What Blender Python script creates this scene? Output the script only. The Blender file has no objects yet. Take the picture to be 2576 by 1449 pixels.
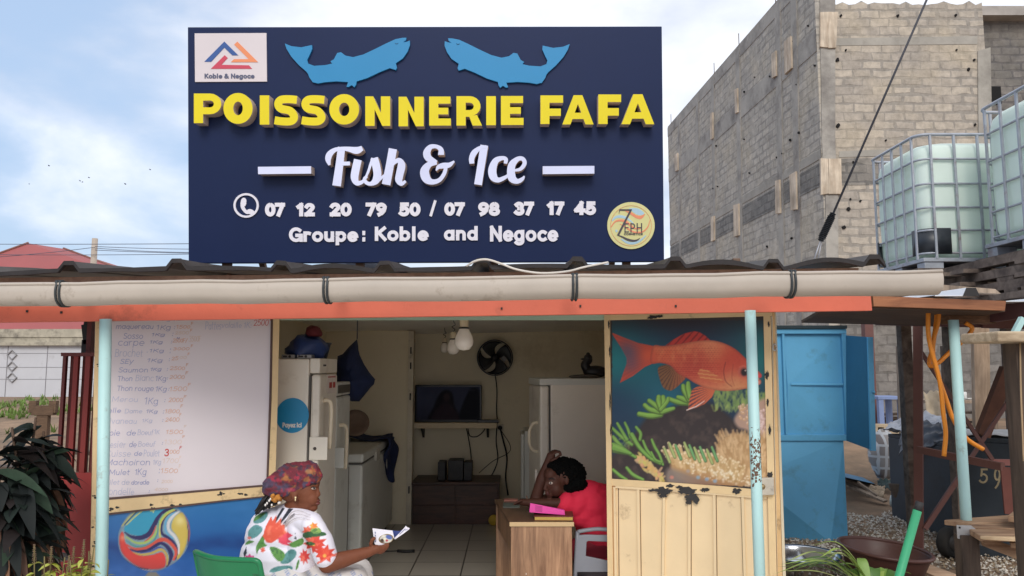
import bpy, bmesh, math, random
import numpy as np
from mathutils import Vector, Matrix, Euler, noise as mnoise
from mathutils.geometry import tessellate_polygon
random.seed(7)
SC = bpy.context.scene
COL = SC.collection
R = math.radians
# ---------------------------------------------------------------- camera
PW, PH, PF = 2576.0, 1449.0, 1900.0          # working pixel frame of the photo and focal length in those pixels
HORIZON = 925.0
PITCH = math.atan((HORIZON - PH / 2) / PF)
EYE = Vector((0, 0, 1.6))
cam_d = bpy.data.cameras.new('camera')
cam_d.sensor_width = 36
cam_d.lens = PF / PW * 36
cam_d.clip_start = 0.05
cam_d.clip_end = 600
cam = bpy.data.objects.new('camera', cam_d)
COL.objects.link(cam)
cam.location = EYE
cam.rotation_euler = (math.pi / 2 + PITCH, 0, 0)
SC.camera = cam
# ---------------------------------------------------------------- light
SUN_EL, SUN_AZ = R(37), R(181)               # azimuth measured from +Y towards +X: behind the camera, a little right
SC.view_settings.view_transform = 'Standard'
SC.view_settings.look = 'None'
SC.view_settings.exposure = 0.50
SC.view_settings.gamma = 1
SC.cycles.max_bounces = 16; SC.cycles.diffuse_bounces = 10
wd = bpy.data.worlds.new('World')
SC.world = wd
wd.use_nodes = True
nt = wd.node_tree
for n in list(nt.nodes): nt.nodes.remove(n)
def WN(t, **k):
 n = nt.nodes.new(t)
 for a, b in k.items(): setattr(n, a, b)
 return n
w_out = WN('ShaderNodeOutputWorld'); w_bg = WN('ShaderNodeBackground')
w_sky = WN('ShaderNodeTexSky', sky_type='NISHITA')
w_sky.sun_disc = False; w_sky.sun_elevation = SUN_EL; w_sky.sun_rotation = SUN_AZ
w_sky.air_density = 1.3; w_sky.dust_density = 3.0; w_sky.ozone_density = 1.2
w_tc = WN('ShaderNodeTexCoord')
w_map = WN('ShaderNodeMapping'); w_map.inputs['Scale'].default_value = (1.0, 1.0, 2.1); w_map.inputs['Location'].default_value = (0.35, 0.1, 0.42)
nt.links.new(w_tc.outputs['Generated'], w_map.inputs['Vector'])
w_n1 = WN('ShaderNodeTexNoise'); w_n1.inputs['Scale'].default_value = 3.4; w_n1.inputs['Detail'].default_value = 9; w_n1.inputs['Roughness'].default_value = 0.52; w_n1.inputs['Distortion'].default_value = 0.25
nt.links.new(w_map.outputs['Vector'], w_n1.inputs['Vector'])
# more cloud towards the right and overhead
w_sep = WN('ShaderNodeSeparateXYZ'); nt.links.new(w_tc.outputs['Generated'], w_sep.inputs['Vector'])
w_mx = WN('ShaderNodeMath', operation='MULTIPLY_ADD'); w_mx.inputs[1].default_value = 0.42; w_mx.inputs[2].default_value = -0.06
nt.links.new(w_sep.outputs['X'], w_mx.inputs[0])
w_mz = WN('ShaderNodeMath', operation='MULTIPLY_ADD'); w_mz.inputs[1].default_value = 0.70
nt.links.new(w_sep.outputs['Z'], w_mz.inputs[0]); nt.links.new(w_mx.outputs[0], w_mz.inputs[2])
w_add = WN('ShaderNodeMath', operation='ADD'); nt.links.new(w_n1.outputs['Fac'], w_add.inputs[0]); nt.links.new(w_mz.outputs[0], w_add.inputs[1])
w_rmp = WN('ShaderNodeValToRGB'); w_rmp.color_ramp.elements[0].position = 0.34; w_rmp.color_ramp.elements[1].position = 0.66
w_rmp.color_ramp.interpolation = 'EASE'
nt.links.new(w_add.outputs[0], w_rmp.inputs['Fac'])
# cloud colour: bright white with greyer bellies
w_n2 = WN('ShaderNodeTexNoise'); w_n2.inputs['Scale'].default_value = 3.4; w_n2.inputs['Detail'].default_value = 6
nt.links.new(w_map.outputs['Vector'], w_n2.inputs['Vector'])
w_cc = WN('ShaderNodeValToRGB')
w_cc.color_ramp.elements[0].position = 0.30; w_cc.color_ramp.elements[0].color = (0.46, 0.51, 0.62, 1)
w_cc.color_ramp.elements[1].position = 0.52; w_cc.color_ramp.elements[1].color = (0.74, 0.77, 0.84, 1)
w_ax = WN('ShaderNodeMath', operation='MULTIPLY_ADD'); w_ax.inputs[1].default_value = 0.16
nt.links.new(w_sep.outputs['X'], w_ax.inputs[0]); nt.links.new(w_n2.outputs['Fac'], w_ax.inputs[2])
nt.links.new(w_ax.outputs[0], w_cc.inputs['Fac'])
w_ss = WN('ShaderNodeVectorMath', operation='SCALE'); w_ss.inputs['Scale'].default_value = 0.10
nt.links.new(w_sky.outputs[0], w_ss.inputs[0])
# thin bright veil that pales the blue
w_veil = WN('ShaderNodeMixRGB'); w_veil.inputs[0].default_value = 0.70; w_veil.inputs[2].default_value = (0.40, 0.53, 0.74, 1)
nt.links.new(w_ss.outputs[0], w_veil.inputs[1])
w_mix = WN('ShaderNodeMixRGB')
nt.links.new(w_rmp.outputs[0], w_mix.inputs[0]); nt.links.new(w_veil.outputs[0], w_mix.inputs[1]); nt.links.new(w_cc.outputs[0], w_mix.inputs[2])
nt.links.new(w_mix.outputs[0], w_bg.inputs['Color']); w_bg.inputs['Strength'].default_value = 1.0
nt.links.new(w_bg.outputs[0], w_out.inputs['Surface'])
sun_d = bpy.data.lights.new('sun', 'SUN'); sun_d.energy = 1.25; sun_d.angle = R(24); sun_d.color = (1.0, 0.95, 0.87)
sun = bpy.data.objects.new('sun', sun_d); COL.objects.link(sun)
sdir = Vector((math.sin(SUN_AZ) * math.cos(SUN_EL), math.cos(SUN_AZ) * math.cos(SUN_EL), math.sin(SUN_EL)))
sun.rotation_euler = sdir.to_track_quat('Z', 'Y').to_euler()
# ---------------------------------------------------------------- photo geometry helpers
CP, SP = math.cos(PITCH), math.sin(PITCH)
def ray(px, py):
 cx = (px - PW / 2) / PF; cy = (PH / 2 - py) / PF
 return Vector((cx, CP - SP * cy, SP + CP * cy))
def at(px, py, Y):
 d = ray(px, py); return EYE + d * (Y / d.y)
def atz(px, py, z):
 d = ray(px, py); return EYE + d * ((z - EYE.z) / d.z)
def hit(px, py, P0, N):
 d = ray(px, py); return EYE + d * ((P0 - EYE).dot(N) / d.dot(N))
def proj(pts):
 """world points (n,3) -> photo pixels"""
 p = np.asarray(pts, float) - np.array(EYE)
 fw = p[:, 1] * CP + p[:, 2] * SP
 up = -p[:, 1] * SP + p[:, 2] * CP
 return PW / 2 + PF * p[:, 0] / fw, PH / 2 - PF * up / fw
def atg(px, py, dz=0.):
 Y = 5.0
 for _ in range(30):
  p = at(px, py, Y); q = atz(px, py, ground_z(p.x, Y) + dz); Y = .5 * Y + .5 * max(3., min(40., q.y))
 p = at(px, py, Y); return Vector((p.x, Y, ground_z(p.x, Y) + dz))
GZ = -0.12      # yard level; the shop floor is 0
# ---------------------------------------------------------------- object helpers
def tag(o, label=None, cat=None, group=None, kind=None):
 if label: o['label'] = label
 if cat: o['category'] = cat
 if group: o['group'] = group
 if kind: o['kind'] = kind
 return o
def thing(name, loc, label, cat, group=None):
 o = bpy.data.objects.new(name, None); COL.objects.link(o); o.location = loc; o.empty_display_size = .1
 return tag(o, label, cat, group)
def wloc(o):
 v = Vector((0, 0, 0))
 while o is not None:
  v += o.location; o = o.parent
 return v
def link_mesh(name, me, parent=None, origin=None):
 """me is in world coordinates; moved so that the object's origin is parent's origin (or the base centre)"""
 if parent is not None: off = wloc(parent)
 elif origin is not None: off = Vector(origin)
 else:
  co = np.empty(len(me.vertices) * 3); me.vertices.foreach_get('co', co); co = co.reshape(-1, 3)
  lo, hi = co.min(0), co.max(0); off = Vector(((lo[0] + hi[0]) / 2, (lo[1] + hi[1]) / 2, lo[2]))
 me.transform(Matrix.Translation(-off))
 o = bpy.data.objects.new(name, me); COL.objects.link(o)
 if parent is not None: o.parent = parent
 else: o.location = off
 return o
def spline(pts, n=6, closed=False):
 """Catmull-Rom through pts (any dimension)"""
 P = [np.array(p, float) for p in pts]
 if len(P) < 3: return P
 out = []; m = len(P)
 for i in range(m if closed else m - 1):
  p0 = P[(i - 1) % m] if (closed or i > 0) else 2 * P[0] - P[1]
  p1 = P[i]; p2 = P[(i + 1) % m]
  p3 = P[(i + 2) % m] if (closed or i + 2 < m) else 2 * P[-1] - P[-2]
  for k in range(n):
   t = k / n
   out.append(.5 * (2 * p1 + (p2 - p0) * t + (2 * p0 - 5 * p1 + 4 * p2 - p3) * t * t + (3 * p1 - p0 - 3 * p2 + p3) * t ** 3))
 if not closed: out.append(P[-1])
 return out
class MB:
 """collects shapes in world coordinates; build() links them as ONE mesh object"""
 def __init__(s): s.v = []; s.f = []; s.m = []; s.sm = []; s.mi = 0; s.smooth = False
 def add(s, vs, fs, smooth=None):
  b = len(s.v); s.v += [tuple(v) for v in vs]
  for f in fs:
   s.f.append(tuple(b + i for i in f)); s.m.append(s.mi); s.sm.append(s.smooth if smooth is None else smooth)
  return s
 def box(s, p0, p1, M=None):
  x0, y0, z0 = p0; x1, y1, z1 = p1
  x0, x1 = min(x0, x1), max(x0, x1); y0, y1 = min(y0, y1), max(y0, y1); z0, z1 = min(z0, z1), max(z0, z1)
  v = [Vector(c) for c in ((x0, y0, z0), (x1, y0, z0), (x1, y1, z0), (x0, y1, z0), (x0, y0, z1), (x1, y0, z1), (x1, y1, z1), (x0, y1, z1))]
  if M is not None: v = [M @ c for c in v]
  return s.add(v, [(0, 3, 2, 1), (4, 5, 6, 7), (0, 1, 5, 4), (1, 2, 6, 5), (2, 3, 7, 6), (3, 0, 4, 7)], False)
 def cbox(s, c, size, M=None):
  c = Vector(c); h = Vector(size) / 2
  if M is None: return s.box(c - h, c + h)
  return s.box(-h, h, Matrix.Translation(c) @ M)
 def bar(s, a, b, w, t, up=(0, 0, 1)):
  """rectangular bar from a to b; w across, t along up"""
  a, b = Vector(a), Vector(b); d = (b - a).normalized(); up = Vector(up)
  x = d.cross(up)
  if x.length < 1e-4: x = d.cross(Vector((0, 1, 0)))
  x.normalize(); u = x.cross(d).normalized()
  vs = []
  for p in (a, b):
   for sx, su in ((-1, -1), (1, -1), (1, 1), (-1, 1)): vs.append(p + x * (sx * w / 2) + u * (su * t / 2))
  return s.add(vs, [(0, 1, 2, 3), (7, 6, 5, 4), (0, 4, 5, 1), (1, 5, 6, 2), (2, 6, 7, 3), (3, 7, 4, 0)], False)
 def tube(s, pts, r, n=10, cap=True, smooth=True):
  P = [Vector(p) for p in pts]; m = len(P)
  rr = list(r) if hasattr(r, '__len__') else [r] * m
  t0 = (P[1] - P[0]).normalized()
  x = t0.cross(Vector((0, 0, 1)))
  if x.length < 1e-3: x = t0.cross(Vector((0, 1, 0)))
  x.normalize(); vs = []
  for i in range(m):
   t = ((P[min(i + 1, m - 1)] - P[max(i - 1, 0)])).normalized()
   x = (x - t * x.dot(t))
   if x.length < 1e-5: x = t.orthogonal()
   x.normalize(); y = t.cross(x)
   for k in range(n):
    a = 2 * math.pi * k / n; vs.append(P[i] + (x * math.cos(a) + y * math.sin(a)) * rr[i])
  fs = [(i * n + k, i * n + (k + 1) % n, (i + 1) * n + (k + 1) % n, (i + 1) * n + k) for i in range(m - 1) for k in range(n)]
  s.add(vs, fs, smooth)
  if cap:
   b = len(s.v) - m * n
   for f in (tuple(b + k for k in range(n - 1, -1, -1)), tuple(b + (m - 1) * n + k for k in range(n))):
    s.f.append(f); s.m.append(s.mi); s.sm.append(False)
  return s
 def lathe(s, prof, c, n=32, axis='z', smooth=True, a0=0, M=None):
  """prof: (r, h) list"""
  c = Vector(c); vs = []
  for r, h in prof:
   for k in range(n):
    a = a0 + 2 * math.pi * k / n; p = Vector((r * math.cos(a), r * math.sin(a), h))
    if axis == 'y': p = Vector((p.x, p.z, p.y))
    elif axis == 'x': p = Vector((p.z, p.x, p.y))
    if M is not None: p = M @ p
    vs.append(c + p)
  m = len(prof)
  fs = [(i * n + k, i * n + (k + 1) % n, (i + 1) * n + (k + 1) % n, (i + 1) * n + k) for i in range(m - 1) for k in range(n)]
  return s.add(vs, fs, smooth)
 def prism(s, loops, fn, d0, d1):
  """loops: outer 2D loop and holes; fn(x, y, d) -> world; side walls from d0 to front at d1"""
  if not isinstance(loops[0][0], (list, tuple, np.ndarray)): loops = [loops]
  flat = [p for l in loops for p in l]
  tris = tessellate_polygon([[Vector((p[0], p[1], 0)) for p in l] for l in loops])
  k = len(flat)
  vs = [fn(p[0], p[1], d1) for p in flat] + [fn(p[0], p[1], d0) for p in flat]
  mi = s.mi
  s.add(vs, [tuple(t) for t in tris] + [tuple(k + i for i in reversed(t)) for t in tris], False)
  b = len(s.v) - 2 * k; i0 = 0
  s.mi = getattr(s, 'side', mi)
  for l in loops:
   n = len(l)
   for i in range(n):
    a, c = b + i0 + i, b + i0 + (i + 1) % n
    s.f.append((a, c, c + k, a + k)); s.m.append(s.mi); s.sm.append(False)
   i0 += n
  s.mi = mi
  return s
 def ribbon(s, pts, fn, d0, d1, dz=0.0):
  """pts (x, y, w): variable-width stroke, a raised flat strip"""
  P = [np.array(p, float) for p in pts]; m = len(P); L = []; Rr = []
  for i in range(m):
   t = P[min(i + 1, m - 1)][:2] - P[max(i - 1, 0)][:2]; l = np.hypot(*t) or 1; t = t / l
   nrm = np.array((-t[1], t[0])) * P[i][2] / 2
   L.append(P[i][:2] + nrm); Rr.append(P[i][:2] - nrm)
  vs = []
  for i in range(m):
   e = d1 + dz * i
   vs += [fn(L[i][0], L[i][1], e), fn(Rr[i][0], Rr[i][1], e), fn(L[i][0], L[i][1], d0), fn(Rr[i][0], Rr[i][1], d0)]
  mi = s.mi; sd = getattr(s, 'side', mi)
  for i in range(m - 1):
   a = 4 * i; c = a + 4
   if i == 0: b = len(s.v); s.v += [tuple(v) for v in vs]
   for f, q in (((a, a + 1, c + 1, c), mi), ((a, c, c + 2, a + 2), sd), ((a + 1, a + 3, c + 3, c + 1), sd)):
    s.f.append(tuple(b + j for j in f)); s.m.append(q); s.sm.append(False)
  for f in ((0, 2, 3, 1), tuple(4 * (m - 1) + j for j in (0, 1, 3, 2))):
   s.f.append(tuple(b + j for j in f)); s.m.append(sd); s.sm.append(False)
  return s
 def sphere(s, c, r, n=16, M=None):
  rr = Vector(r) if hasattr(r, '__len__') else Vector((r, r, r)); c = Vector(c); vs = []; h = n // 2
  for i in range(h + 1):
   th = math.pi * i / h
   for k in range(n):
    p = Vector((math.sin(th) * math.cos(2 * math.pi * k / n) * rr.x, math.sin(th) * math.sin(2 * math.pi * k / n) * rr.y, math.cos(th) * rr.z))
    vs.append(c + (M @ p if M is not None else p))
  fs = [(i * n + k, (i + 1) * n + k, (i + 1) * n + (k + 1) % n, i * n + (k + 1) % n) for i in range(h) for k in range(n)]
  return s.add(vs, fs, True)
 def mesh(s, name):
  me = bpy.data.meshes.new(name); me.from_pydata(s.v, [], s.f)
  me.polygons.foreach_set('material_index', s.m); me.polygons.foreach_set('use_smooth', s.sm)
  return me
 def build(s, name, mats, parent=None, origin=None, bevel=0, weld=False):
  me = s.mesh(name)
  bm = bmesh.new(); bm.from_mesh(me)
  if weld: bmesh.ops.remove_doubles(bm, verts=bm.verts, dist=1e-4)
  bmesh.ops.recalc_face_normals(bm, faces=bm.faces)
  bm.to_mesh(me); bm.free()
  for m in (mats if isinstance(mats, (list, tuple)) else [mats]): me.materials.append(m)
  o = link_mesh(name, me, parent, origin)
  if bevel:
   b = o.modifiers.new('bevel', 'BEVEL'); b.width = bevel; b.segments = 2; b.limit_method = 'ANGLE'; b.angle_limit = R(40)
  return o
def box_between(p0, p1, name, mat, parent=None, bevel=0, M=None):
 return MB().box(p0, p1, M).build(name, mat, parent, bevel=bevel)
# ---------------------------------------------------------------- materials
def lin(c):
 """sRGB 0-255 -> linear"""
 return tuple(((x / 255) / 12.92 if x <= 10 else (((x / 255) + .055) / 1.055) ** 2.4) for x in c)
MATS = {}
def mat(name, col, rough=.6, metal=0., var=.14, scale=5., bump=0., bscale=60., dirt=None, dscale=3., damt=.5, coat=0., emit=None, estr=0., trans=0., spec=.5, stretch=None, sub=0.):
 """principled material with procedural colour variation, dirt patches and bump"""
 if name in MATS: return MATS[name]
 m = bpy.data.materials.new(name); m.use_nodes = True; MATS[name] = m
 t = m.node_tree; b = t.nodes['Principled BSDF']; N = t.nodes.new; L = t.links.new
 b.inputs['Roughness'].default_value = rough; b.inputs['Metallic'].default_value = metal
 b.inputs['Specular IOR Level'].default_value = spec
 c = lin(col)
 tc = N('ShaderNodeTexCoord'); src = tc.outputs['Object']
 if stretch:
  mp = N('ShaderNodeMapping'); mp.inputs['Scale'].default_value = stretch; L(src, mp.inputs['Vector']); src = mp.outputs['Vector']
 n1 = N('ShaderNodeTexNoise'); n1.inputs['Scale'].default_value = scale; n1.inputs['Detail'].default_value = 6; n1.inputs['Roughness'].default_value = .6
 L(src, n1.inputs['Vector'])
 mr = N('ShaderNodeMapRange'); mr.inputs['From Min'].default_value = .3; mr.inputs['From Max'].default_value = .7
 mr.inputs['To Min'].default_value = 1 - var; mr.inputs['To Max'].default_value = 1 + var; L(n1.outputs['Fac'], mr.inputs['Value'])
 vm = N('ShaderNodeVectorMath'); vm.operation = 'SCALE'; vm.inputs[0].default_value = c; L(mr.outputs[0], vm.inputs['Scale'])
 out = vm.outputs[0]
 if dirt:
  n2 = N('ShaderNodeTexNoise'); n2.inputs['Scale'].default_value = dscale; n2.inputs['Detail'].default_value = 8; n2.inputs['Roughness'].default_value = .7
  L(src, n2.inputs['Vector'])
  rp = N('ShaderNodeValToRGB'); rp.color_ramp.elements[0].position = .62 - damt * .22; rp.color_ramp.elements[1].position = .78 - damt * .1
  L(n2.outputs['Fac'], rp.inputs['Fac'])
  mx = N('ShaderNodeMixRGB'); mx.inputs[2].default_value = (*lin(dirt), 1); L(rp.outputs[0], mx.inputs[0]); L(out, mx.inputs[1]); out = mx.outputs[0]
 L(out, b.inputs['Base Color'])
 # small roughness variation
 mr2 = N('ShaderNodeMapRange'); mr2.inputs['To Min'].default_value = max(.05, rough - .12); mr2.inputs['To Max'].default_value = min(1, rough + .12)
 L(n1.outputs['Fac'], mr2.inputs['Value']); L(mr2.outputs[0], b.inputs['Roughness'])
 if bump:
  n3 = N('ShaderNodeTexNoise'); n3.inputs['Scale'].default_value = bscale; n3.inputs['Detail'].default_value = 4; L(src, n3.inputs['Vector'])
  bp = N('ShaderNodeBump'); bp.inputs['Strength'].default_value = bump; bp.inputs['Distance'].default_value = .01
  L(n3.outputs['Fac'], bp.inputs['Height']); L(bp.outputs[0], b.inputs['Normal'])
 if coat: b.inputs['Coat Weight'].default_value = coat; b.inputs['Coat Roughness'].default_value = .15
 if emit: b.inputs['Emission Color'].default_value = (*lin(emit), 1); b.inputs['Emission Strength'].default_value = estr
 if trans: b.inputs['Transmission Weight'].default_value = trans
 if sub: b.inputs['Subsurface Weight'].default_value = sub; b.inputs['Subsurface Radius'].default_value = (.05, .05, .05)
 return m
def vcol_mat(name, rough=.5, bump=0., bscale=200., coat=0., spec=.5, var=.0):
 if name in MATS: return MATS[name]
 m = bpy.data.materials.new(name); m.use_nodes = True; MATS[name] = m
 t = m.node_tree; b = t.nodes['Principled BSDF']; b.inputs['Roughness'].default_value = rough; b.inputs['Specular IOR Level'].default_value = spec
 a = t.nodes.new('ShaderNodeAttribute'); a.attribute_name = 'Col'
 t.links.new(a.outputs['Color'], b.inputs['Base Color'])
 if bump:
  tc = t.nodes.new('ShaderNodeTexCoord'); n3 = t.nodes.new('ShaderNodeTexNoise'); n3.inputs['Scale'].default_value = bscale; t.links.new(tc.outputs['Object'], n3.inputs['Vector'])
  bp = t.nodes.new('ShaderNodeBump'); bp.inputs['Strength'].default_value = bump; bp.inputs['Distance'].default_value = .01
  t.links.new(n3.outputs['Fac'], bp.inputs['Height']); t.links.new(bp.outputs[0], b.inputs['Normal'])
 if coat: b.inputs['Coat Weight'].default_value = coat
 return m
def wood(name, dark, light, rough=.6, scale=(1.5, 1.5, 14), ring=9., bump=.15):
 """streaked timber; scale stretches the grain (small value = along the grain)"""
 if name in MATS: return MATS[name]
 m = bpy.data.materials.new(name); m.use_nodes = True; MATS[name] = m
 t = m.node_tree; b = t.nodes['Principled BSDF']; b.inputs['Roughness'].default_value = rough; N = t.nodes.new; L = t.links.new
 tc = N('ShaderNodeTexCoord'); mp = N('ShaderNodeMapping'); mp.inputs['Scale'].default_value = scale; L(tc.outputs['Object'], mp.inputs['Vector'])
 n = N('ShaderNodeTexNoise'); n.inputs['Scale'].default_value = ring; n.inputs['Detail'].default_value = 8; n.inputs['Roughness'].default_value = .65; n.inputs['Distortion'].default_value = .6
 L(mp.outputs[0], n.inputs['Vector'])
 rp = N('ShaderNodeValToRGB'); rp.color_ramp.elements[0].position = .32; rp.color_ramp.elements[1].position = .68
 rp.color_ramp.elements[0].color = (*lin(dark), 1); rp.color_ramp.elements[1].color = (*lin(light), 1)
 L(n.outputs['Fac'], rp.inputs['Fac'])
 n2 = N('ShaderNodeTexNoise'); n2.inputs['Scale'].default_value = 2.5; n2.inputs['Detail'].default_value = 5; L(tc.outputs['Object'], n2.inputs['Vector'])
 mr = N('ShaderNodeMapRange'); mr.inputs['From Min'].default_value = .3; mr.inputs['From Max'].default_value = .7; mr.inputs['To Min'].default_value = .7; mr.inputs['To Max'].default_value = 1.2; L(n2.outputs['Fac'], mr.inputs['Value'])
 vm = N('ShaderNodeVectorMath'); vm.operation = 'SCALE'; L(rp.outputs[0], vm.inputs[0]); L(mr.outputs[0], vm.inputs['Scale']); L(vm.outputs[0], b.inputs['Base Color'])
 if bump:
  bp = N('ShaderNodeBump'); bp.inputs['Strength'].default_value = bump; bp.inputs['Distance'].default_value = .01; L(n.outputs['Fac'], bp.inputs['Height']); L(bp.outputs[0], b.inputs['Normal'])
 return m
# ---------------------------------------------------------------- painter: colours of printed pictures and cloth, written to vertices
def vnoise(x, y, s, seed=0):
 x = np.asarray(x) / s + seed * 17.3; y = np.asarray(y) / s + seed * 9.1
 xi = np.floor(x); yi = np.floor(y); fx = x - xi; fy = y - yi; fx = fx * fx * (3 - 2 * fx); fy = fy * fy * (3 - 2 * fy)
 h = lambda a, b: np.modf(np.abs(np.sin(a * 127.1 + b * 311.7 + seed * 74.7) * 43758.5453))[0]
 return (h(xi, yi) * (1 - fx) + h(xi + 1, yi) * fx) * (1 - fy) + (h(xi, yi + 1) * (1 - fx) + h(xi + 1, yi + 1) * fx) * fy
def fbm(x, y, s, seed=0):
 return (vnoise(x, y, s, seed) + .5 * vnoise(x, y, s / 2, seed + 1) + .25 * vnoise(x, y, s / 4, seed + 2)) / 1.75
class Paint:
 """colours in sRGB 0-255 over sample points X, Y (photo-crop pixels)"""
 def __init__(s, X, Y, base): s.X = np.asarray(X, float); s.Y = np.asarray(Y, float); s.C = np.tile(np.array(base, float), (len(s.X), 1))
 def mix(s, a, col):
  a = np.clip(a, 0, 1)[:, None]; s.C = s.C * (1 - a) + np.asarray(col, float) * a; return s
 def dist(s, pts, closed=False, w=None):
  P = [np.array(p, float) for p in pts]; best = np.full(len(s.X), 1e9)
  n = len(P)
  for i in range(n if closed else n - 1):
   a, b = P[i], P[(i + 1) % n]; d = b[:2] - a[:2]; l2 = d @ d or 1e-9
   t = np.clip(((s.X - a[0]) * d[0] + (s.Y - a[1]) * d[1]) / l2, 0, 1)
   q = np.hypot(s.X - a[0] - t * d[0], s.Y - a[1] - t * d[1])
   if w: q = q - (a[2] + t * (b[2] - a[2])) / 2
   best = np.minimum(best, q)
  return best
 def inside(s, pts):
  r = np.zeros(len(s.X), bool); n = len(pts)
  for i in range(n):
   (x0, y0), (x1, y1) = pts[i][:2], pts[(i + 1) % n][:2]
   if y0 == y1: continue
   c = (y0 > s.Y) != (y1 > s.Y)
   r ^= c & (s.X < (x1 - x0) * (s.Y - y0) / (y1 - y0) + x0)
  return r
 def sd(s, pts):
  d = s.dist(pts, True); return np.where(s.inside(pts), d, -d)
 def poly(s, pts, col, soft=4., a=1., smooth=0):
  if smooth: pts = spline(pts, smooth, True)
  return s.mix(np.clip(.5 + s.sd(pts) / soft, 0, 1) * a, col)
 def stroke(s, pts, col, soft=4., a=1., n=0):
  if n: pts = spline(pts, n)
  d = s.dist(pts, w=True); return s.mix(np.clip(.5 - d / soft, 0, 1) * a, col)
 def ell(s, cx, cy, rx, ry, col, soft=.15, a=1., rot=0):
  c, q = math.cos(R(rot)), math.sin(R(rot)); x = s.X - cx; y = s.Y - cy
  d = np.hypot((x * c + y * q) / rx, (-x * q + y * c) / ry)
  return s.mix(np.clip(.5 + (1 - d) / soft, 0, 1) * a, col)
 def linear(s):
  c = np.clip(s.C / 255, 0, 1); l = np.where(c <= .04045, c / 12.92, ((c + .055) / 1.055) ** 2.4)
  return np.concatenate([l, np.ones((len(l), 1))], 1).astype(np.float32)
def set_cols(me, C):
 a = me.color_attributes.new('Col', 'FLOAT_COLOR', 'POINT'); a.data.foreach_set('color', C.ravel())
def world_cos(o):
 me = o.data; co = np.empty(len(me.vertices) * 3); me.vertices.foreach_get('co', co)
 return co.reshape(-1, 3) + np.array(wloc(o))
def grid_panel(name, corner, nu, nv, thick_dir, t, parent, m):
 """flat board: corner(u, v) -> world for u, v in 0..1, with a back face t behind; returns object; front verts come first"""
 vs = [tuple(corner(i / nu, j / nv)) for j in range(nv + 1) for i in range(nu + 1)]
 f = [(j * (nu + 1) + i, j * (nu + 1) + i + 1, (j + 1) * (nu + 1) + i + 1, (j + 1) * (nu + 1) + i) for j in range(nv) for i in range(nu)]
 k = len(vs); d = Vector(thick_dir) * t
 cs = [Vector(corner(u, v)) + d for u, v in ((0, 0), (1, 0), (1, 1), (0, 1))]
 vs += [tuple(c) for c in cs]; f.append((k + 3, k + 2, k + 1, k))
 ci = [0, nu, (nv + 1) * (nu + 1) - 1, nv * (nu + 1)]
 for a in range(4): f.append((ci[a], k + a, k + (a + 1) % 4, ci[(a + 1) % 4]))
 me = bpy.data.meshes.new(name); me.from_pydata(vs, [], f); me.materials.append(m)
 return link_mesh(name, me, parent)
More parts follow.
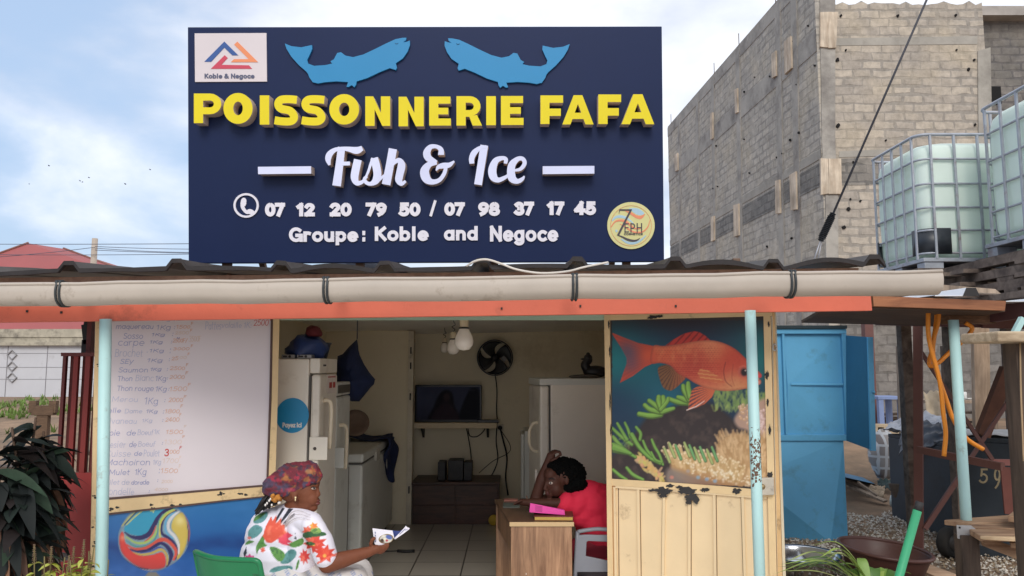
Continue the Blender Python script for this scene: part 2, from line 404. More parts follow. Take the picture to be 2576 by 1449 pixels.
# ---------------------------------------------------------------- stroke lettering
def arc(cx, cy, rx, ry, a0, a1, n=14): return [(cx + rx * math.cos(R(a0 + (a1 - a0) * i / n)), cy + ry * math.sin(R(a0 + (a1 - a0) * i / n))) for i in range(n + 1)]
def GL():
 G = {}; A = arc
 G['0'] = .56, [A(.28, .5, .26, .48, 90, 450, 22)]
 G['1'] = .40, [[(.02, .78), (.24, .98)], [(.24, 1), (.24, 0)]]
 G['2'] = .54, [A(.26, .74, .24, .24, 165, -35, 10) + [(.04, .02)], [(.0, .02), (.52, .02)]]
 G['3'] = .52, [A(.22, .75, .24, .23, 150, -90, 10), A(.22, .26, .28, .26, 90, -150, 12)]
 G['4'] = .58, [[(.38, 0), (.38, 1)], [(.40, 1), (.0, .3)], [(.0, .28), (.56, .28)]]
 G['5'] = .52, [[(.08, .52), (.11, .98)], [(.08, .98), (.46, .98)], A(.22, .32, .28, .31, 120, -145, 12)]
 G['6'] = .54, [A(.26, .3, .25, .29, 0, 360, 18), [(.02, .32), (.08, .65), (.24, .88), (.42, 1)]]
 G['7'] = .52, [[(.0, .98), (.52, .98)], [(.48, .98), (.16, 0)]]
 G['8'] = .54, [A(.27, .75, .21, .23, 90, 450, 18), A(.27, .26, .26, .26, 90, 450, 18)]
 G['9'] = .54, [A(.27, .7, .25, .28, 0, 360, 18), [(.51, .68), (.46, .35), (.3, .12), (.12, 0)]]
 G['/'] = .40, [[(0, -.1), (.34, 1.1)]]
 G[':'] = .2, [[(.1, .0), (.1, .14)], [(.1, .5), (.1, .64)]]
 G['.'] = .2, [[(.1, 0), (.1, .12)]]
 G['A'] = .72, [[(0, 0), (.35, 1)], [(.35, 1), (.7, 0)], [(.12, .32), (.58, .32)]]
 G['B'] = .58, [[(0.03, 0), (0.03, 1)], [(0, .98), (.28, .98)] + A(.28, .76, .2, .22, 90, -90, 8) + [(.04, .54)], [(.28, .53)] + A(.3, .27, .24, .26, 90, -90, 8) + [(.0, .01)]]
 G['C'] = .66, [A(.36, .5, .35, .5, 48, 312, 18)]
 G['D'] = .64, [[(0.03, 0), (0.03, 1)], [(0, .98), (.24, .98)] + A(.24, .5, .36, .48, 90, -90, 12) + [(0, .02)]]
 G['E'] = .5, [[(0.03, 0), (0.03, 1)], [(0, .97), (.48, .97)], [(.03, .52), (.42, .52)], [(0, .03), (.48, .03)]]
 G['F'] = .48, [[(0.03, 0), (0.03, 1)], [(0, .97), (.48, .97)], [(.03, .52), (.42, .52)]]
 G['G'] = .72, [A(.37, .5, .36, .5, 48, 335, 18), [(.71, .0), (.71, .45)], [(.42, .44), (.72, .44)]]
 G['H'] = .66, [[(0.03, 0), (0.03, 1)], [(.6, 0), (.6, 1)], [(.03, .52), (.6, .52)]]
 G['I'] = .2, [[(.06, 0), (.06, 1)]]
 G['K'] = .6, [[(0.03, 0), (0.03, 1)], [(.54, 1), (.06, .47)], [(.18, .58), (.58, 0)]]
 G['M'] = .8, [[(0.03, 0), (0.03, 1)], [(.03, 1), (.38, .25)], [(.38, .25), (.72, 1)], [(.72, 1), (.72, 0)]]
 G['N'] = .68, [[(0.04, 0), (0.04, 1)], [(.04, 1), (.62, 0)], [(.62, 0), (.62, 1)]]
 G['O'] = .76, [A(.37, .5, .36, .5, 90, 450, 22)]
 G['P'] = .54, [[(0.03, 0), (0.03, 1)], [(0, .97), (.26, .97)] + A(.26, .71, .24, .26, 90, -90, 10) + [(0, .45)]]
 G['S'] = .54, [spline([(.5, .88), (.3, 1), (.06, .86), (.1, .62), (.3, .5), (.48, .36), (.46, .1), (.22, 0), (.0, .12)], 4)]
 G['T'] = .6, [[(.29, 0), (.29, 1)], [(0, .97), (.58, .97)]]
 G['Z'] = .6, [[(0, .97), (.56, .97)], [(.54, .97), (.03, .03)], [(0, .03), (.58, .03)]]
 G['a'] = .56, [A(.25, .33, .24, .33, 0, 360, 18), [(.49, .68), (.49, 0)]]
 G['b'] = .56, [A(.27, .33, .24, .33, 0, 360, 18), [(.03, 1.02), (.03, 0)]]
 G['c'] = .48, [A(.28, .33, .26, .33, 50, 310, 14)]
 G['d'] = .56, [A(.25, .33, .24, .33, 0, 360, 18), [(.49, 1.02), (.49, 0)]]
 G['e'] = .54, [[(.06, .33), (.48, .33)], A(.27, .33, .25, .33, 2, 312, 16)]
 G['f'] = .34, [[(.12, 0), (.12, .82)] + A(.28, .82, .16, .18, 170, 70, 6), [(0, .62), (.3, .62)]]
 G['g'] = .56, [A(.25, .33, .24, .33, 0, 360, 18), [(.49, .68), (.49, -.08)] + A(.25, -.1, .24, .2, 0, -150, 9)]
 G['h'] = .54, [[(.03, 0), (.03, 1.02)], [(.03, .36)] + A(.25, .42, .21, .24, 160, 0, 8) + [(.46, 0)]]
 G['i'] = .18, [[(.06, 0), (.06, .66)], [(.06, .84), (.06, .96)]]
 G['k'] = .5, [[(.03, 0), (.03, 1.02)], [(.42, .66), (.05, .3)], [(.16, .4), (.46, 0)]]
 G['l'] = .18, [[(.06, 0), (.06, 1.02)]]
 G['m'] = .82, [[(.03, 0), (.03, .66)], [(.03, .38)] + A(.21, .44, .17, .22, 160, 0, 8) + [(.38, 0)], [(.38, .38)] + A(.56, .44, .18, .22, 160, 0, 8) + [(.74, 0)]]
 G['n'] = .54, [[(.03, 0), (.03, .66)], [(.03, .36)] + A(.25, .42, .21, .24, 160, 0, 8) + [(.46, 0)]]
 G['o'] = .58, [A(.28, .33, .26, .33, 90, 450, 20)]
 G['p'] = .56, [A(.27, .33, .24, .33, 0, 360, 18), [(.03, .66), (.03, -.3)]]
 G['q'] = .56, [A(.25, .33, .24, .33, 0, 360, 18), [(.49, .68), (.49, -.3)]]
 G['r'] = .36, [[(.03, 0), (.03, .66)], [(.03, .36)] + A(.22, .42, .19, .22, 160, 60, 6)]
 G['s'] = .44, [spline([(.4, .58), (.22, .67), (.05, .55), (.1, .41), (.28, .31), (.4, .18), (.3, .02), (.16, 0), (.0, .08)], 4)]
 G['t'] = .34, [[(.12, .9), (.12, .14)] + A(.24, .14, .12, .14, 180, 280, 5), [(0, .64), (.3, .64)]]
 G['u'] = .54, [[(.03, .66), (.03, .24)] + A(.24, .24, .21, .24, 180, 330, 8) + [(.46, .3)], [(.46, .66), (.46, 0)]]
 G['v'] = .5, [[(0, .66), (.23, 0)], [(.23, 0), (.46, .66)]]
 G['y'] = .5, [[(0, .66), (.24, .02)], [(.48, .66), (.12, -.3)]]
 G['z'] = .46, [[(0, .64), (.42, .64)], [(.41, .64), (.02, .02)], [(0, .02), (.44, .02)]]
 G["'"] = .14, [[(.05, .8), (.05, 1)]]
 G['&'] = .76, [spline([(.68, 0), (.2, .66), (.16, .86), (.3, 1), (.44, .86), (.38, .68), (.1, .4), (.02, .2), (.2, 0), (.42, .06), (.62, .4)], 4)]
 return G
GLY = GL()
def text_strokes(s, gap=.14, jit=0., slant=0., seed=1):
 rnd = random.Random(seed); x = 0; out = []
 for ch in s:
  if ch == ' ': x += .34; continue
  w, st = GLY[ch]; k = 1 + rnd.uniform(-jit, jit); dy = rnd.uniform(-jit, jit) * .3; sh = slant + rnd.uniform(-jit, jit) * .5
  for p in st: out.append([(x + (a * k + b * sh), b * k + dy) for a, b in p])
  x += w * k + gap
 return out
def text_fit(mb, s, box, fn, th, d0, d1, gap=.14, jit=0., slant=0., seed=1, serif=0.):
 """draw s into box (x0, y_top, x1, y_bottom) of the surface's pixel frame, stroke th (same units), fn(x, y, d) -> world"""
 st = text_strokes(s, gap, jit, slant, seed)
 xs = [p[0] for q in st for p in q]; ys = [p[1] for q in st for p in q]
 x0, y0, x1, y1 = box; h = th / 2
 sx = (x1 - x0 - th) / max(1e-6, max(xs) - min(xs)) if max(xs) - min(xs) > .02 else 1
 sy = (y1 - y0 - (th if len(s) > 0 else 0)) / max(1e-6, max(ys) - min(ys))
 for k, q in enumerate(st):
  P = [(x0 + h + (p[0] - min(xs)) * sx, y1 - h - (p[1] - min(ys)) * sy) for p in q]
  # square ends: lengthen straight strokes by half a width
  if len(P) >= 2 and P[0] != P[-1]:
   def ext(a, b):
    l = math.hypot(a[0] - b[0], a[1] - b[1]) or 1
    return (a[0] + (a[0] - b[0]) / l * h * .9, a[1] + (a[1] - b[1]) / l * h * .9)
   P = [ext(P[0], P[1])] + P[1:-1] + [ext(P[-1], P[-2])]
  mb.ribbon([(a, b, th) for a, b in P], fn, d0, d1 + k * 2.5e-5, dz=3e-6)
 return mb
# ================================================================ GROUND
def ground_z(x, y):
 r = max(0, min(1, (y - 11) / 14)); k = max(0, min(1, (-x - 1) / 4))
 q = max(0, min(1, (y - 8.9) / 4.5)); kr = max(0, min(1, (x - 1.5) / 1.5))
 return GZ + (r * r * (3 - 2 * r)) * (0.62 * k) + q * q * (3 - 2 * q) * .60 * kr + .02 * mnoise.noise(Vector((x * .6, y * .6, 0)))
def build_ground():
 xs = sorted(set([-120, -80, -50, -30] + [i * .5 for i in range(-40, 41)] + [30, 50, 80, 120]))
 ys = sorted(set([-40, -20, -10, -4] + [i * .5 for i in range(-2, 70)] + [40, 50, 70, 110, 170]))
 v = [(x, y, ground_z(x, y) if 3 < y else GZ) for y in ys for x in xs]; n = len(xs)
 f = [(j * n + i, j * n + i + 1, (j + 1) * n + i + 1, (j + 1) * n + i) for j in range(len(ys) - 1) for i in range(n - 1)]
 me = bpy.data.meshes.new('ground'); me.from_pydata(v, [], f)
 for p in me.polygons: p.use_smooth = True
 m = mat('earth', (142, 116, 92), .95, 0, .3, 1.3, .6, 30, dirt=(96, 82, 66), dscale=1.1, damt=.9)
 me.materials.append(m); o = link_mesh('ground', me); tag(o, kind='structure')
 # grass and weed tufts on the far bank
 g = MB(); rnd = random.Random(3)
 for i in range(2600):
  x = rnd.uniform(-18.5, -6.0); y = rnd.uniform(17, 27.5)
  if mnoise.noise(Vector((x * .5, y * .35, 3))) < .02: continue
  z = ground_z(x, y)
  for k in range(3):
   a = rnd.uniform(0, 6.28); h = rnd.uniform(.06, .22); w = rnd.uniform(.02, .05); dx, dy = math.cos(a), math.sin(a)
   g.add([(x - dy * w, y + dx * w, z - .01), (x + dy * w, y - dx * w, z - .01), (x + dx * h * .5, y + dy * h * .5, z + h)], [(0, 1, 2)])
 tag(g.build('grass', mat('bank_grass', (104, 128, 62), .9, 0, .35, 2)), 'patchy green grass on the brown earth bank below the pale wall', 'grass', kind='stuff')
 # gravel on the right
 g = MB(); rnd = random.Random(5)
 cols = [mat('gravel_%s' % n, c, .9, 0, .25, 30) for n, c in (('pale', (214, 206, 194)), ('grey', (172, 164, 152)), ('brown', (150, 132, 108)), ('dark', (104, 94, 82)))]
 def stone(x, y, s):
  a = rnd.uniform(0, 6.28); M_ = Matrix.Rotation(a, 3, 'Z')
  p = [Vector((rnd.uniform(.6, 1), 0, 0)), Vector((0, rnd.uniform(.5, 1), 0)), Vector((-rnd.uniform(.6, 1), 0, 0)), Vector((0, -rnd.uniform(.5, 1), 0)), Vector((rnd.uniform(-.3, .3), rnd.uniform(-.3, .3), rnd.uniform(.5, 1.)))]
  c = Vector((x, y, GZ + .012))
  g.add([c + (M_ @ q) * s for q in p], [(0, 1, 4), (1, 2, 4), (2, 3, 4), (3, 0, 4)], False)
 for i in range(26000):
  y = 5.3 + 7.4 * rnd.random() ** 1.15; x = rnd.uniform(.34 * y, .34 * y + 4.2)
  e = mnoise.noise(Vector((x * .8, y * .6, 8)))
  if y > 9.3 + e * 1.6: continue
  pale = rnd.random() + .55 * (mnoise.noise(Vector((x * 1.3, y * 1.3, 1))) ) + .25 * (y > 7.3)
  g.mi = 0 if pale > .78 else 1 if pale > .45 else 2 if pale > .18 else 3
  stone(x, y, rnd.uniform(.010, .024))
 tag(g.build('gravel', cols), 'pale grey gravel covering the yard beside the shop', 'gravel', kind='stuff')
build_ground()
pv = MB(); pv.box((-5.2, -4.0, GZ - .2), (2.0, 4.84, GZ + .030)); tag(pv.build('bounce_slab', mat('pale_bounce', (228, 222, 212), .9, 0, .1, 1.5, .3, 30, dirt=(186, 176, 160), dscale=1.2, damt=.5)), kind='structure')  # unseen pale slab added to bounce light under the awning
# ================================================================ SHOP
M_CREAM = mat('cream_paint', (228, 198, 150), .55, 0, .08, 4, .15, 60, dirt=(96, 80, 62), dscale=5, damt=.12)
M_CREAM_D = mat('cream_paint_worn', (214, 176, 124), .6, 0, .12, 5, .2, 50, dirt=(70, 56, 46), dscale=7, damt=.36)
M_TAR = mat('tar_stain', (52, 50, 50), .8, 0, .2, 20)
M_DARK = mat('dark_metal', (40, 38, 38), .7, 0, .2, 8)  # plain dark tone for small fittings
M_WALLIN = mat('interior_wall_paint', (228, 217, 190), .8, 0, .07, 1.2, .06, 50, dirt=(202, 188, 158), dscale=1.2, damt=.2)
M_CEIL = mat('ceiling_board', (248, 243, 232), .8, 0, .06, 1.5)
def tile_mat():
 m = bpy.data.materials.new('floor_tiles'); m.use_nodes = True; t = m.node_tree; b = t.nodes['Principled BSDF']; N = t.nodes.new; L = t.links.new
 tc = N('ShaderNodeTexCoord'); br = N('ShaderNodeTexBrick'); br.offset = 0; br.inputs['Scale'].default_value = 1; br.inputs['Brick Width'].default_value = .40; br.inputs['Row Height'].default_value = .40
 br.inputs['Mortar Size'].default_value = .006; br.inputs['Color1'].default_value = (*lin((178, 172, 162)), 1); br.inputs['Color2'].default_value = (*lin((166, 160, 150)), 1); br.inputs['Mortar'].default_value = (*lin((84, 78, 72)), 1)
 L(tc.outputs['Object'], br.inputs['Vector']); L(br.outputs['Color'], b.inputs['Base Color']); b.inputs['Roughness'].default_value = .28
 return m
shop = thing('shop', (0, 4.85, 0), 'small fish shop with cream doors, coral beam and dark corrugated roof under the blue sign', 'shop')
XL, XR, YF, YB, ZC = -1.96, 1.62, 4.85, 8.5, 2.0
b = MB().box((XL, YF, -.10), (XR, YB, 0.0)); b.build('floor', tile_mat(), shop)
MB().box((XL - .08, YF, GZ), (XL, YB + .08, 2.16)).build('wall', M_WALLIN, shop)
MB().box((XR, YF, GZ), (XR + .08, YB + .08, 2.16)).build('wall', M_WALLIN, shop)
MB().box((XL, YB, GZ), (XR, YB + .08, 2.16)).build('wall', M_WALLIN, shop)
# front wall strips beside the opening and the lintel above it (behind the open doors)
fw = MB(); fw.box((XL, YF + .03, GZ), (-1.53, YF + .08, 1.95)); fw.box((.66, YF + .03, GZ), (XR, YF + .08, 1.95)); fw.box((XL, YF + .03, 1.952), (XR, YF + .08, 2.1)); fw.build('front_wall', M_CREAM, shop)
MB().box((-1.5, YF + .01, 1.905), (.64, YF + .028, 1.95)).build('lintel_trim', mat('pale_green_paint', (176, 200, 178), .6, 0, .1, 3), shop)
# ceiling: dips a little to the left at the back, tilted to catch light from the door
zc = lambda x, y: 2.115 - .12 * (y - YF) / (YB - YF) + .035 * (x / 1.8) * (y - YF) / (YB - YF)
v = [(x, y, zc(x, y)) for y in (YF - .06, YB) for x in (XL, XR)]; v += [(a, c, d + .02) for a, c, d in v]
c = MB(); c.add(v, [(0, 1, 3, 2), (4, 6, 7, 5), (0, 4, 5, 1), (1, 5, 7, 3), (3, 7, 6, 2), (2, 6, 4, 0)]); c.build('ceiling', M_CEIL, shop)
# partition with door frame on the left of the back room
MB().box((XL, 7.98, 0), (-1.09, 8.04, 1.99)).build('partition_wall', M_WALLIN, shop)
df = MB(); df.box((-1.088, 7.955, 0), (-1.035, 8.10, 1.985)); df.build('door_frame', mat('door_frame_paint', (214, 204, 182), .6, 0, .15, 6, 0, 60, dirt=(90, 80, 66), dscale=6, damt=.3), shop)
for z in (1.78, 1.62, 1.30, .35): MB().cbox((-1.06, 7.945, z), (.012, .02, .07)).build('hinge', M_DARK, shop)
# ---- roof: corrugated sheets
ROOF0 = 3.97
def roof_front_z(x):
 t = (x + 3.3) / 5.25
 return 2.112 + .036 * t
RIBS = [at(p, 680, 4.0).x for p in (-78, 185, 450, 712, 970, 1212, 1451, 1696, 1941, 2192)]
def roof_z(x, y):
 z = roof_front_z(x) + .085 * (y - ROOF0)
 f = math.exp(-(y - ROOF0) / .5)
 z += f * (.010 * math.sin(x * 3.1 + 1) + .012 * mnoise.noise(Vector((x * 1.7, 0, 4)))) + .006 * mnoise.noise(Vector((x * 3, y * 2, 1)))
 # the sheets lift between ribs in places
 lift = {3: .028, 7: .030, 8: .034}
 for i, rx in enumerate(RIBS):
  d = abs(x - rx)
  if d < .055: z += .040 * min(1, max(0, (.055 - d) / .030))
  if i in lift and i + 1 < len(RIBS):
   u = (x - rx) / (RIBS[i + 1] - rx)
   if .12 < u < .88: z += f * lift[i] * math.sin(math.pi * (u - .12) / .76)
 return z
def build_roof():
 xs = set(np.arange(-3.55, 1.99, .04).tolist())
 for rx in RIBS: xs |= {rx + d for d in (-.055, -.04, -.025, 0, .025, .04, .055)}
 xs = sorted(x for x in xs if -3.6 < x < 1.985); ys = [ROOF0, ROOF0 + .06, ROOF0 + .15, ROOF0 + .3, 4.5, 5, 6, 7, 8, 8.9]
 n = len(xs); v = [(x, y + (.03 * mnoise.noise(Vector((x * 2.3, 0, 9))) if y == ROOF0 else 0), roof_z(x, y)) for y in ys for x in xs]
 v += [(a, c, d - .006) for a, c, d in v]; k = n * len(ys)
 f = [(j * n + i, j * n + i + 1, (j + 1) * n + i + 1, (j + 1) * n + i) for j in range(len(ys) - 1) for i in range(n - 1)]
 f += [tuple(k + i for i in reversed(q)) for q in f]
 f += [(i + 1, i, k + i, k + i + 1) for i in range(n - 1)]
 for j in range(len(ys) - 1): f += [(j * n, (j + 1) * n, k + (j + 1) * n, k + j * n), ((j + 1) * n + n - 1, j * n + n - 1, k + j * n + n - 1, k + (j + 1) * n + n - 1)]
 mb = MB(); mb.add(v, f, False)
 m = mat('old_roof_sheet', (86, 81, 78), .55, .3, .3, 3, .1, 30, dirt=(66, 56, 50), dscale=2.2, damt=.9)
 r = mb.build('roof', m, shop)
 # dark lip along the front edge: underside shadow and dirt as colour
 lp = MB(); vs = []
 for x in xs:
  z = roof_z(x, ROOF0); dy = .03 * mnoise.noise(Vector((x * 2.3, 0, 9)))
  h = .020 + .010 * mnoise.noise(Vector((x * 4, 2, 0)))
  vs += [(x, ROOF0 - .004 + dy, z + .003), (x, ROOF0 - .004 + dy, z - h), (x, ROOF0 + .02 + dy, z - h)]
 lp.add(vs, [(3 * i + a, 3 * i + 3 + a, 3 * i + 4 + a, 3 * i + 1 + a) for i in range(len(xs) - 1) for a in (0, 1)])
 lp.build('roof_edge_shade_dirt', mat('edge_shade_dirt', (50, 46, 46), .85, 0, .3, 9, .3, 40), r)
build_roof()
# rafters and purlins under the awning
for x in (-3.1, -2.1, -1.2, -.3, .6, 1.5): MB().box((x - .03, 4.14, 2.015), (x + .03, 4.78, 2.075)).build('rafter', wood('rafter_wood', (70, 54, 42), (120, 96, 72)), shop)
# plywood board above the gutter
def quad_slab(p, t):
 """4 corners (front) extruded by t along +Y"""
 v = [Vector(q) for q in p]; v += [q + Vector((0, t, 0)) for q in v]
 return MB().add(v, [(0, 1, 2, 3), (7, 6, 5, 4), (0, 4, 5, 1), (1, 5, 6, 2), (2, 6, 7, 3), (3, 7, 4, 0)], False)
def px_slab(pts, Y, t): return quad_slab([at(x, y, Y) for x, y in pts], t)
px_slab([(-260, 702), (2160, 674), (2160, 720), (-260, 750)], 4.10, .02).build('plywood_board', wood('weathered_plywood', (138, 104, 88), (178, 142, 120), .8, (2, 2, 2), 6, .1), shop)
px_slab([(-60, 722), (1560, 700), (1560, 730), (-60, 752)], 4.085, .012).build('grey_strip', mat('galvanised_strip', (150, 150, 148), .5, .3, .15, 4), shop)
# coral beam
cb = px_slab([(-260, 755), (2190, 738), (2194, 781), (-260, 814)], 4.06, .05).build('coral_beam', mat('coral_paint', (208, 104, 80), .6, 0, .1, 2, .15, 30, dirt=(120, 66, 52), dscale=2.5, damt=.32), shop)
kn = MB()
for x, y in ((68, 783), (154, 786), (1262, 776), (1460, 770), (1700, 770)): kn.cbox(at(x, y, 4.056), (.010, .006, .012))
kn.build('nail', M_DARK, cb)
# gutter
def build_gutter():
 A = at(-200, 719, 3.82); B = at(2371, 683, 3.52)
 prof = [(0, 0), (-.006, -.02), (-.007, -.042), (0, -.072), (.018, -.092), (.046, -.105), (.08, -.102), (.105, -.087), (.118, -.06), (.12, 0)]
 prof = [tuple(p) for p in spline(prof, 4)]
 g = MB(); n = 24; vs = []
 for i in range(n + 1):
  p = A.lerp(B, i / n); w = .004 * math.sin(i * 1.3) + .003 * math.sin(i * 2.9)
  for a, h in prof: vs.append((p.x, p.y + a, p.z + h + w * .6))
 k = len(prof)
 g.add(vs, [(i * k + j, (i + 1) * k + j, (i + 1) * k + j + 1, i * k + j + 1) for i in range(n) for j in range(k - 1)], True)
 vs2 = [(a, c + (.005 if j % k == 0 else 0), d + .005) for j, (a, c, d) in enumerate(vs)]
 g.add([(x, y + .004 * (1 if (q % k) < k / 2 else -1), z + .004) for q, (x, y, z) in enumerate(vs)], [(i * k + j, i * k + j + 1, (i + 1) * k + j + 1, (i + 1) * k + j) for i in range(n) for j in range(k - 1)], True)
 g.add(vs[-k:], [tuple(range(k))], False)                        # closed end
 pts = [Vector(vs[i * k]) + Vector((0, 0, .002)) for i in range(n + 1)]
 g.tube(pts, .0085, 8)
 gt = g.build('gutter', mat('gutter_plastic', (180, 169, 157), .55, 0, .10, 2.5, .05, 40, dirt=(130, 114, 98), dscale=5, damt=.2), shop)
 for px in (149, 820, 1446, 1995):
  p = A.lerp(B, .5); s = MB()
  for _ in range(5): p = A.lerp(B, (at(px, 700, p.y).x - A.x) / (B.x - A.x))
  for side in (-.016, .002):
   q = [Vector((p.x + side + .007, p.y + a - .004 * (1 if a < .06 else -1), p.z + h - .003)) for a, h in prof]
   q = [Vector((p.x + side + .007, p.y + .02, p.z + .016)), Vector((p.x + side + .007, p.y - .008, p.z + .014))] + q
   s.tube(q, .0065, 6)
  s.box((p.x - .018, p.y - .006, p.z + .006), (p.x + .014, p.y + .30, p.z + .016))
  s.build('gutter_bracket', mat('black_strap', (58, 62, 64), .5, .2, .2, 8), gt)
build_gutter()
# loose white cable looping over the eave
MB().tube(spline([at(1170, 672, 3.99), at(1195, 657, 3.96), at(1225, 653, 3.95), at(1262, 664, 3.955), at(1300, 678, 3.955), at(1360, 687, 3.955), at(1425, 683, 3.955), at(1470, 672, 3.96), at(1530, 660, 3.98)], 8), .006, 6).build('white_cable', mat('white_cable_plastic', (214, 206, 196), .5), shop)
# ---- posts
M_POST = mat('pale_blue_paint', (178, 214, 212), .5, 0, .05, 3, .08, 40, dirt=(128, 112, 96), dscale=9, damt=.05)
M_RUST = mat('rust_flecks', (108, 82, 66), .9, 0, .3, 40)
def px_post(name, p0, p1, Y, r, m, parent, ztop=None, rust=None):
 a = at(*p0, Y); c = at(*p1, Y); d = (c - a) / (c.z - a.z)
 base = a + d * (GZ - a.z)
 mb = MB().tube([base, a], r, 16)
 o = mb.build(name, m, parent)
 if rust:
  rm = MB(); rnd = random.Random(2)
  for i in range(rust[2]):
   t = rnd.betavariate(2, 2); y = rust[0] + (rust[1] - rust[0]) * t; an = R(rnd.uniform(-160, -20)); f = (y - p0[1]) / (p1[1] - p0[1]); c0 = a.lerp(c, f)
   q = []
   h = rnd.uniform(.002, .009); w = rnd.uniform(.05, .22)
   for s, u in ((-w, -h), (w, -h * .6), (w * .8, h), (-w * .7, h * 1.1)): q.append(c0 + Vector((math.cos(an + s) * (r + .0006), math.sin(an + s) * (r + .0006), u)))
   rm.add(q, [(0, 1, 2, 3)])
  rm.build('rust_spot', M_RUST, o)
 return o
px_post('post', (266, 803, ), (255, 1449), 4.03, .0300, M_POST, shop)
px_post('post', (1887, 781), (1911, 1449), 4.03, .0285, M_POST, shop, rust=(1075, 1240, 150))
# ---- open door with the price board (left)
LP0, LP1 = Vector((-2.388, 4.33, 0)), Vector((-1.514, 4.85, 0))
LN = Vector(((LP1 - LP0).y, -(LP1 - LP0).x, 0)).normalized()
if LN.y > 0: LN = -LN
def leafL(px, py, d=0.): return hit(px, py, LP0, LN) + LN * d
RP0, RP1 = Vector((.618, 4.85, 0)), Vector((1.534, 4.45, 0))
RN = Vector(((RP1 - RP0).y, -(RP1 - RP0).x, 0)).normalized()
if RN.y > 0: RN = -RN
def leafR(px, py, d=0.): return hit(px, py, RP0, RN) + RN * d
def frame_bar(mb, pts, fn, d0=-.02, d1=.02): mb.prism([tuple(p) for p in pts], fn, d0, d1); return mb
f = MB()
frame_bar(f, [(241, 770), (268, 770), (262, 1100), (258, 1700), (219, 1700), (226, 1449), (233, 1100)], leafL, -.03, .018)
frame_bar(f, [(686, 772), (702, 773), (697, 1000), (690, 1240), (686, 1660), (664, 1665), (672, 1248), (682, 1000)], leafL, -.03, .018)
frame_bar(f, [(258, 1256), (674, 1221), (672, 1247), (257, 1291)], leafL, -.03, .016)
frame_bar(f, [(262, 765), (690, 772), (690, 782), (262, 776)], leafL, -.03, .016)
doorL = f.build('door', M_CREAM, shop)
doorL['label'] = 'left door leaf holding the handwritten price board'
MB().prism([(262, 770), (688, 773), (682, 1000), (674, 1224), (258, 1259)], leafL, -.02, .004).build('whiteboard', mat('whiteboard_laminate', (226, 216, 220), .35, 0, .03, 1, 0, 60), doorL)
e = MB()
frame_bar(e, [(262, 1252), (674, 1218), (674, 1222), (262, 1257)], leafL, 0, .019)
frame_bar(e, [(681, 800), (685, 800), (681, 1000), (673, 1222), (669, 1222), (677, 1000)], leafL, 0, .0195)
frame_bar(e, [(258, 1291), (420, 1273), (560, 1257), (672, 1246), (672, 1249), (560, 1261), (420, 1278), (258, 1296)], leafL, 0, .0175)
e.build('board_edging', mat('dark_brown_edging', (92, 70, 64), .7, 0, .2, 8), doorL)
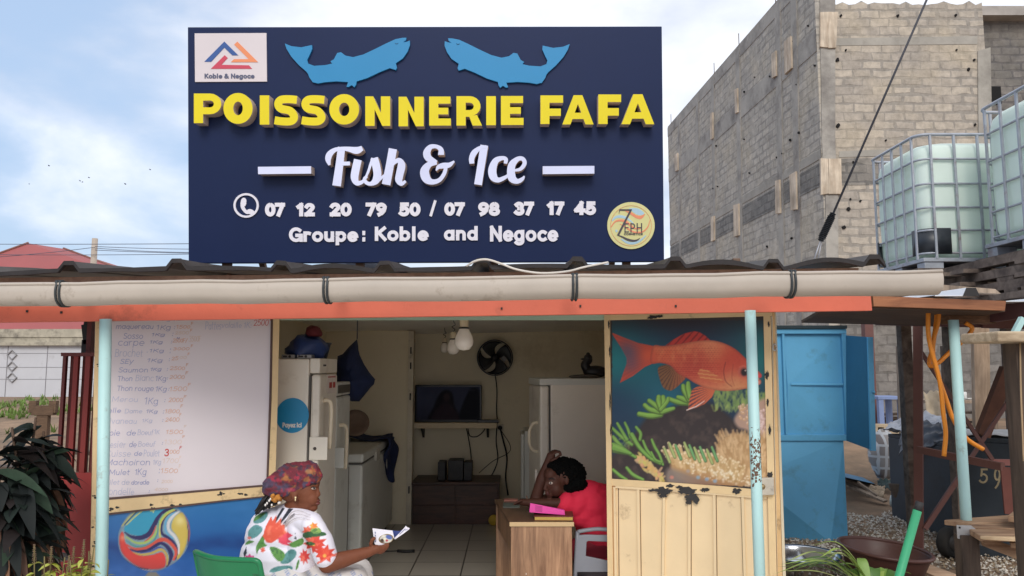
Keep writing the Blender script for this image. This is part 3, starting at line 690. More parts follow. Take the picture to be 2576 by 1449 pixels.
# handwriting, worn: three inks
Z1 = lambda x, y, d: leafL(254.9 + .1771 * x, 791.6 + .1771 * y, d)
Z2 = lambda x, y, d: leafL(254.9 + .1771 * x, 1033.1 + .1771 * y, d)
INK = {'b': MB(), 'p': MB(), 'o': MB(), 'q': MB(), 'r': MB()}
def wr(k, s, box, fn=Z1, th=7, seed=None): text_fit(INK[k], s, box, fn, th, .0042, .0052, .12, .09, .14, seed or sum(map(ord, s)) + int(box[0]))
for k, s, bx in (
 ('p', 'capitaine 1Kg', (330, 25, 985, 105)), ('b', ':', (1028, 45, 1046, 92)), ('o', '1500', (1075, 20, 1245, 80)),
 ('b', 'maquereau', (205, 148, 740, 222)), ('b', '1Kg', (785, 145, 985, 235)), ('b', ':', (1030, 160, 1048, 205)), ('o', '1500', (1065, 145, 1262, 200)), ('o', 'F', (1270, 103, 1306, 150)),
 ('b', 'Sosso', (312, 262, 590, 345)), ('b', '1Kg', (715, 260, 905, 320)), ('b', ':', (1004, 255, 1022, 305)), ('q', '2500', (1045, 235, 1245, 282)), ('o', 'F', (1258, 200, 1292, 242)),
 ('b', 'carpe', (240, 372, 610, 470)), ('b', '1Kg', (690, 365, 872, 425)), ('b', ':', (988, 370, 1004, 410)), ('o', '2500F/', (1010, 335, 1225, 402)), ('q', '3500F', (1240, 300, 1420, 390)), ('b', 'M', (1070, 318, 1112, 352)),
 ('p', 'Brochet', (190, 480, 590, 600)), ('b', '.1Kg', (645, 485, 888, 550)), ('b', ':', (970, 480, 988, 548)), ('o', '3000', (1015, 463, 1252, 507)), ('o', 'F', (1268, 423, 1304, 466)),
 ('b', 'SEy', (265, 628, 462, 718)), ('b', '1Kg', (655, 620, 870, 690)), ('b', ':', (958, 618, 974, 662)), ('o', '25', (995, 590, 1095, 648)), ('q', '00', (1110, 586, 1212, 630)), ('o', 'F', (1222, 540, 1254, 580)),
 ('b', 'Saumon', (242, 748, 660, 822)), ('b', '1Kg', (700, 752, 855, 812)), ('b', ':', (930, 758, 946, 797)), ('o', '2500', (970, 733, 1188, 788)), ('o', 'F', (1200, 690, 1236, 735)),
 ('b', 'Thon', (235, 868, 440, 945)), ('p', 'Blanc', (480, 852, 745, 945)), ('b', '1Kg', (770, 868, 920, 965)), ('b', ':', (930, 888, 946, 922)), ('o', '2000', (965, 852, 1182, 915)), ('o', 'F', (1192, 803, 1236, 852)),
 ('b', 'Thon', (228, 1005, 440, 1085)), ('b', 'rouge', (475, 1030, 745, 1105)), ('b', '1Kg', (772, 1018, 930, 1110)), ('b', ':', (950, 1038, 966, 1080)), ('o', '1500', (972, 1018, 1218, 1088)), ('o', 'F', (1226, 970, 1272, 1018)),
 ('p', 'Merou', (150, 1158, 520, 1242)), ('b', '1Kg', (615, 1172, 805, 1300)), ('b', ':', (894, 1198, 910, 1242)), ('o', '2000', (950, 1178, 1158, 1242)), ('o', 'F', (1165, 1145, 1212, 1188)),
 ('b', 'Belle', (20, 1318, 280, 1395)), ('p', 'Dame', (330, 1335, 580, 1402)), ('b', '1Kg', (640, 1345, 800, 1412)), ('b', ':', (874, 1355, 892, 1405)), ('o', '1800', (905, 1338, 1112, 1402)), ('o', 'F', (1120, 1273, 1160, 1320)),
 ('p', 'Pattes', (1475, 95, 1705, 215)), ('p', 'volaille 1K:', (1710, 100, 2130, 190)), ('r', '2500', (2160, 68, 2375, 158)), ('r', 'F', (2392, 50, 2432, 92))):
 wr(k, s, bx)
for k, s, bx in (
 ('p', 'vivaneau', (60, 105, 505, 188)), ('p', '1Kg', (580, 112, 725, 180)), ('b', ':', (864, 118, 880, 156)), ('o', '2400', (905, 90, 1108, 157)), ('o', 'F', (1106, 32, 1138, 82)),
 ('b', 'Foie', (60, 270, 265, 355)), ('b', 'de', (360, 270, 490, 352)), ('p', 'Boeuf', (510, 265, 745, 350)), ('p', '1K', (752, 262, 828, 335)), ('o', '1500', (920, 268, 1162, 332)), ('q', 'F', (1170, 202, 1210, 242)),
 ('p', 'Gesier', (40, 420, 350, 525)), ('b', 'de', (395, 430, 500, 520)), ('p', 'Boeuf', (520, 430, 775, 512)), ('b', ':', (858, 445, 876, 482)), ('q', '1300', (895, 408, 1138, 478)), ('o', 'F', (1148, 350, 1188, 390)),
 ('p', 'Cuisse', (70, 560, 420, 655)), ('b', 'de', (465, 570, 580, 640)), ('p', 'Poulet', (600, 548, 830, 652)), ('o', '000', (970, 552, 1108, 612)), ('r', 'F', (1106, 500, 1146, 550)),
 ('b', 'Machoiron', (70, 680, 690, 775)), ('p', '1Kg', (735, 695, 850, 785)), ('q', '1700', (870, 672, 1098, 747)), ('q', 'F', (1106, 640, 1136, 682)),
 ('b', 'Mulet', (112, 828, 405, 915)), ('b', '1Kg', (480, 818, 642, 940)), ('b', ':', (815, 822, 832, 888)), ('o', '1500', (845, 815, 1085, 888)), ('q', 'F', (1096, 758, 1132, 816)),
 ('p', 'Filet de', (60, 970, 400, 1052)), ('b', 'dorade', (425, 975, 680, 1050)), ('b', ':', (793, 975, 808, 1010)), ('q', '2000', (850, 980, 1012, 1028)),
 ('p', 'rondelle', (60, 1095, 465, 1195)), ('b', ':', (672, 1128, 688, 1165)), ('q', '4000', (755, 1092, 945, 1142))):
 wr(k, s, bx, Z2)
text_fit(INK['r'], '3', (893, 540, 960, 648), Z2, 16, .0042, .0052, .1, .03, .1)
for k, nm, c in (('b', 'blue_marker', (152, 154, 194)), ('p', 'faded_blue_marker', (188, 188, 210)), ('o', 'orange_marker', (218, 170, 146)), ('q', 'faded_orange_marker', (222, 200, 188)), ('r', 'red_marker', (200, 70, 60))):
 INK[k].build('handwriting', mat(nm, c, .6, 0, .08, 30), doorL)
# printed ball picture under the price board
def ball_picture():
 tl, tr, bl, br = leafL(262, 1284, .006), leafL(675, 1240, .006), leafL(254, 1690, .006), leafL(668, 1600, .006)
 fn = lambda u, v: bl.lerp(br, u).lerp(tl.lerp(tr, u), v)
 o = grid_panel('ball_picture', fn, 190, 170, -LN, .012, doorL, vcol_mat('ball_print', .35, spec=.5))
 X, Y = proj(world_cos(o)); x = (X - 254.9) / .17187; y = (Y - 1234.3) / .17187
 p = Paint(x, y, (54, 118, 176))
 p.mix(np.clip((y - 150) / 900, 0, 1) * .8, (34, 84, 158)); n = fbm(x, y * 2.2, 420, 3)
 p.mix(np.clip((n - .45) * 3, 0, 1) * .45, (66, 128, 190))
 p.mix(np.exp(-((y - 820 - 60 * np.sin(x / 400)) / 120) ** 2) * .7 * np.clip(n * 1.6, .3, 1), (26, 46, 108))
 p.mix(np.clip((y - 1000) / 150, 0, 1) * np.clip((n - .3) * 2.5, 0, 1) * .7, (70, 116, 196)); p.mix(np.clip((y - 1240) / 120, 0, 1) * .6, (60, 104, 180))
 # stand under the ball
 p.poly([(640, 1249), (690, 1190), (800, 1190), (860, 1249), (980, 1700), (520, 1700)], (128, 124, 118), 20, 1, 0)
 B = [(775, 162), (900, 172), (1040, 215), (1170, 300), (1265, 430), (1300, 590), (1285, 740), (1230, 890), (1130, 1010), (1010, 1095), (880, 1160), (750, 1180), (600, 1155), (470, 1095), (350, 1010), (270, 880), (246, 740), (256, 610), (310, 480), (400, 350), (520, 250), (640, 190)]
 Bs = spline(B, 4, True); ins = p.sd(Bs); a = np.clip(.5 + ins / 10, 0, 1); base = p.C.copy()
 q = Paint(x, y, (132, 160, 176))
 S = lambda pts, col, soft=8: q.stroke(pts, col, soft, 1, 6)
 q.poly([(330, 560), (420, 430), (560, 300), (760, 185), (1000, 210), (1100, 270), (1000, 270), (880, 330), (800, 440), (720, 590), (640, 660), (480, 650), (370, 610)], (58, 158, 192), 8, 1, 4)
 S([(300, 520, 20), (430, 370, 26), (600, 240, 22), (700, 185, 14)], (196, 196, 128)); S([(340, 500, 14), (480, 345, 16), (620, 235, 14), (720, 185, 8)], (48, 84, 118)); S([(370, 500, 14), (500, 375, 18), (650, 262, 14), (780, 190, 10)], (206, 204, 118))
 S([(1040, 262, 30), (930, 300, 46), (830, 400, 60), (760, 530, 66), (690, 640, 70), (560, 690, 62), (430, 670, 40), (345, 610, 20)], (52, 46, 96))
 S([(1090, 290, 26), (990, 330, 30), (905, 430, 32), (880, 560, 32), (900, 640, 40), (1000, 700, 44), (1080, 800, 46), (1110, 900, 40), (1080, 1000, 30)], (52, 46, 96))
 S([(1060, 272, 22), (950, 330, 26), (860, 440, 26), (820, 560, 26), (760, 680, 30), (640, 760, 34), (500, 760, 30), (370, 680, 20)], (172, 200, 108)); S([(1080, 280, 14), (965, 345, 18), (880, 450, 20), (850, 570, 22), (862, 680, 26)], (214, 200, 92))
 S([(900, 345, 12), (840, 450, 14), (825, 600, 18), (770, 730, 24), (640, 810, 26), (500, 815, 24), (360, 730, 14)], (84, 152, 152)); S([(800, 520, 18), (750, 640, 22), (690, 705, 22), (640, 740, 16)], (206, 108, 84))
 S([(370, 790, 20), (480, 850, 34), (620, 850, 46), (750, 790, 52), (860, 720, 56), (960, 730, 54), (1050, 810, 50), (1095, 900, 44), (1060, 1010, 30)], (214, 88, 74))
 S([(390, 850, 22), (520, 890, 32), (680, 870, 40), (800, 800, 46), (880, 770, 46), (970, 830, 60), (1020, 930, 66), (1000, 1040, 40), (960, 1110, 20)], (50, 46, 98)); S([(420, 880, 18), (560, 915, 22), (720, 890, 28), (840, 830, 32), (920, 870, 30), (960, 950, 30), (975, 1040, 20)], (70, 92, 168))
 S([(380, 850, 16), (450, 900, 22), (600, 935, 30), (740, 910, 34), (870, 860, 36), (940, 910, 32), (970, 1000, 30), (960, 1090, 20)], (196, 172, 92))
 q.poly([(262, 700), (300, 600), (330, 640), (345, 740), (420, 860), (520, 935), (650, 955), (780, 930), (880, 900), (930, 950), (945, 1040), (920, 1120), (800, 1150), (640, 1140), (500, 1090), (380, 1000), (290, 880)], (222, 70, 66), 8, 1, 4)
 q.poly([(1190, 320), (1240, 420), (1265, 560), (1255, 740), (1200, 900), (1120, 1010), (1110, 960), (1145, 850), (1140, 740), (1090, 640), (1030, 560), (1040, 450), (1100, 360)], (208, 184, 92), 8, 1, 4)
 S([(1140, 305, 20), (1050, 370, 40), (985, 470, 44), (990, 580, 44), (1080, 680, 46), (1130, 800, 36), (1130, 920, 24)], (214, 212, 214)); S([(1070, 320, 20), (970, 400, 26), (935, 510, 30), (960, 620, 30), (1050, 700, 24)], (104, 170, 206))
 S([(1215, 330, 12), (1275, 480, 18), (1290, 620, 18), (1280, 740, 12)], (184, 92, 96)); S([(1255, 480, 8), (1275, 640, 12), (1262, 800, 10)], (70, 60, 92))
 q.poly([(760, 230), (772, 262), (800, 272), (778, 292), (768, 330), (740, 300), (705, 310), (722, 280), (690, 262), (735, 262)], (206, 218, 150), 6)
 S([(345, 1040, 16), (470, 1110, 20), (620, 1160, 20), (760, 1180, 16)], (206, 210, 220)); S([(270, 920, 12), (370, 1030, 16), (520, 1120, 18), (680, 1150, 14)], (58, 52, 90))
 q.mix(np.exp(-(np.hypot(x - 1150, y - 440) / 70) ** 2) * .5, (245, 238, 190)); q.mix(np.exp(-(np.hypot(x - 310, y - 690) / 45) ** 2) * .5, (245, 200, 140))
 q.mix(np.clip((60 - ins) / 60, 0, 1) * .22, (60, 60, 90)); q.mix(np.clip((y - 980) / 260, 0, 1) * .3, (84, 50, 54))
 p.C = base * (1 - a[:, None]) + q.C * a[:, None]
 set_cols(o.data, p.linear())
ball_picture()
# chipped paint spots on the left door's rails
ch = MB(); rnd = random.Random(4)
def chips(mb, fn, d, spots, rr=(2, 6)):
 for cx, cy, k in spots:
  for i in range(k):
   x = cx + rnd.gauss(0, 7); y = cy + rnd.gauss(0, 3.5); r = rnd.uniform(*rr)
   mb.prism([(x + r * rnd.uniform(.5, 1.2) * math.cos(a), y + r * rnd.uniform(.3, .8) * math.sin(a)) for a in np.arange(0, 6.28, 1.05)], fn, d - .002, d + .0004 * (1 + i))
chips(ch, leafL, .0165, [(283, 1278, 5), (385, 1276, 3), (437, 1266, 4), (552, 1240, 5), (600, 1243, 3)])
chips(ch, leafL, .0185, [(238, 1330, 4), (240, 1365, 6), (233, 1250, 4), (236, 1420, 4), (247, 925, 2)], (2, 5))
ch.build('chipped_paint', M_TAR, doorL)
# ---- open door with the fish picture (right)
K5 = lambda x, y: (1475.8 + .49055 * x, 737.9 + .49055 * y)
def r5(x, y, d): return leafR(*K5(x, y), d)
f = MB()
frame_bar(f, [(93, 112), (952, 92), (953, 117), (95, 139)], r5, -.03, .018)
frame_bar(f, [(94, 139), (122, 139), (132, 950), (140, 1449), (150, 2250), (122, 2250), (112, 1449), (106, 950)], r5, -.03, .018)
frame_bar(f, [(908, 118), (944, 117), (976, 1449), (994, 2200), (962, 2200), (940, 1449)], r5, -.03, .018)
frame_bar(f, [(131, 950), (420, 968), (700, 988), (932, 1010), (934, 1045), (700, 1028), (420, 1002), (132, 984)], r5, -.03, .014)
doorR = f.build('door', M_CREAM, shop)
doorR['label'] = 'right door leaf with the red fish picture and ribbed lower panel'
f = MB(); frame_bar(f, [(953, 95), (962, 96), (1003, 1449), (1022, 2200), (1008, 2200), (980, 1449)], r5, -.05, .005)
f.build('door_edge', M_CREAM_D, doorR)
lowp = MB(); lowp.prism([(131, 975), (420, 995), (700, 1018), (934, 1036), (944, 1449), (960, 2200), (146, 2250)], r5, -.016, -.004)
for x0, x1 in ((265, 271), (398, 392), (528, 527), (655, 660), (800, 812)):
 yt = 990 + (x0 - 130) * .075
 lowp.prism([(x0 - 7, yt), (x0 + 7, yt), (x1 + 7, 1449), (x1 + 10, 2220), (x1 - 4, 2220), (x1 - 7, 1449)], r5, -.004, .009)
for pts in ([(140, 992), (150, 992), (158, 1449), (168, 2240), (156, 2240), (146, 1449)], [(150, 985), (700, 1024), (925, 1044), (925, 1054), (700, 1035), (150, 997)]): lowp.prism(pts, r5, -.004, .012)
lowp.build('ribbed_panel', mat('cream_sheet_metal', (232, 206, 164), .5, 0, .05, 3, .05, 40, dirt=(150, 116, 84), dscale=4, damt=.08), doorR)
grv = MB()
for x0, x1 in ((274, 280), (389, 383), (537, 536), (664, 669), (791, 803)):
 yt = 996 + (x0 - 130) * .075
 grv.prism([(x0 - 1.6, yt), (x0 + 1.6, yt), (x1 + 1.6, 1449), (x1 + 2.6, 2220), (x1 - 1.6, 2220), (x1 - 1.6, 1449)], r5, -.004, -.0025)
grv.prism([(160, 1000), (164, 1000), (168, 1449), (176, 2240), (172, 2240), (163, 1449)], r5, -.004, -.0025)
grv.build('seam', mat('seam_brown', (120, 92, 70), .8, 0, .3, 20), doorR)  # thin darker brown lines beside the ribs
tar = MB()
def blot(cx, cy, rx, ry, d, seed):
 r_ = random.Random(seed); n = 22
 tar.prism([(cx + rx * r_.uniform(.55, 1.15) * math.cos(2 * math.pi * i / n), cy + ry * r_.uniform(.5, 1.2) * math.sin(2 * math.pi * i / n)) for i in range(n)], r5, d - .003, d)
for i, (cx, cy, rx, ry) in enumerate(((400, 1012, 42, 22), (395, 1035, 26, 14), (345, 1008, 34, 8), (520, 1012, 52, 20), (540, 1045, 36, 24), (525, 1070, 16, 14), (565, 1060, 16, 20), (610, 1005, 26, 13), (770, 1012, 28, 17), (430, 985, 24, 10), (480, 992, 22, 9), (890, 990, 26, 12), (350, 122, 30, 9), (380, 120, 18, 8), (330, 128, 20, 5))): blot(cx, cy, rx, ry, .0150 + .0004 * i + (.0045 if cy < 200 else 0), i)
for i, (cx, cy, rx, ry) in enumerate(((118, 160, 5, 24), (122, 300, 4, 30), (124, 560, 4, 50), (128, 700, 4, 30), (926, 420, 12, 26), (930, 560, 8, 20), (940, 700, 8, 30), (942, 930, 16, 18), (935, 160, 6, 16))): blot(cx, cy, rx, ry, .0190 + .0002 * i, 40 + i)
tar.build('tar_stain', M_TAR, doorR)
lb = MB(); lb.prism([(900, 942), (962, 940), (965, 1028), (902, 1030)], r5, 0, .05)
lock = lb.build('lock_box', mat('lock_paint', (196, 186, 170), .5, .1, .1, 8, 0, 60, dirt=(110, 98, 84), dscale=9, damt=.2), doorR, bevel=.004)
c0 = r5(906, 985, .05); MB().sphere(c0, .016, 14).build('lock_knob', mat('brass_worn', (150, 130, 96), .4, .7), lock)
MB().tube([r5(966 + 9 * math.cos(a), 277 + 17 * math.sin(a), .02) for a in np.arange(0, 6.3, .4)], .005, 6).build('ring_hook', mat('zinc', (190, 186, 180), .4, .6), doorR)
def fish_picture():
 q8 = lambda x, y, d: leafR(1529.5 + .31484 * x, 791.6 + .31484 * y, d)
 tl, tr, bl, br = q8(18, 34, .006), q8(1256, 12, .006), q8(30, 1335, .006), q8(1296, 1396, .006)
 fn = lambda u, v: bl.lerp(br, u).lerp(tl.lerp(tr, u), v)
 o = grid_panel('fish_picture', fn, 260, 270, -RN, .012, doorR, vcol_mat('fish_print', .4, spec=.4))
 X, Y = proj(world_cos(o)); x = (X - 1529.5) / .31484; y = (Y - 791.6) / .31484
 p = Paint(x, y, (24, 40, 62)); n1 = fbm(x, y, 260, 1); n2 = fbm(x, y, 60, 5); n3 = fbm(x, y, 18, 9); G = lambda cx, cy, r: np.exp(-((x - cx) ** 2 + (y - cy) ** 2) / (r * r))
 p.mix(np.clip((190 - y) / 130, 0, 1) * .9, (34, 28, 34))
 p.mix(G(60, 380, 260) * .95, (22, 118, 122)); p.mix(G(330, 430, 200) * .7, (20, 96, 108)); p.mix(G(1250, 330, 240) * .9, (24, 112, 110)); p.mix(G(480, 660, 230) * .8, (20, 92, 112)); p.mix(G(1000, 180, 200) * .3, (24, 60, 76)); p.mix(G(40, 700, 200) * .6, (24, 50, 80))
 # rock
 p.poly([(250, 900), (330, 800), (430, 770), (560, 720), (700, 690), (850, 720), (960, 800), (1060, 900), (1180, 960), (1300, 1000), (1300, 1400), (20, 1400), (20, 1150), (150, 1050)], (42, 34, 34), 40, 1, 5)
 p.mix(np.clip(p.sd([(250, 900), (430, 770), (700, 700), (950, 800), (1150, 950), (1300, 1000), (1300, 1400), (20, 1400), (20, 1150)]) / 60, 0, 1) * np.clip((n2 - .5) * 2.4, 0, 1) * .6, (86, 68, 60))
 rnd = random.Random(11)
 # soft green growth behind, upper right
 for i in range(260):
  cx = rnd.uniform(840, 1290); cy = 650 + rnd.uniform(-50, 120) + (cx - 840) * .12; t = rnd.uniform(.4, 1)
  p.stroke([(cx, cy, 5), (cx + rnd.uniform(-25, 25), cy - rnd.uniform(20, 60), 14)], (int(70 + 90 * t), int(112 + 66 * t), int(58 + 30 * t)), 16, .55)
 # pinkish coral, right
 p.poly([(1010, 830), (1080, 740), (1180, 700), (1300, 690), (1300, 1040), (1200, 1010), (1120, 930), (1040, 900)], (176, 138, 118), 30, 1, 5)
 for i in range(150):
  cx = rnd.uniform(1030, 1300); cy = rnd.uniform(720, 1010)
  if (cx - 1010) * .8 + 690 + 60 < cy - 40: continue
  pk = cx > 1190; p.ell(cx, cy, rnd.uniform(9, 15), rnd.uniform(10, 18), (216, 180, 176) if pk else (206, 158, 112), .6, .7); p.ell(cx - 3, cy - 5, 5, 6, (240, 216, 200), .8, .6)
 # beige coral mass
 p.poly([(880, 1040), (960, 960), (1060, 950), (1150, 985), (1300, 1010), (1300, 1390), (900, 1370), (620, 1330), (500, 1230), (560, 1120), (700, 1120), (860, 1110)], (176, 132, 84), 30, 1, 5)
 p.poly([(480, 1230), (600, 1260), (800, 1330), (900, 1370), (600, 1360), (470, 1340)], (124, 108, 98), 40, .9, 4)
 for i in range(420):
  cx = rnd.uniform(880, 1290); cy = rnd.uniform(955, 1330); a = -1.9 + (cx - 900) / 700 + rnd.uniform(-.25, .25); l = rnd.uniform(24, 60); t = rnd.uniform(0, 1)
  p.stroke([(cx, cy, 18), (cx + l * math.cos(a), cy + l * math.sin(a), 13)], (int(166 + 66 * t), int(122 + 70 * t), int(76 + 66 * t)), 10, .6)
 for i in range(240):
  t = rnd.random(); cx = 490 + 560 * t + rnd.uniform(-40, 40); cy = 1130 + 150 * t + rnd.uniform(-70, 70); u = rnd.random(); a = -2.2 + 1.1 * t + rnd.uniform(-.3, .3); l = rnd.uniform(20, 52)
  l *= 1.25; p.stroke([(cx, cy, 26), (cx + l * math.cos(a), cy + l * math.sin(a), 19)], (int(168 + 56 * u), int(126 + 62 * u), int(72 + 66 * u)), 9, .75); p.ell(cx + l * math.cos(a), cy + l * math.sin(a), 9, 9, (242, 220, 178), .7, .6)
 for i in range(90):
  cx = rnd.uniform(620, 1180); cy = 1180 + (cx - 560) * .26 + rnd.uniform(-40, 70); p.ell(cx, cy, rnd.uniform(5, 11), rnd.uniform(5, 11), (240, 226, 196), .9, .55)
 p.mix(np.clip((y - 1200 - (x - 560) * .25) / 90, 0, 1) * np.clip((x - 560) / 200, 0, 1) * .45, (124, 72, 44))
 for cx, cy, c in ((510, 1300, (214, 120, 100)), (720, 1300, (120, 160, 190)), (790, 1315, (110, 150, 190)), (855, 1330, (120, 160, 196)), (640, 1250, (150, 140, 140))): p.ell(cx, cy, 16, 14, c, .8, .7)
 for i in range(90):
  t = rnd.random(); cx = 240 + 200 * t + rnd.uniform(-20, 20); cy = 1140 + 170 * t + rnd.uniform(-30, 40); a = rnd.uniform(-2.6, -.5); l = rnd.uniform(12, 30)
  p.stroke([(cx, cy, 22), (cx + l * math.cos(a), cy + l * math.sin(a), 16)], (rnd.randint(184, 220), rnd.randint(146, 182), rnd.randint(86, 116)), 10, .8)
 # green fingers: (points with width), colour pairs
 def finger(pts, c, hl=None):
  pts = [(a, b, w * 1.35) for a, b, w in pts]; p.stroke(pts, tuple(int(v * .6) for v in c), 6, .9, 5); p.stroke([(a, b - w * .12, w * .7) for a, b, w in pts], c, 7, 1, 5)
  p.stroke([(a - w * .1, b - w * .22, w * .25) for a, b, w in pts], hl or tuple(min(255, int(v * 1.25)) for v in c), 7, .6, 5)
 for pts in ([(420, 800, 34), (340, 810, 36), (250, 795, 32)], [(420, 780, 34), (340, 760, 34), (295, 725, 30)], [(430, 770, 34), (370, 720, 34), (330, 690, 30)], [(430, 765, 36), (405, 700, 36), (405, 660, 32)], [(440, 760, 34), (445, 700, 34), (440, 660, 30)], [(430, 780, 30), (490, 760, 30), (525, 750, 22)], [(640, 705, 36), (560, 700, 34), (490, 675, 28)], [(640, 690, 34), (590, 670, 34), (560, 660, 26)], [(650, 680, 38), (610, 610, 36), (600, 570, 28)], [(655, 660, 36), (640, 590, 36), (640, 550, 28)], [(420, 760, 26), (470, 700, 26), (480, 670, 22)]): finger(pts, (112, 156, 62))
 for pts in ([(40, 980, 26), (130, 1080, 26), (220, 1140, 18)], [(36, 910, 22), (110, 980, 24), (190, 1040, 20)], [(75, 870, 18), (110, 930, 22), (150, 1000, 24)], [(135, 865, 16), (160, 920, 20), (180, 980, 22)], [(225, 900, 18), (260, 950, 22), (255, 1000, 20)], [(190, 960, 30), (250, 1060, 28), (330, 1140, 26), (420, 1190, 20)], [(280, 1010, 16), (310, 1080, 20), (350, 1130, 18)], [(350, 1000, 16), (375, 1060, 20), (410, 1120, 18), (440, 1200, 14)], [(345, 1100, 14), (380, 1160, 16), (430, 1180, 14)], [(150, 1225, 20), (200, 1280, 24), (280, 1320, 20)], [(40, 1240, 20), (100, 1290, 22), (150, 1320, 18)], [(40, 1060, 60), (100, 1080, 50), (180, 1110, 20)]): finger(pts, (96, 140, 58))
 for i, (a, b) in enumerate(((490, 1030), (540, 1045), (610, 1025), (650, 1045), (690, 1065), (735, 1060), (790, 1080), (830, 1060), (450, 1070))): finger([(a, b, 16), (a + 20, b + 50, 20), (a + 44, b + 110, 18)], (92, 142, 84) if i % 2 else (146, 160, 92))
 p.mix(np.clip(p.sd([(30, 940), (150, 960), (240, 980), (200, 1080), (30, 1120)]) / 40, 0, 1) * np.clip((n3 - .4) * 2, 0, .5), (128, 152, 72))
 # ---- the fish
 body = spline([(360, 252), (440, 250), (560, 236), (700, 212), (820, 205), (920, 226), (1010, 270), (1080, 330), (1130, 380), (1190, 440), (1225, 475), (1226, 500), (1205, 512), (1222, 525), (1216, 556), (1150, 580), (1050, 600), (930, 610), (800, 590), (700, 550), (640, 512), (560, 470), (500, 410), (420, 386), (340, 384)], 4, True)
 tail = [(26, 142), (120, 180), (240, 226), (370, 252), (370, 384), (290, 420), (200, 490), (95, 545), (120, 470), (150, 390), (150, 345), (110, 270), (60, 195)]
 p.poly(tail, (206, 66, 44), 6, 1)
 ts = np.clip(.5 + p.sd(tail) / 6, 0, 1); rays = .5 + .5 * np.sin(np.arctan2(y - 318, x - 420) * 70)
 p.mix(ts * rays * .3, (130, 44, 44)); p.mix(ts * G(150, 300, 100) * .75, (72, 76, 100)); p.mix(ts * G(180, 400, 80) * .5, (80, 70, 96)); p.mix(ts * G(320, 320, 60) * .6, (226, 86, 50))
 dors = [(460, 246), (520, 200), (610, 150), (690, 132), (730, 140), (780, 170), (820, 208), (700, 216), (560, 238)]
 p.poly(dors, (188, 46, 38), 6); ds = np.clip(.5 + p.sd(dors) / 6, 0, 1)
 p.mix(ds * (np.sin((x * .9 + y * .8) / 7.5) > .55) * .55, (84, 22, 26))
 anal = spline([(398, 430), (440, 405), (480, 404), (540, 440), (620, 495), (580, 550), (520, 600), (485, 606), (440, 580), (412, 510)], 3, True)
 p.poly(anal, (120, 74, 44), 6); an = np.clip(.5 + p.sd(anal) / 6, 0, 1); rays = np.sin(np.arctan2(y - 380, x - 560) * 44); p.mix(an * (rays > .3) * .6, (60, 40, 34)); p.mix(an * np.clip((x - 490) / 120, 0, 1) * .6, (190, 80, 50))
 pel = [(640, 760), (650, 680), (670, 600), (720, 570), (800, 580), (856, 604), (830, 660), (770, 715), (700, 745), (630, 764)]
 p.poly(pel, (206, 92, 58), 6); ps = np.clip(.5 + p.sd(pel) / 6, 0, 1); rays = np.sin(np.arctan2(y - 560, x - 900) * 60); p.mix(ps * (rays > .1) * np.clip((830 - x) / 160, 0, 1) * .8, (58, 40, 56)); p.stroke([(630, 762, 8), (700, 735, 8), (770, 690, 5)], (236, 210, 200), 5)
 b0 = p.C.copy(); q = Paint(x, y, (206, 76, 54)); bs = np.clip(.5 + p.sd(body) / 6, 0, 1)
 q.mix(np.clip((310 - y) / 100, 0, 1) * .8, (222, 126, 84)); q.mix(np.clip((y - 330) / 120, 0, 1) * np.clip((760 - x) / 200, 0, 1) * .55, (176, 48, 38)); q.mix(np.clip((y - 470 + (x - 800) * .06) / 120, 0, 1) * .85, (218, 146, 92)); q.mix(G(950, 420, 200) * .75, (204, 52, 38)); q.mix(G(830, 250, 90) * .5, (240, 170, 124)); q.mix(G(860, 290, 120) * .4, (224, 110, 62)); q.mix(G(1000, 560, 120) * .7, (214, 146, 92)); q.mix(G(450, 330, 160) * .35, (224, 96, 52)); q.mix(G(700, 400, 110) * .5, (168, 44, 36))
 # scales
 sx = x / 24 + (np.floor(y / 17) % 2) * .5; dxs = np.abs(np.modf(np.abs(sx))[0] - .5) * 2; dys = np.modf(y / 17)[0]
 sc = np.clip((dxs ** 2 + dys ** 2) - .75, 0, 1) * 2.0; reg = np.clip((x - 360) / 60, 0, 1) * np.clip((930 - x) / 90, 0, 1) * np.clip((y - 215) / 50, 0, 1) * np.clip((540 - y) / 60, 0, 1)
 q.mix(np.clip(sc, 0, 1) * reg * .32, (140, 40, 34)); q.mix(np.clip(1 - sc * 2, 0, 1) * np.clip(.5 - dys, 0, 1) * reg * .5, (236, 148, 84)); q.mix(np.clip((fbm(x, y * .5, 30, 2) - .5) * 3, 0, 1) * reg * .3, (232, 150, 90))
 q.mix(np.clip((n3 - .5) * 2, 0, 1) * .2, (150, 40, 34))
 q.stroke([(940, 380, 6), (925, 450, 7), (940, 530, 7), (990, 575, 4)], (120, 36, 32), 6, .7, 5); q.stroke([(1000, 400, 6), (990, 500, 6), (1010, 570, 4)], (150, 50, 40), 8, .5, 5)
 q.poly([(735, 432), (800, 445), (880, 490), (935, 545), (850, 540), (740, 512), (716, 470)], (206, 94, 58), 6); pf = np.clip(.5 + q.sd([(735, 432), (800, 445), (880, 490), (935, 545), (850, 540), (740, 512), (716, 470)]) / 6, 0, 1); q.mix(pf * (np.sin((y - x * .12) / 4.6) > .4) * .5, (230, 168, 96))
 q.ell(1084, 455, 46, 48, (196, 84, 66), .2); q.ell(1088, 458, 33, 36, (132, 62, 52), .2); q.ell(1088, 460, 24, 27, (38, 26, 28), .2); q.ell(1098, 446, 6, 6, (220, 190, 180), .5); q.stroke([(1050, 420, 8), (1080, 408, 9), (1118, 418, 6)], (220, 96, 72), 6, .8, 4)
 q.ell(1215, 490, 16, 16, (226, 66, 70), .4); q.stroke([(1185, 512, 6), (1222, 514, 7)], (244, 210, 196), 5); q.ell(1210, 545, 12, 16, (226, 140, 120), .5)
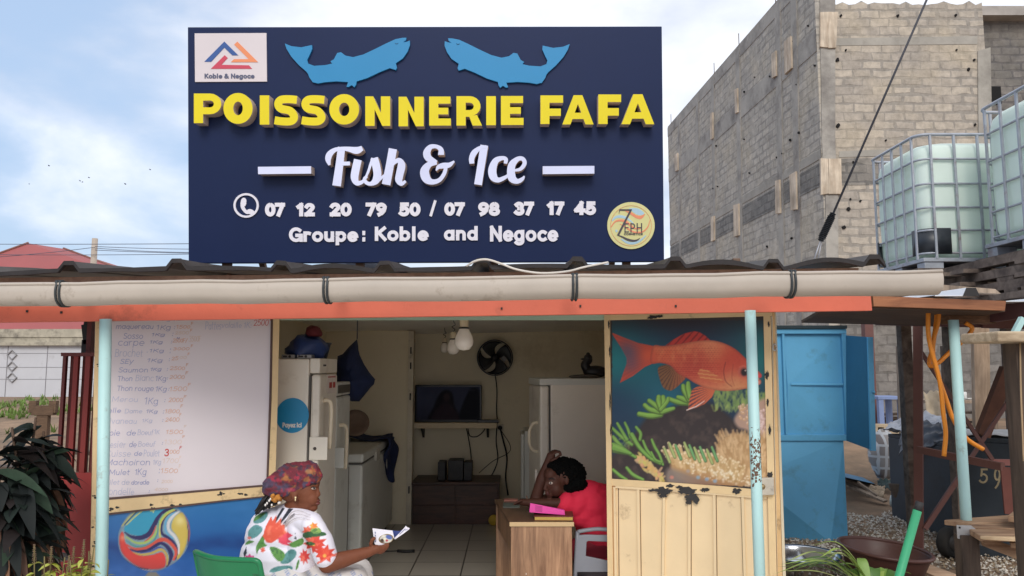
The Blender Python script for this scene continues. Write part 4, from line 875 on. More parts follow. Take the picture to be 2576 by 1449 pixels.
 q.mix(np.clip(1 - p.sd(body) / 22, 0, 1) * .35, (110, 28, 30))
 p.C = b0 * (1 - bs[:, None]) + q.C * bs[:, None]
 # burnt-looking torn rim
 rim = np.minimum(np.minimum(x - 25, 1250 + y * .03 - x), np.minimum(y - 36, 1330 + x * .045 - y)); p.mix(np.clip((9 - rim + 14 * (n3 - .4)) / 6, 0, 1), (46, 40, 38)); p.C = 255 * (p.C / 255) ** .84
 set_cols(o.data, p.linear())
fish_picture()
# ================================================================ SIGN on the roof
S0 = at(474, 662, 4.75); S1 = at(1671, 658, 4.75); S3 = at(472, 68, 4.603); S2 = at(1665, 66, 4.603)
SU = (S1 - S0).normalized(); SN = SU.cross((S3 - S0).normalized()).normalized()
if SN.y > 0: SN = -SN
def sp(px, py, d=0., D=0.): return hit(px, py, S0 + SN * D, SN) + SN * (d - D)
def s8(x, y, d): return sp(469.6 + .47395 * x, 53.7 + .47395 * y, d)
def sF(x, y, d): return sp(805 + .20833 * x, 348.8 + .20833 * y, d, .085)
def s8L(x, y, d): return sp(469.6 + .47395 * x, 53.7 + .47395 * y, d, .085)
sign = thing('shop_sign', (S0 + S1) / 2, 'large navy blue billboard with yellow letters and two blue fish on the shop roof', 'sign')
M_NAVY = mat('navy_panel', (16, 33, 72), .45, 0, .10, .7, .02, 8, spec=.25)
sb = MB(); c4 = [S0, S1, S2, S3]; bk = [c - SN * .12 for c in c4]
sb.add(c4 + bk, [(0, 1, 2, 3), (7, 6, 5, 4), (0, 4, 5, 1), (1, 5, 6, 2), (2, 6, 7, 3), (3, 7, 4, 0)], False)
sb.build('panel', M_NAVY, sign, bevel=.004)
# raised letters: yellow acrylic faces on cream returns
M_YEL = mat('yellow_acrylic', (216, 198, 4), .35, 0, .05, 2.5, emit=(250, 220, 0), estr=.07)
M_RET = mat('letter_return', (206, 186, 172), .55, 0, .08, 10)
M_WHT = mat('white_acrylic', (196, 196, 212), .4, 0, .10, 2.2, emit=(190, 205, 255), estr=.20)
M_FLAT = mat('flat_white_letter', (232, 228, 236), .5, 0, .05, 6)
def ellp(cx, cy, rx, ry, n=36): return [(cx + rx * math.cos(2 * math.pi * i / n), cy + ry * math.sin(2 * math.pi * i / n)) for i in range(n)]
def thick(center, w, n=5):
 """outline polygon of a stroke of constant width w"""
 P = [np.array(p) for p in spline(center, n)]; L = []; Rr = []
 for i in range(len(P)):
  t = P[min(i + 1, len(P) - 1)] - P[max(i - 1, 0)]; t = t / np.hypot(*t); nn = np.array((-t[1], t[0])) * w / 2
  L.append(tuple(P[i] + nn)); Rr.append(tuple(P[i] - nn))
 return L + Rr[::-1]
def big(ch, x0, y0, x1, y1):
 w = x1 - x0; h = y1 - y0; s = h * .285; m = lambda pts: [(x0 + a * w, y0 + b * h) for a, b in pts]
 sw = s * 1.1 / w; sh = s / h
 if ch == 'I': return [m([(0, 0), (1, 0), (1, 1), (0, 1)])]
 if ch == 'N': return [m([(0, 0), (sw * .85, 0), (1 - sw, .56), (1 - sw, 0), (1, 0), (1, 1), (1 - sw * .85, 1), (sw, .44), (sw, 1), (0, 1)])]
 if ch == 'E': return [m([(0, 0), (.98, 0), (.98, sh * .86), (sw, sh * .86), (sw, .5 - sh * .4), (.88, .5 - sh * .4), (.88, .5 + sh * .4), (sw, .5 + sh * .4), (sw, 1 - sh * .86), (1, 1 - sh * .86), (1, 1), (0, 1)])]
 if ch == 'F': return [m([(0, 0), (1, 0), (1, sh * .9), (sw, sh * .9), (sw, .46), (.9, .46), (.9, .46 + sh * .9), (sw, .46 + sh * .9), (sw, 1), (0, 1)])]
 if ch == 'A': return [m([(.36, 0), (.64, 0), (1, 1), (.74, 1), (.675, .815), (.325, .815), (.26, 1), (0, 1)]), m([(.5, .30), (.395, .60), (.605, .60)])]
 if ch == 'O': return [ellp((x0 + x1) / 2, (y0 + y1) / 2, w / 2, h / 2), ellp((x0 + x1) / 2, (y0 + y1) / 2, w / 2 - s * 1.12, h / 2 - s * .98)]
 def bowl(xr, yt, yb, n=10): return [(xr + (yb - yt) / 2 * h / w * math.cos(a) * 1.08, (yt + yb) / 2 + (yb - yt) / 2 * math.sin(a)) for a in np.linspace(-math.pi / 2, math.pi / 2, n)]
 if ch == 'P':
  r = .70; bw = .5 + .0
  xr = 1 - (r / 2) * h / w * 1.08
  return [m([(0, 0)] + bowl(xr, 0, r) + [(sw, r), (sw, 1), (0, 1)]), m([(sw, .24)] + bowl(xr, .235, .47, 7) + [(sw, .465)])]
 if ch == 'R':
  r = .68; xr = .94 - (r / 2) * h / w * 1.08
  return [m([(0, 0)] + bowl(xr, 0, r) + [(.80, .64), (1, 1), (1 - sw * 1.02, 1), (.50, .70), (sw, .70), (sw, 1), (0, 1)]), m([(sw, .22)] + bowl(xr, .22, .475, 7) + [(sw, .475)])]
 if ch == 'S':
  q = s * .92; a = q / 2 / w; c = q / 2 / h
  return [thick(m([(.93, .155), (.62, c), (.30, c + .02), (a + .02, .28), (.28, .44), (.66, .52), (1 - a - .02, .72), (.70, 1 - c - .01), (.35, 1 - c), (.035, .83)]), q, 5)]
for ch, x0, x1, y0, y1 in (('P', 38, 184, 383, 540), ('O', 195, 350, 380, 544), ('I', 388, 438, 393, 548), ('S', 462, 594, 392, 552), ('S', 606, 740, 392, 552), ('O', 757, 915, 386, 548), ('N', 948, 1080, 398, 555), ('N', 1125, 1258, 400, 557), ('E', 1287, 1402, 399, 553), ('R', 1432, 1568, 397, 553), ('I', 1590, 1641, 397, 551), ('E', 1668, 1788, 396, 550), ('F', 1878, 1998, 393, 545), ('A', 1994, 2160, 392, 547), ('F', 2185, 2306, 388, 545), ('A', 2308, 2482, 387, 546)):
 yl = MB(); yl.side = 1; yl.prism(big(ch, x0, y0, x1, y1), s8L, 0, .085); yl.build('yellow_letter', [M_YEL, M_RET], sign)
LET = [0, 0, 0, 1, 2, 2, 2, 3, 3, 4, 4, 4, 5, 5, 6, 7]; WL = [MB() for _ in range(8)]
for i, st in enumerate(([(258, 100, 88), (230, 330, 94), (198, 568, 104)], [(510, 112, 56), (440, 140, 84), (340, 124, 58), (250, 118, 42), (170, 138, 54), (112, 190, 74), (96, 250, 68), (112, 318, 26)], [(262, 300, 46), (360, 298, 46)],
  [(456, 252, 94), (430, 370, 96), (416, 470, 92), (444, 532, 66), (500, 526, 44), (545, 482, 28)], [(528, 512, 20), (580, 400, 30), (612, 305, 34), (642, 235, 46)], [(652, 232, 92), (678, 330, 96), (692, 430, 96), (672, 505, 88), (612, 544, 48), (556, 528, 44), (536, 486, 40), (566, 452, 34)], [(708, 505, 34), (752, 462, 30), (790, 430, 24)],
  [(880, 122, 100), (840, 340, 98), (797, 554, 104)], [(852, 345, 34), (900, 285, 46), (956, 262, 60), (984, 320, 92), (962, 430, 92), (952, 500, 86), (984, 545, 50), (1034, 512, 30)],
  [(1462, 196, 74), (1458, 130, 60), (1400, 94, 46), (1330, 104, 62), (1290, 170, 88), (1312, 236, 84), (1408, 288, 46)], [(1410, 290, 44), (1320, 312, 70), (1264, 390, 106), (1284, 480, 106), (1352, 522, 66), (1440, 500, 50), (1500, 420, 46), (1524, 330, 44)], [(1402, 386, 16), (1432, 342, 50), (1490, 326, 68), (1560, 318, 58), (1622, 272, 20)],
  [(1984, 80, 94), (1946, 320, 92), (1908, 556, 94)], [(2010, 96, 34), (1930, 114, 46), (1862, 172, 70), (1832, 240, 66), (1834, 302, 58)],
  [(2238, 302, 40), (2244, 252, 50), (2200, 236, 50), (2122, 270, 76), (2082, 370, 98), (2094, 460, 96), (2152, 500, 60), (2232, 470, 44), (2280, 435, 28)], [(2326, 388, 22), (2420, 368, 42), (2470, 300, 50), (2448, 246, 50), (2390, 246, 56), (2322, 310, 86), (2306, 400, 96), (2322, 480, 96), (2382, 516, 60), (2440, 490, 44), (2468, 452, 16)])):
 wl = WL[LET[i]]; wl.side = 1; wl.ribbon(spline(st, 7), sF, 0, .080 + .0006 * i, dz=4e-6)
for wl in WL: wl.build('script_letter', [M_WHT, M_RET], sign)
for q in ([(378, 772), (660, 769), (661, 808), (379, 811)], [(1890, 769), (2164, 767), (2164, 808), (1890, 811)]): wl = MB(); wl.side = 1; wl.prism(q, s8L, 0, .085); wl.build('white_dash', [M_WHT, M_RET], sign)
# flat cut letters
for s, bx, th in (('07', (418, 964, 525, 1038), 21), ('12', (584, 964, 683, 1037), 21), ('20', (760, 963, 877, 1036), 21), ('79', (950, 963, 1063, 1036), 21), ('50', (1126, 962, 1242, 1036), 21), ('/', (1290, 950, 1326, 1036), 14), ('07', (1368, 961, 1478, 1034), 21), ('98', (1547, 960, 1663, 1034), 21), ('37', (1737, 958, 1845, 1032), 21), ('17', (1912, 956, 2005, 1030), 21), ('45', (2056, 955, 2172, 1030), 21),
    ('Groupe', (545, 1094, 912, 1190), 18), (':', (934, 1112, 956, 1170), 15), ('Koble', (1000, 1088, 1285, 1167), 18), ('and', (1366, 1086, 1545, 1164), 18), ('Negoce', (1610, 1085, 1972, 1190), 18)):
 fl = MB(); text_fit(fl, s, bx, s8, th, .0, .010, gap=.22); fl.build('flat_lettering', M_FLAT, sign)
ph = MB(); ph.prism([ellp(318, 978, 67, 65, 44), ellp(318, 978, 56, 54, 44)], s8, 0, .010)
ph.ribbon(spline([(303, 948, 22), (303, 968, 30), (299, 985, 19), (308, 1002, 17), (322, 1014, 18), (336, 1010, 26), (352, 1013, 22)], 5), s8, 0, .009, dz=4e-6)
ph.prism(ellp(305, 955, 14, 18), s8, 0, .0085); ph.prism(ellp(345, 1014, 17, 12), s8, 0, .0087)
ph.build('telephone_emblem', M_FLAT, sign)
# two blue fish
FISH = [(525, 122), (560, 136), (612, 142), (668, 130), (670, 150), (656, 182), (643, 208), (648, 228), (680, 240), (740, 236), (775, 228), (766, 216), (784, 206), (802, 172), (822, 168), (846, 186), (886, 194), (940, 180), (1000, 152), (1060, 122), (1110, 99), (1146, 92), (1168, 91), (1166, 104), (1150, 116), (1172, 112), (1186, 106), (1187, 130), (1174, 165), (1150, 200), (1112, 226), (1118, 250), (1112, 262), (1080, 252), (1030, 272), (960, 305), (905, 322), (902, 338), (893, 353), (878, 342), (862, 352), (851, 350), (860, 326), (800, 322), (740, 326), (700, 333), (672, 326), (654, 300), (648, 283), (638, 270), (598, 235), (558, 190), (534, 150)]
def fish_part(fl_):
 m = (lambda x, y, d: s8(2557 - x, y + 3, d)) if fl_ else s8
 f_ = MB(); f_.prism(FISH, m, 0, .016)
 o = f_.build('blue_fish', mat('blue_fish_panel', (34, 132, 184), .4, 0, .05, 2), sign)
 e = MB(); e.tube([m(1116 + 8 * math.cos(a), 118 + 6 * math.sin(a), .0165) for a in np.arange(.2, 3.2, .3)], .0022, 5); e.build('fish_eye', mat('fish_eye_line', (30, 84, 120), .5), o)
fish_part(False); fish_part(True)
# white company plate with triangle emblem
pl = MB(); pl.prism([(45, 66), (425, 64), (428, 321), (47, 323)], s8, 0, .008)
plate = pl.build('company_plate', mat('plate_white', (214, 204, 206), .4, 0, .04, 2), sign)
for nm, c, q in (('emblem_blue', (48, 86, 150), [(97, 217), (203, 110), (277, 183), (245, 183), (203, 142), (133, 217)]), ('emblem_orange', (232, 142, 96), [(255, 126), (272, 110), (382, 219), (238, 219), (254, 203), (332, 203)]), ('emblem_red', (198, 66, 88), [(205, 182), (221, 197), (187, 233), (334, 236), (350, 254), (132, 254)])):
 e = MB(); e.prism(q, s8, .006, .0105); e.build('emblem', mat(nm, c, .5, 0, .05, 4), plate)
tx = MB(); text_fit(tx, 'Koble & Negoce', (98, 279, 363, 312), s8, 6.2, .006, .0100, gap=.2); tx.build('plate_text', mat('slate_text', (84, 88, 112), .6), plate)
# round cream cosmetics emblem
sZ = lambda x, y, d: sp((2250 + .14493 * x) / 1.49068, (740 + .14493 * y) / 1.49068, d)
dd = MB(); dd.prism(ellp(797, 733, 613, 607, 56), sZ, 0, .008); disc = dd.build('round_emblem', mat('cream_disc', (214, 208, 146), .45, 0, .04, 3), sign)
def paint_part(name, m, shapes, d):
 b_ = MB()
 for i, (kind, pts) in enumerate(shapes):
  if kind == 'p': b_.prism(spline(pts, 4, True), sZ, d - .003, d + i * 2e-4)
  else: b_.ribbon(spline(pts, 6), sZ, d - .003, d + i * 2e-4, dz=2e-6)
 b_.build(name, m, disc)
paint_part('swirl', mat('emblem_sky_blue', (170, 200, 214), .5), [('p', [(740, 300), (880, 280), (1020, 310), (1140, 420), (1040, 465), (930, 440), (830, 370)]), ('r', [(310, 610, 30), (400, 520, 60), (540, 500, 70), (680, 540, 60), (780, 610, 40), (860, 680, 20)]), ('r', [(540, 1080, 30), (700, 1170, 60), (860, 1190, 60), (1020, 1130, 50), (1180, 990, 24)]), ('p', [(390, 850), (430, 840), (450, 880), (410, 910)])], .0090)
paint_part('swirl', mat('emblem_orange_line', (228, 140, 104), .5), [('r', [(640, 350, 16), (800, 420, 60), (930, 500, 70), (1050, 520, 80), (1155, 440, 16)]), ('r', [(275, 780, 20), (380, 640, 36), (500, 600, 50), (640, 620, 60), (760, 710, 50), (880, 800, 40), (1000, 815, 24), (1060, 790, 10)]), ('r', [(510, 690, 10), (640, 760, 30), (800, 870, 40), (940, 910, 40), (1100, 890, 36), (1230, 770, 26), (1290, 580, 10)])], .0095)
rg = MB(); rg.tube([sZ(797 + 528 * math.cos(a), 738 + 520 * math.sin(a), .0092) for a in np.linspace(0, 2 * math.pi, 60)], .0012, 4, False); rg.build('emblem_ring', mat('emblem_orange_line', (228, 140, 104)), disc)
zt = MB()
for q in ([(495, 310), (820, 312), (812, 340), (800, 352), (510, 350), (488, 430), (484, 425)], [(760, 345), (822, 320), (812, 345), (490, 985), (430, 985), (445, 960)]): zt.prism(q, sZ, .006, .0110)
zt.ribbon(spline([(440, 975, 16), (560, 1020, 36), (700, 1090, 54), (840, 1125, 56), (950, 1110, 40), (1030, 1052, 6)], 6), sZ, .006, .0114, dz=2e-6)
text_fit(zt, 'EPH', (624, 668, 1082, 915), sZ, 26, .006, .0108, gap=.28); text_fit(zt, 'COSMETICS', (614, 925, 1098, 980), sZ, 13, .006, .0106, gap=.2)
zt.build('emblem_text', mat('emblem_dark', (74, 68, 76), .6), disc)
# steel legs that carry the sign on the roof
for px in (560, 900, 1240, 1580):
 lg = MB(); p = sp(px, 655) - SN * .08; lg.bar(Vector((p.x, p.y, roof_z(p.x, p.y) - .02)), Vector((p.x, p.y, p.z + .2)), .05, .05, (0, 1, 0))
 q = Vector((p.x, p.y + .8, roof_z(p.x, p.y + .8) - .02)); lg.bar(q, p + Vector((0, .03, .75)), .04, .04, (0, 1, 0))
 lg.build('support_leg', mat('rusty_angle_iron', (110, 84, 68), .7, .3, .3, 9), sign)
# bits lying on the roof behind the edge
r_x = lambda px, Y: at(px, 660, Y).x
x = r_x(905, 5.4); tag(MB().lathe([(.0, -.16), (.075, -.16), (.075, .16), (0, .16)], (x, 5.35, roof_z(x, 5.35) + .080), 20, 'x').build('paint_tin', mat('tin_white', (206, 212, 220), .35, .3, .1, 5)), 'pale cylindrical tin lying on the roof under the sign', 'tin')
x = r_x(1850, 4.5); tag(MB().cbox((x, 4.5, roof_z(x, 4.5) + .025), (.045, .06, .05)).build('wood_block', wood('brown_block', (84, 64, 52), (120, 92, 72)), bevel=.004), 'small brown wood block lying on the roof edge right of the sign', 'block')
# ================================================================ BLOCK BUILDING (right, behind)
def block_mat(name, axis, tone, mort, mix=.5):
 m = bpy.data.materials.new(name); m.use_nodes = True; t = m.node_tree; b = t.nodes['Principled BSDF']; N = t.nodes.new; L = t.links.new; b.inputs['Roughness'].default_value = .92
 tc = N('ShaderNodeTexCoord'); sx = N('ShaderNodeSeparateXYZ'); cx = N('ShaderNodeCombineXYZ'); L(tc.outputs['Object'], sx.inputs[0])
 nd = N('ShaderNodeTexNoise'); nd.inputs['Scale'].default_value = 2.2; nd.inputs['Detail'].default_value = 6; L(tc.outputs['Object'], nd.inputs['Vector'])
 wob = N('ShaderNodeVectorMath'); wob.operation = 'MULTIPLY_ADD'; wob.inputs[1].default_value = (.16, .10, 0); L(nd.outputs['Color'], wob.inputs[0])
 L(sx.outputs[axis], cx.inputs['X']); L(sx.outputs['Z'], cx.inputs['Y']); L(cx.outputs[0], wob.inputs[2])
 br = N('ShaderNodeTexBrick'); br.inputs['Scale'].default_value = 1; br.inputs['Brick Width'].default_value = .46; br.inputs['Row Height'].default_value = .207; br.inputs['Mortar Size'].default_value = .018; br.inputs['Mortar Smooth'].default_value = .3; br.inputs['Bias'].default_value = -.1
 br.inputs['Color1'].default_value = (*lin(tone[0]), 1); br.inputs['Color2'].default_value = (*lin(tone[1]), 1); br.inputs['Mortar'].default_value = (*lin(mort), 1)
 L(wob.outputs[0], br.inputs['Vector'])
 nm_ = N('ShaderNodeTexNoise'); nm_.inputs['Scale'].default_value = 1.7; nm_.inputs['Detail'].default_value = 5; L(tc.outputs['Object'], nm_.inputs['Vector']); mm_ = N('ShaderNodeMapRange'); mm_.inputs['From Min'].default_value = .36; mm_.inputs['From Max'].default_value = .66; mm_.inputs['To Min'].default_value = .004; mm_.inputs['To Max'].default_value = .052; L(nm_.outputs['Fac'], mm_.inputs['Value']); L(mm_.outputs[0], br.inputs['Mortar Size'])
 # per-area: smeared render, damp, sandy patches
 n2 = N('ShaderNodeTexNoise'); n2.inputs['Scale'].default_value = .55; n2.inputs['Detail'].default_value = 7; n2.inputs['Roughness'].default_value = .65; L(tc.outputs['Object'], n2.inputs['Vector'])
 r2 = N('ShaderNodeValToRGB'); r2.color_ramp.elements[0].position = .5; r2.color_ramp.elements[1].position = .66; L(n2.outputs['Fac'], r2.inputs['Fac'])
 mx = N('ShaderNodeMixRGB'); mx.inputs[2].default_value = (*lin(mort), 1); mm = N('ShaderNodeMath'); mm.operation = 'MULTIPLY'; mm.inputs[1].default_value = mix; L(r2.outputs[0], mm.inputs[0]); L(mm.outputs[0], mx.inputs[0]); L(br.outputs['Color'], mx.inputs[1])
 n4 = N('ShaderNodeTexNoise'); n4.inputs['Scale'].default_value = .9; n4.inputs['Detail'].default_value = 3; mp = N('ShaderNodeMapping'); mp.inputs['Location'].default_value = (7, 3, 5); L(tc.outputs['Object'], mp.inputs['Vector']); L(mp.outputs[0], n4.inputs['Vector'])
 r4 = N('ShaderNodeValToRGB'); r4.color_ramp.elements[0].position = .48; r4.color_ramp.elements[1].position = .7; L(n4.outputs['Fac'], r4.inputs['Fac'])
 mx2 = N('ShaderNodeMixRGB'); mx2.inputs[2].default_value = (*lin(tone[2]), 1); m4 = N('ShaderNodeMath'); m4.operation = 'MULTIPLY'; m4.inputs[1].default_value = .5; L(r4.outputs[0], m4.inputs[0]); L(m4.outputs[0], mx2.inputs[0]); L(mx.outputs[0], mx2.inputs[1])
 n3 = N('ShaderNodeTexNoise'); n3.inputs['Scale'].default_value = 5; n3.inputs['Detail'].default_value = 9; n3.inputs['Roughness'].default_value = .75; L(tc.outputs['Object'], n3.inputs['Vector'])
 mr = N('ShaderNodeMapRange'); mr.inputs['From Min'].default_value = .3; mr.inputs['From Max'].default_value = .7; mr.inputs['To Min'].default_value = .62; mr.inputs['To Max'].default_value = 1.24; L(n3.outputs['Fac'], mr.inputs['Value'])
 vm = N('ShaderNodeVectorMath'); vm.operation = 'SCALE'; L(mx2.outputs[0], vm.inputs[0]); L(mr.outputs[0], vm.inputs['Scale']); L(vm.outputs[0], b.inputs['Base Color'])
 bp = N('ShaderNodeBump'); bp.inputs['Strength'].default_value = .4; bp.inputs['Distance'].default_value = .03; bp.invert = True; L(br.outputs['Fac'], bp.inputs['Height']); L(bp.outputs[0], b.inputs['Normal'])
 return m
BC = at(2078, 648, 17.0); BC = Vector((BC.x, 17.0, 0)); LD = Vector((-.069, 1, 0)).normalized(); LNn = Vector((-LD.y, LD.x, 0))
if LNn.x > 0: LNn = -LNn
FN = Vector((0, -1, 0))
def bl(px, py, d=0.): return hit(px, py, BC, LNn) + LNn * d
def bf(px, py, d=0.): return hit(px, py, BC, FN) + FN * d
zt_l = at(2065, -104, 17).z; zt_f = at(2300, 6, 17).z; XF = at(2490, 300, 17).x; LLEN = 12.6
bld = thing('block_building', (BC.x + 1.8, 19, GZ), 'tall unfinished grey concrete block building behind the shop to the right of the sign', 'building')
e = BC + LD * LLEN
w = MB(); w.add([BC + Vector((0, 0, GZ)), e + Vector((0, 0, GZ)), e + Vector((0, 0, zt_l)), BC + Vector((0, 0, zt_l)), BC + Vector((.2, 0, GZ)), e + Vector((.2, 0, GZ)), e + Vector((.2, 0, zt_l)), BC + Vector((.2, 0, zt_l))], [(0, 1, 2, 3), (7, 6, 5, 4), (3, 2, 6, 7), (1, 5, 6, 2), (0, 3, 7, 4)])
w.build('side_wall', block_mat('block_side', 'Y', ((188, 180, 168), (170, 163, 153), (198, 184, 160)), (158, 152, 144)), bld)
w = MB(); xs = np.linspace(BC.x + .202, XF, 26); rnd = random.Random(8); top = [zt_f + rnd.uniform(-.07, .04) for _ in xs]
v = []
for x, z in zip(xs, top): v += [(x, 17.0, GZ), (x, 17.0, z), (x, 17.2, GZ), (x, 17.2, z)]
w.add(v, [(4 * i, 4 * i + 4, 4 * i + 5, 4 * i + 1) for i in range(25)] + [(4 * i + 1, 4 * i + 5, 4 * i + 7, 4 * i + 3) for i in range(25)] + [(100, 102, 103, 101), (2, 0, 1, 3)])
w.build('front_wall', block_mat('block_front', 'X', ((190, 178, 162), (168, 158, 147), (194, 178, 152)), (156, 148, 138), .4), bld)
gf = MB(); zg = at(2300, 700, 17).z; gf.box((BC.x + .25, 16.97, GZ - .1), (XF + .3, 16.998, zg)); gf.build('shaded_storey', block_mat('block_ground_shade', 'X', ((136, 130, 124), (116, 112, 108), (140, 130, 116)), (112, 107, 102), .6), bld)  # darker blocks: shade behind the lean-to put into the wall colour
# recessed wall further right, with its slab and dark opening
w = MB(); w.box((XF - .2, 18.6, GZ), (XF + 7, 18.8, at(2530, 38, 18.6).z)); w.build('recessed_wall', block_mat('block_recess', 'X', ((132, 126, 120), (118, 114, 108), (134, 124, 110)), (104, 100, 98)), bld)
w = MB(); zs0, zs1 = at(2530, 40, 18.3).z, at(2530, 17, 18.3).z; w.box((XF + .0, 18.25, zs0), (XF + 7, 18.598, zs1)); w.build('roof_slab', mat('slab_concrete', (170, 162, 154), .9, 0, .2, 2, .3, 20), bld)
M_CONC = mat('raw_concrete', (168, 162, 153), .9, 0, .2, 1.6, .4, 14, dirt=(110, 104, 100), dscale=1, damt=.7)
M_CONC_L = mat('pale_concrete', (164, 158, 148), .9, 0, .18, 1.6, .4, 14, dirt=(126, 120, 112), dscale=1, damt=.5)
k7 = lambda x, y: (1663.6 + .51836 * x, .51836 * y)
def col7(fn, q, d, m, name, d0=-.02):
 b_ = MB(); b_.prism([k7(*p) for p in q], fn, d0, d); return b_.build(name, m, bld)
# corner column, end column
col7(bf, [(764, -240), (842, -240), (842, 690), (855, 960), (860, 1500), (800, 1500), (795, 960), (778, 690)], .030, M_CONC, 'column')
col7(bf, [(1533, 250), (1594, 232), (1602, 640), (1606, 1500), (1540, 1500), (1536, 640)], .03, M_CONC_L, 'column')
for x0, x1, w_ in ((172, 186, 10), (246, 262, 12), (364, 386, 18), (556, 582, 24), (632, 662, 26), (84, 94, 8)):
 ty = 600 - (x0 - 48) * 1.128 + 10
 col7(bl, [(x0 - 2, ty), (x0 + w_, ty - w_ * 1.1), (x1 + w_, 1600), (x1, 1600)], .02 + x0 * 1e-5, M_CONC, 'column')
# ring beams
def side_band(y_at_corner, hgt, d, m, name='ring_beam'):
 """band along the side wall; heights given at the near corner in px"""
 zc_ = at(2070, y_at_corner, 17).z; h = hgt / 1900 * 17; a = BC + Vector((0, 0, zc_)); b2 = e + Vector((0, 0, zc_)); o = LNn
 mb = MB(); mb.add([a + o * d, b2 + o * d, b2 + o * d + Vector((0, 0, h)), a + o * d + Vector((0, 0, h)), a, b2, b2 + Vector((0, 0, h)), a + Vector((0, 0, h))], [(0, 1, 2, 3), (0, 4, 5, 1), (3, 2, 6, 7)]); mb.build(name, m, bld)
side_band(128, 60, .012, M_CONC); side_band(-62, 40, .012, M_CONC); M_DB = block_mat('block_damp_side', 'Y', ((142, 138, 132), (120, 117, 113), (136, 130, 120)), (112, 109, 105)); M_DBF = block_mat('block_damp_front', 'X', ((150, 143, 134), (126, 121, 115), (140, 132, 120)), (116, 112, 107)); side_band(466, 62, .012, M_DB); side_band(398, 24, .016, M_CONC_L)
col7(bf, [(846, 186), (1533, 176), (1533, 215), (846, 222)], .010, M_CONC_L, 'ring_beam'); col7(bf, [(862, 735), (1540, 705), (1540, 742), (862, 764)], .012, M_CONC_L, 'ring_beam'); col7(bf, [(862, 770), (1540, 760), (1540, 890), (862, 900)], .009, M_DBF, 'ring_beam')
# formwork boards
M_BOARD = wood('formwork_board', (176, 156, 134), (222, 206, 184), .8, (2.5, 2.5, .35), 4, .1)
def boards(fn, qs, name='formwork_board', d=.07):
 b_ = MB()
 for i, q in enumerate(qs): b_.prism([k7(*p) for p in q], fn, .0, d + .004 * i)
 b_.build(name, M_BOARD, bld)
boards(bf, [[(766, 66), (806, 64), (804, 236), (766, 232)], [(806, 64), (850, 66), (842, 238), (804, 238)]]); boards(bf, [[(768, 772), (804, 774), (806, 942), (770, 948)], [(806, 774), (866, 774), (870, 944), (806, 944)]])
boards(bl, [[(608, 202), (622, 192), (626, 345), (610, 362)], [(624, 186), (640, 176), (644, 330), (628, 346)]]); boards(bl, [[(546, 262), (566, 246), (568, 368), (548, 380)]]); boards(bl, [[(366, 436), (378, 428), (380, 545), (368, 552)]]); boards(bl, [[(246, 552), (257, 545), (258, 672), (247, 678)]])
boards(bl, [[(564, 878), (584, 872), (588, 1034), (566, 1038)]]); boards(bl, [[(634, 850), (664, 832), (668, 1016), (640, 1020)]]); boards(bl, [[(360, 996), (384, 988), (386, 1142), (362, 1148)]]); boards(bl, [[(250, 1052), (264, 1048), (265, 1166), (250, 1172)]]); boards(bl, [[(72, 752), (86, 742), (88, 826), (74, 832)]])
# putlog holes and openings: dark patches painted for their shaded insides
ho = MB(); rnd = random.Random(12)
def hole(fn, x, y, rx, ry):
 n = 9; ho.prism([k7(x + .75 * rx * rnd.uniform(.6, 1.2) * math.cos(6.283 * i / n), y + .75 * ry * rnd.uniform(.6, 1.2) * math.sin(6.283 * i / n)) for i in range(n)], fn, -.01, .036)
for x, y, r in ((870, 78, 8), (1147, 78, 9), (1427, 76, 8), (894, 245, 7), (1431, 244, 6), (854, 292, 12), (1516, 292, 8), (1490, 338, 9), (856, 610, 13), (930, 788, 8), (916, 968, 7), (965, 976, 7), (908, 1016, 13), (884, 1104, 13), (1520, 606, 8), (1088, 682, 6)): hole(bf, x, y, r, r * 1.1)
for x, y, r in ((748, 317, 6), (660, 410, 4), (670, 644, 6), (628, 680, 7), (564, 764, 5), (590, 745, 4), (405, 446, 5), (404, 676, 4), (268, 708, 4), (516, 1196, 5), (635, 1156, 6), (455, 374, 3), (715, 125, 4), (640, 200, 3), (530, 372, 5), (254, 915, 4), (275, 905, 4), (430, 840, 4)): hole(bl, x, y, r * .8, r * 1.4)
ho.build('putlog_hole_shade', mat('hole_shade', (24, 22, 22), 1), bld)
op = MB(); q = at(2505, 240, 18.59); op.cbox((q.x, 18.585, q.z), (.26, .03, .46)); op.build('opening_shade', mat('hole_shade', (24, 22, 22)), bld)
for x7 in (48, 258, 378, 556):
 p = bl(*k7(x7, 620 - (x7 - 48) * 1.128)); MB().tube([p - Vector((0, 0, .3)), p + Vector((0, 0, .55))], .012, 5).build('rebar', mat('rebar', (90, 74, 64), .8, .4), bld)
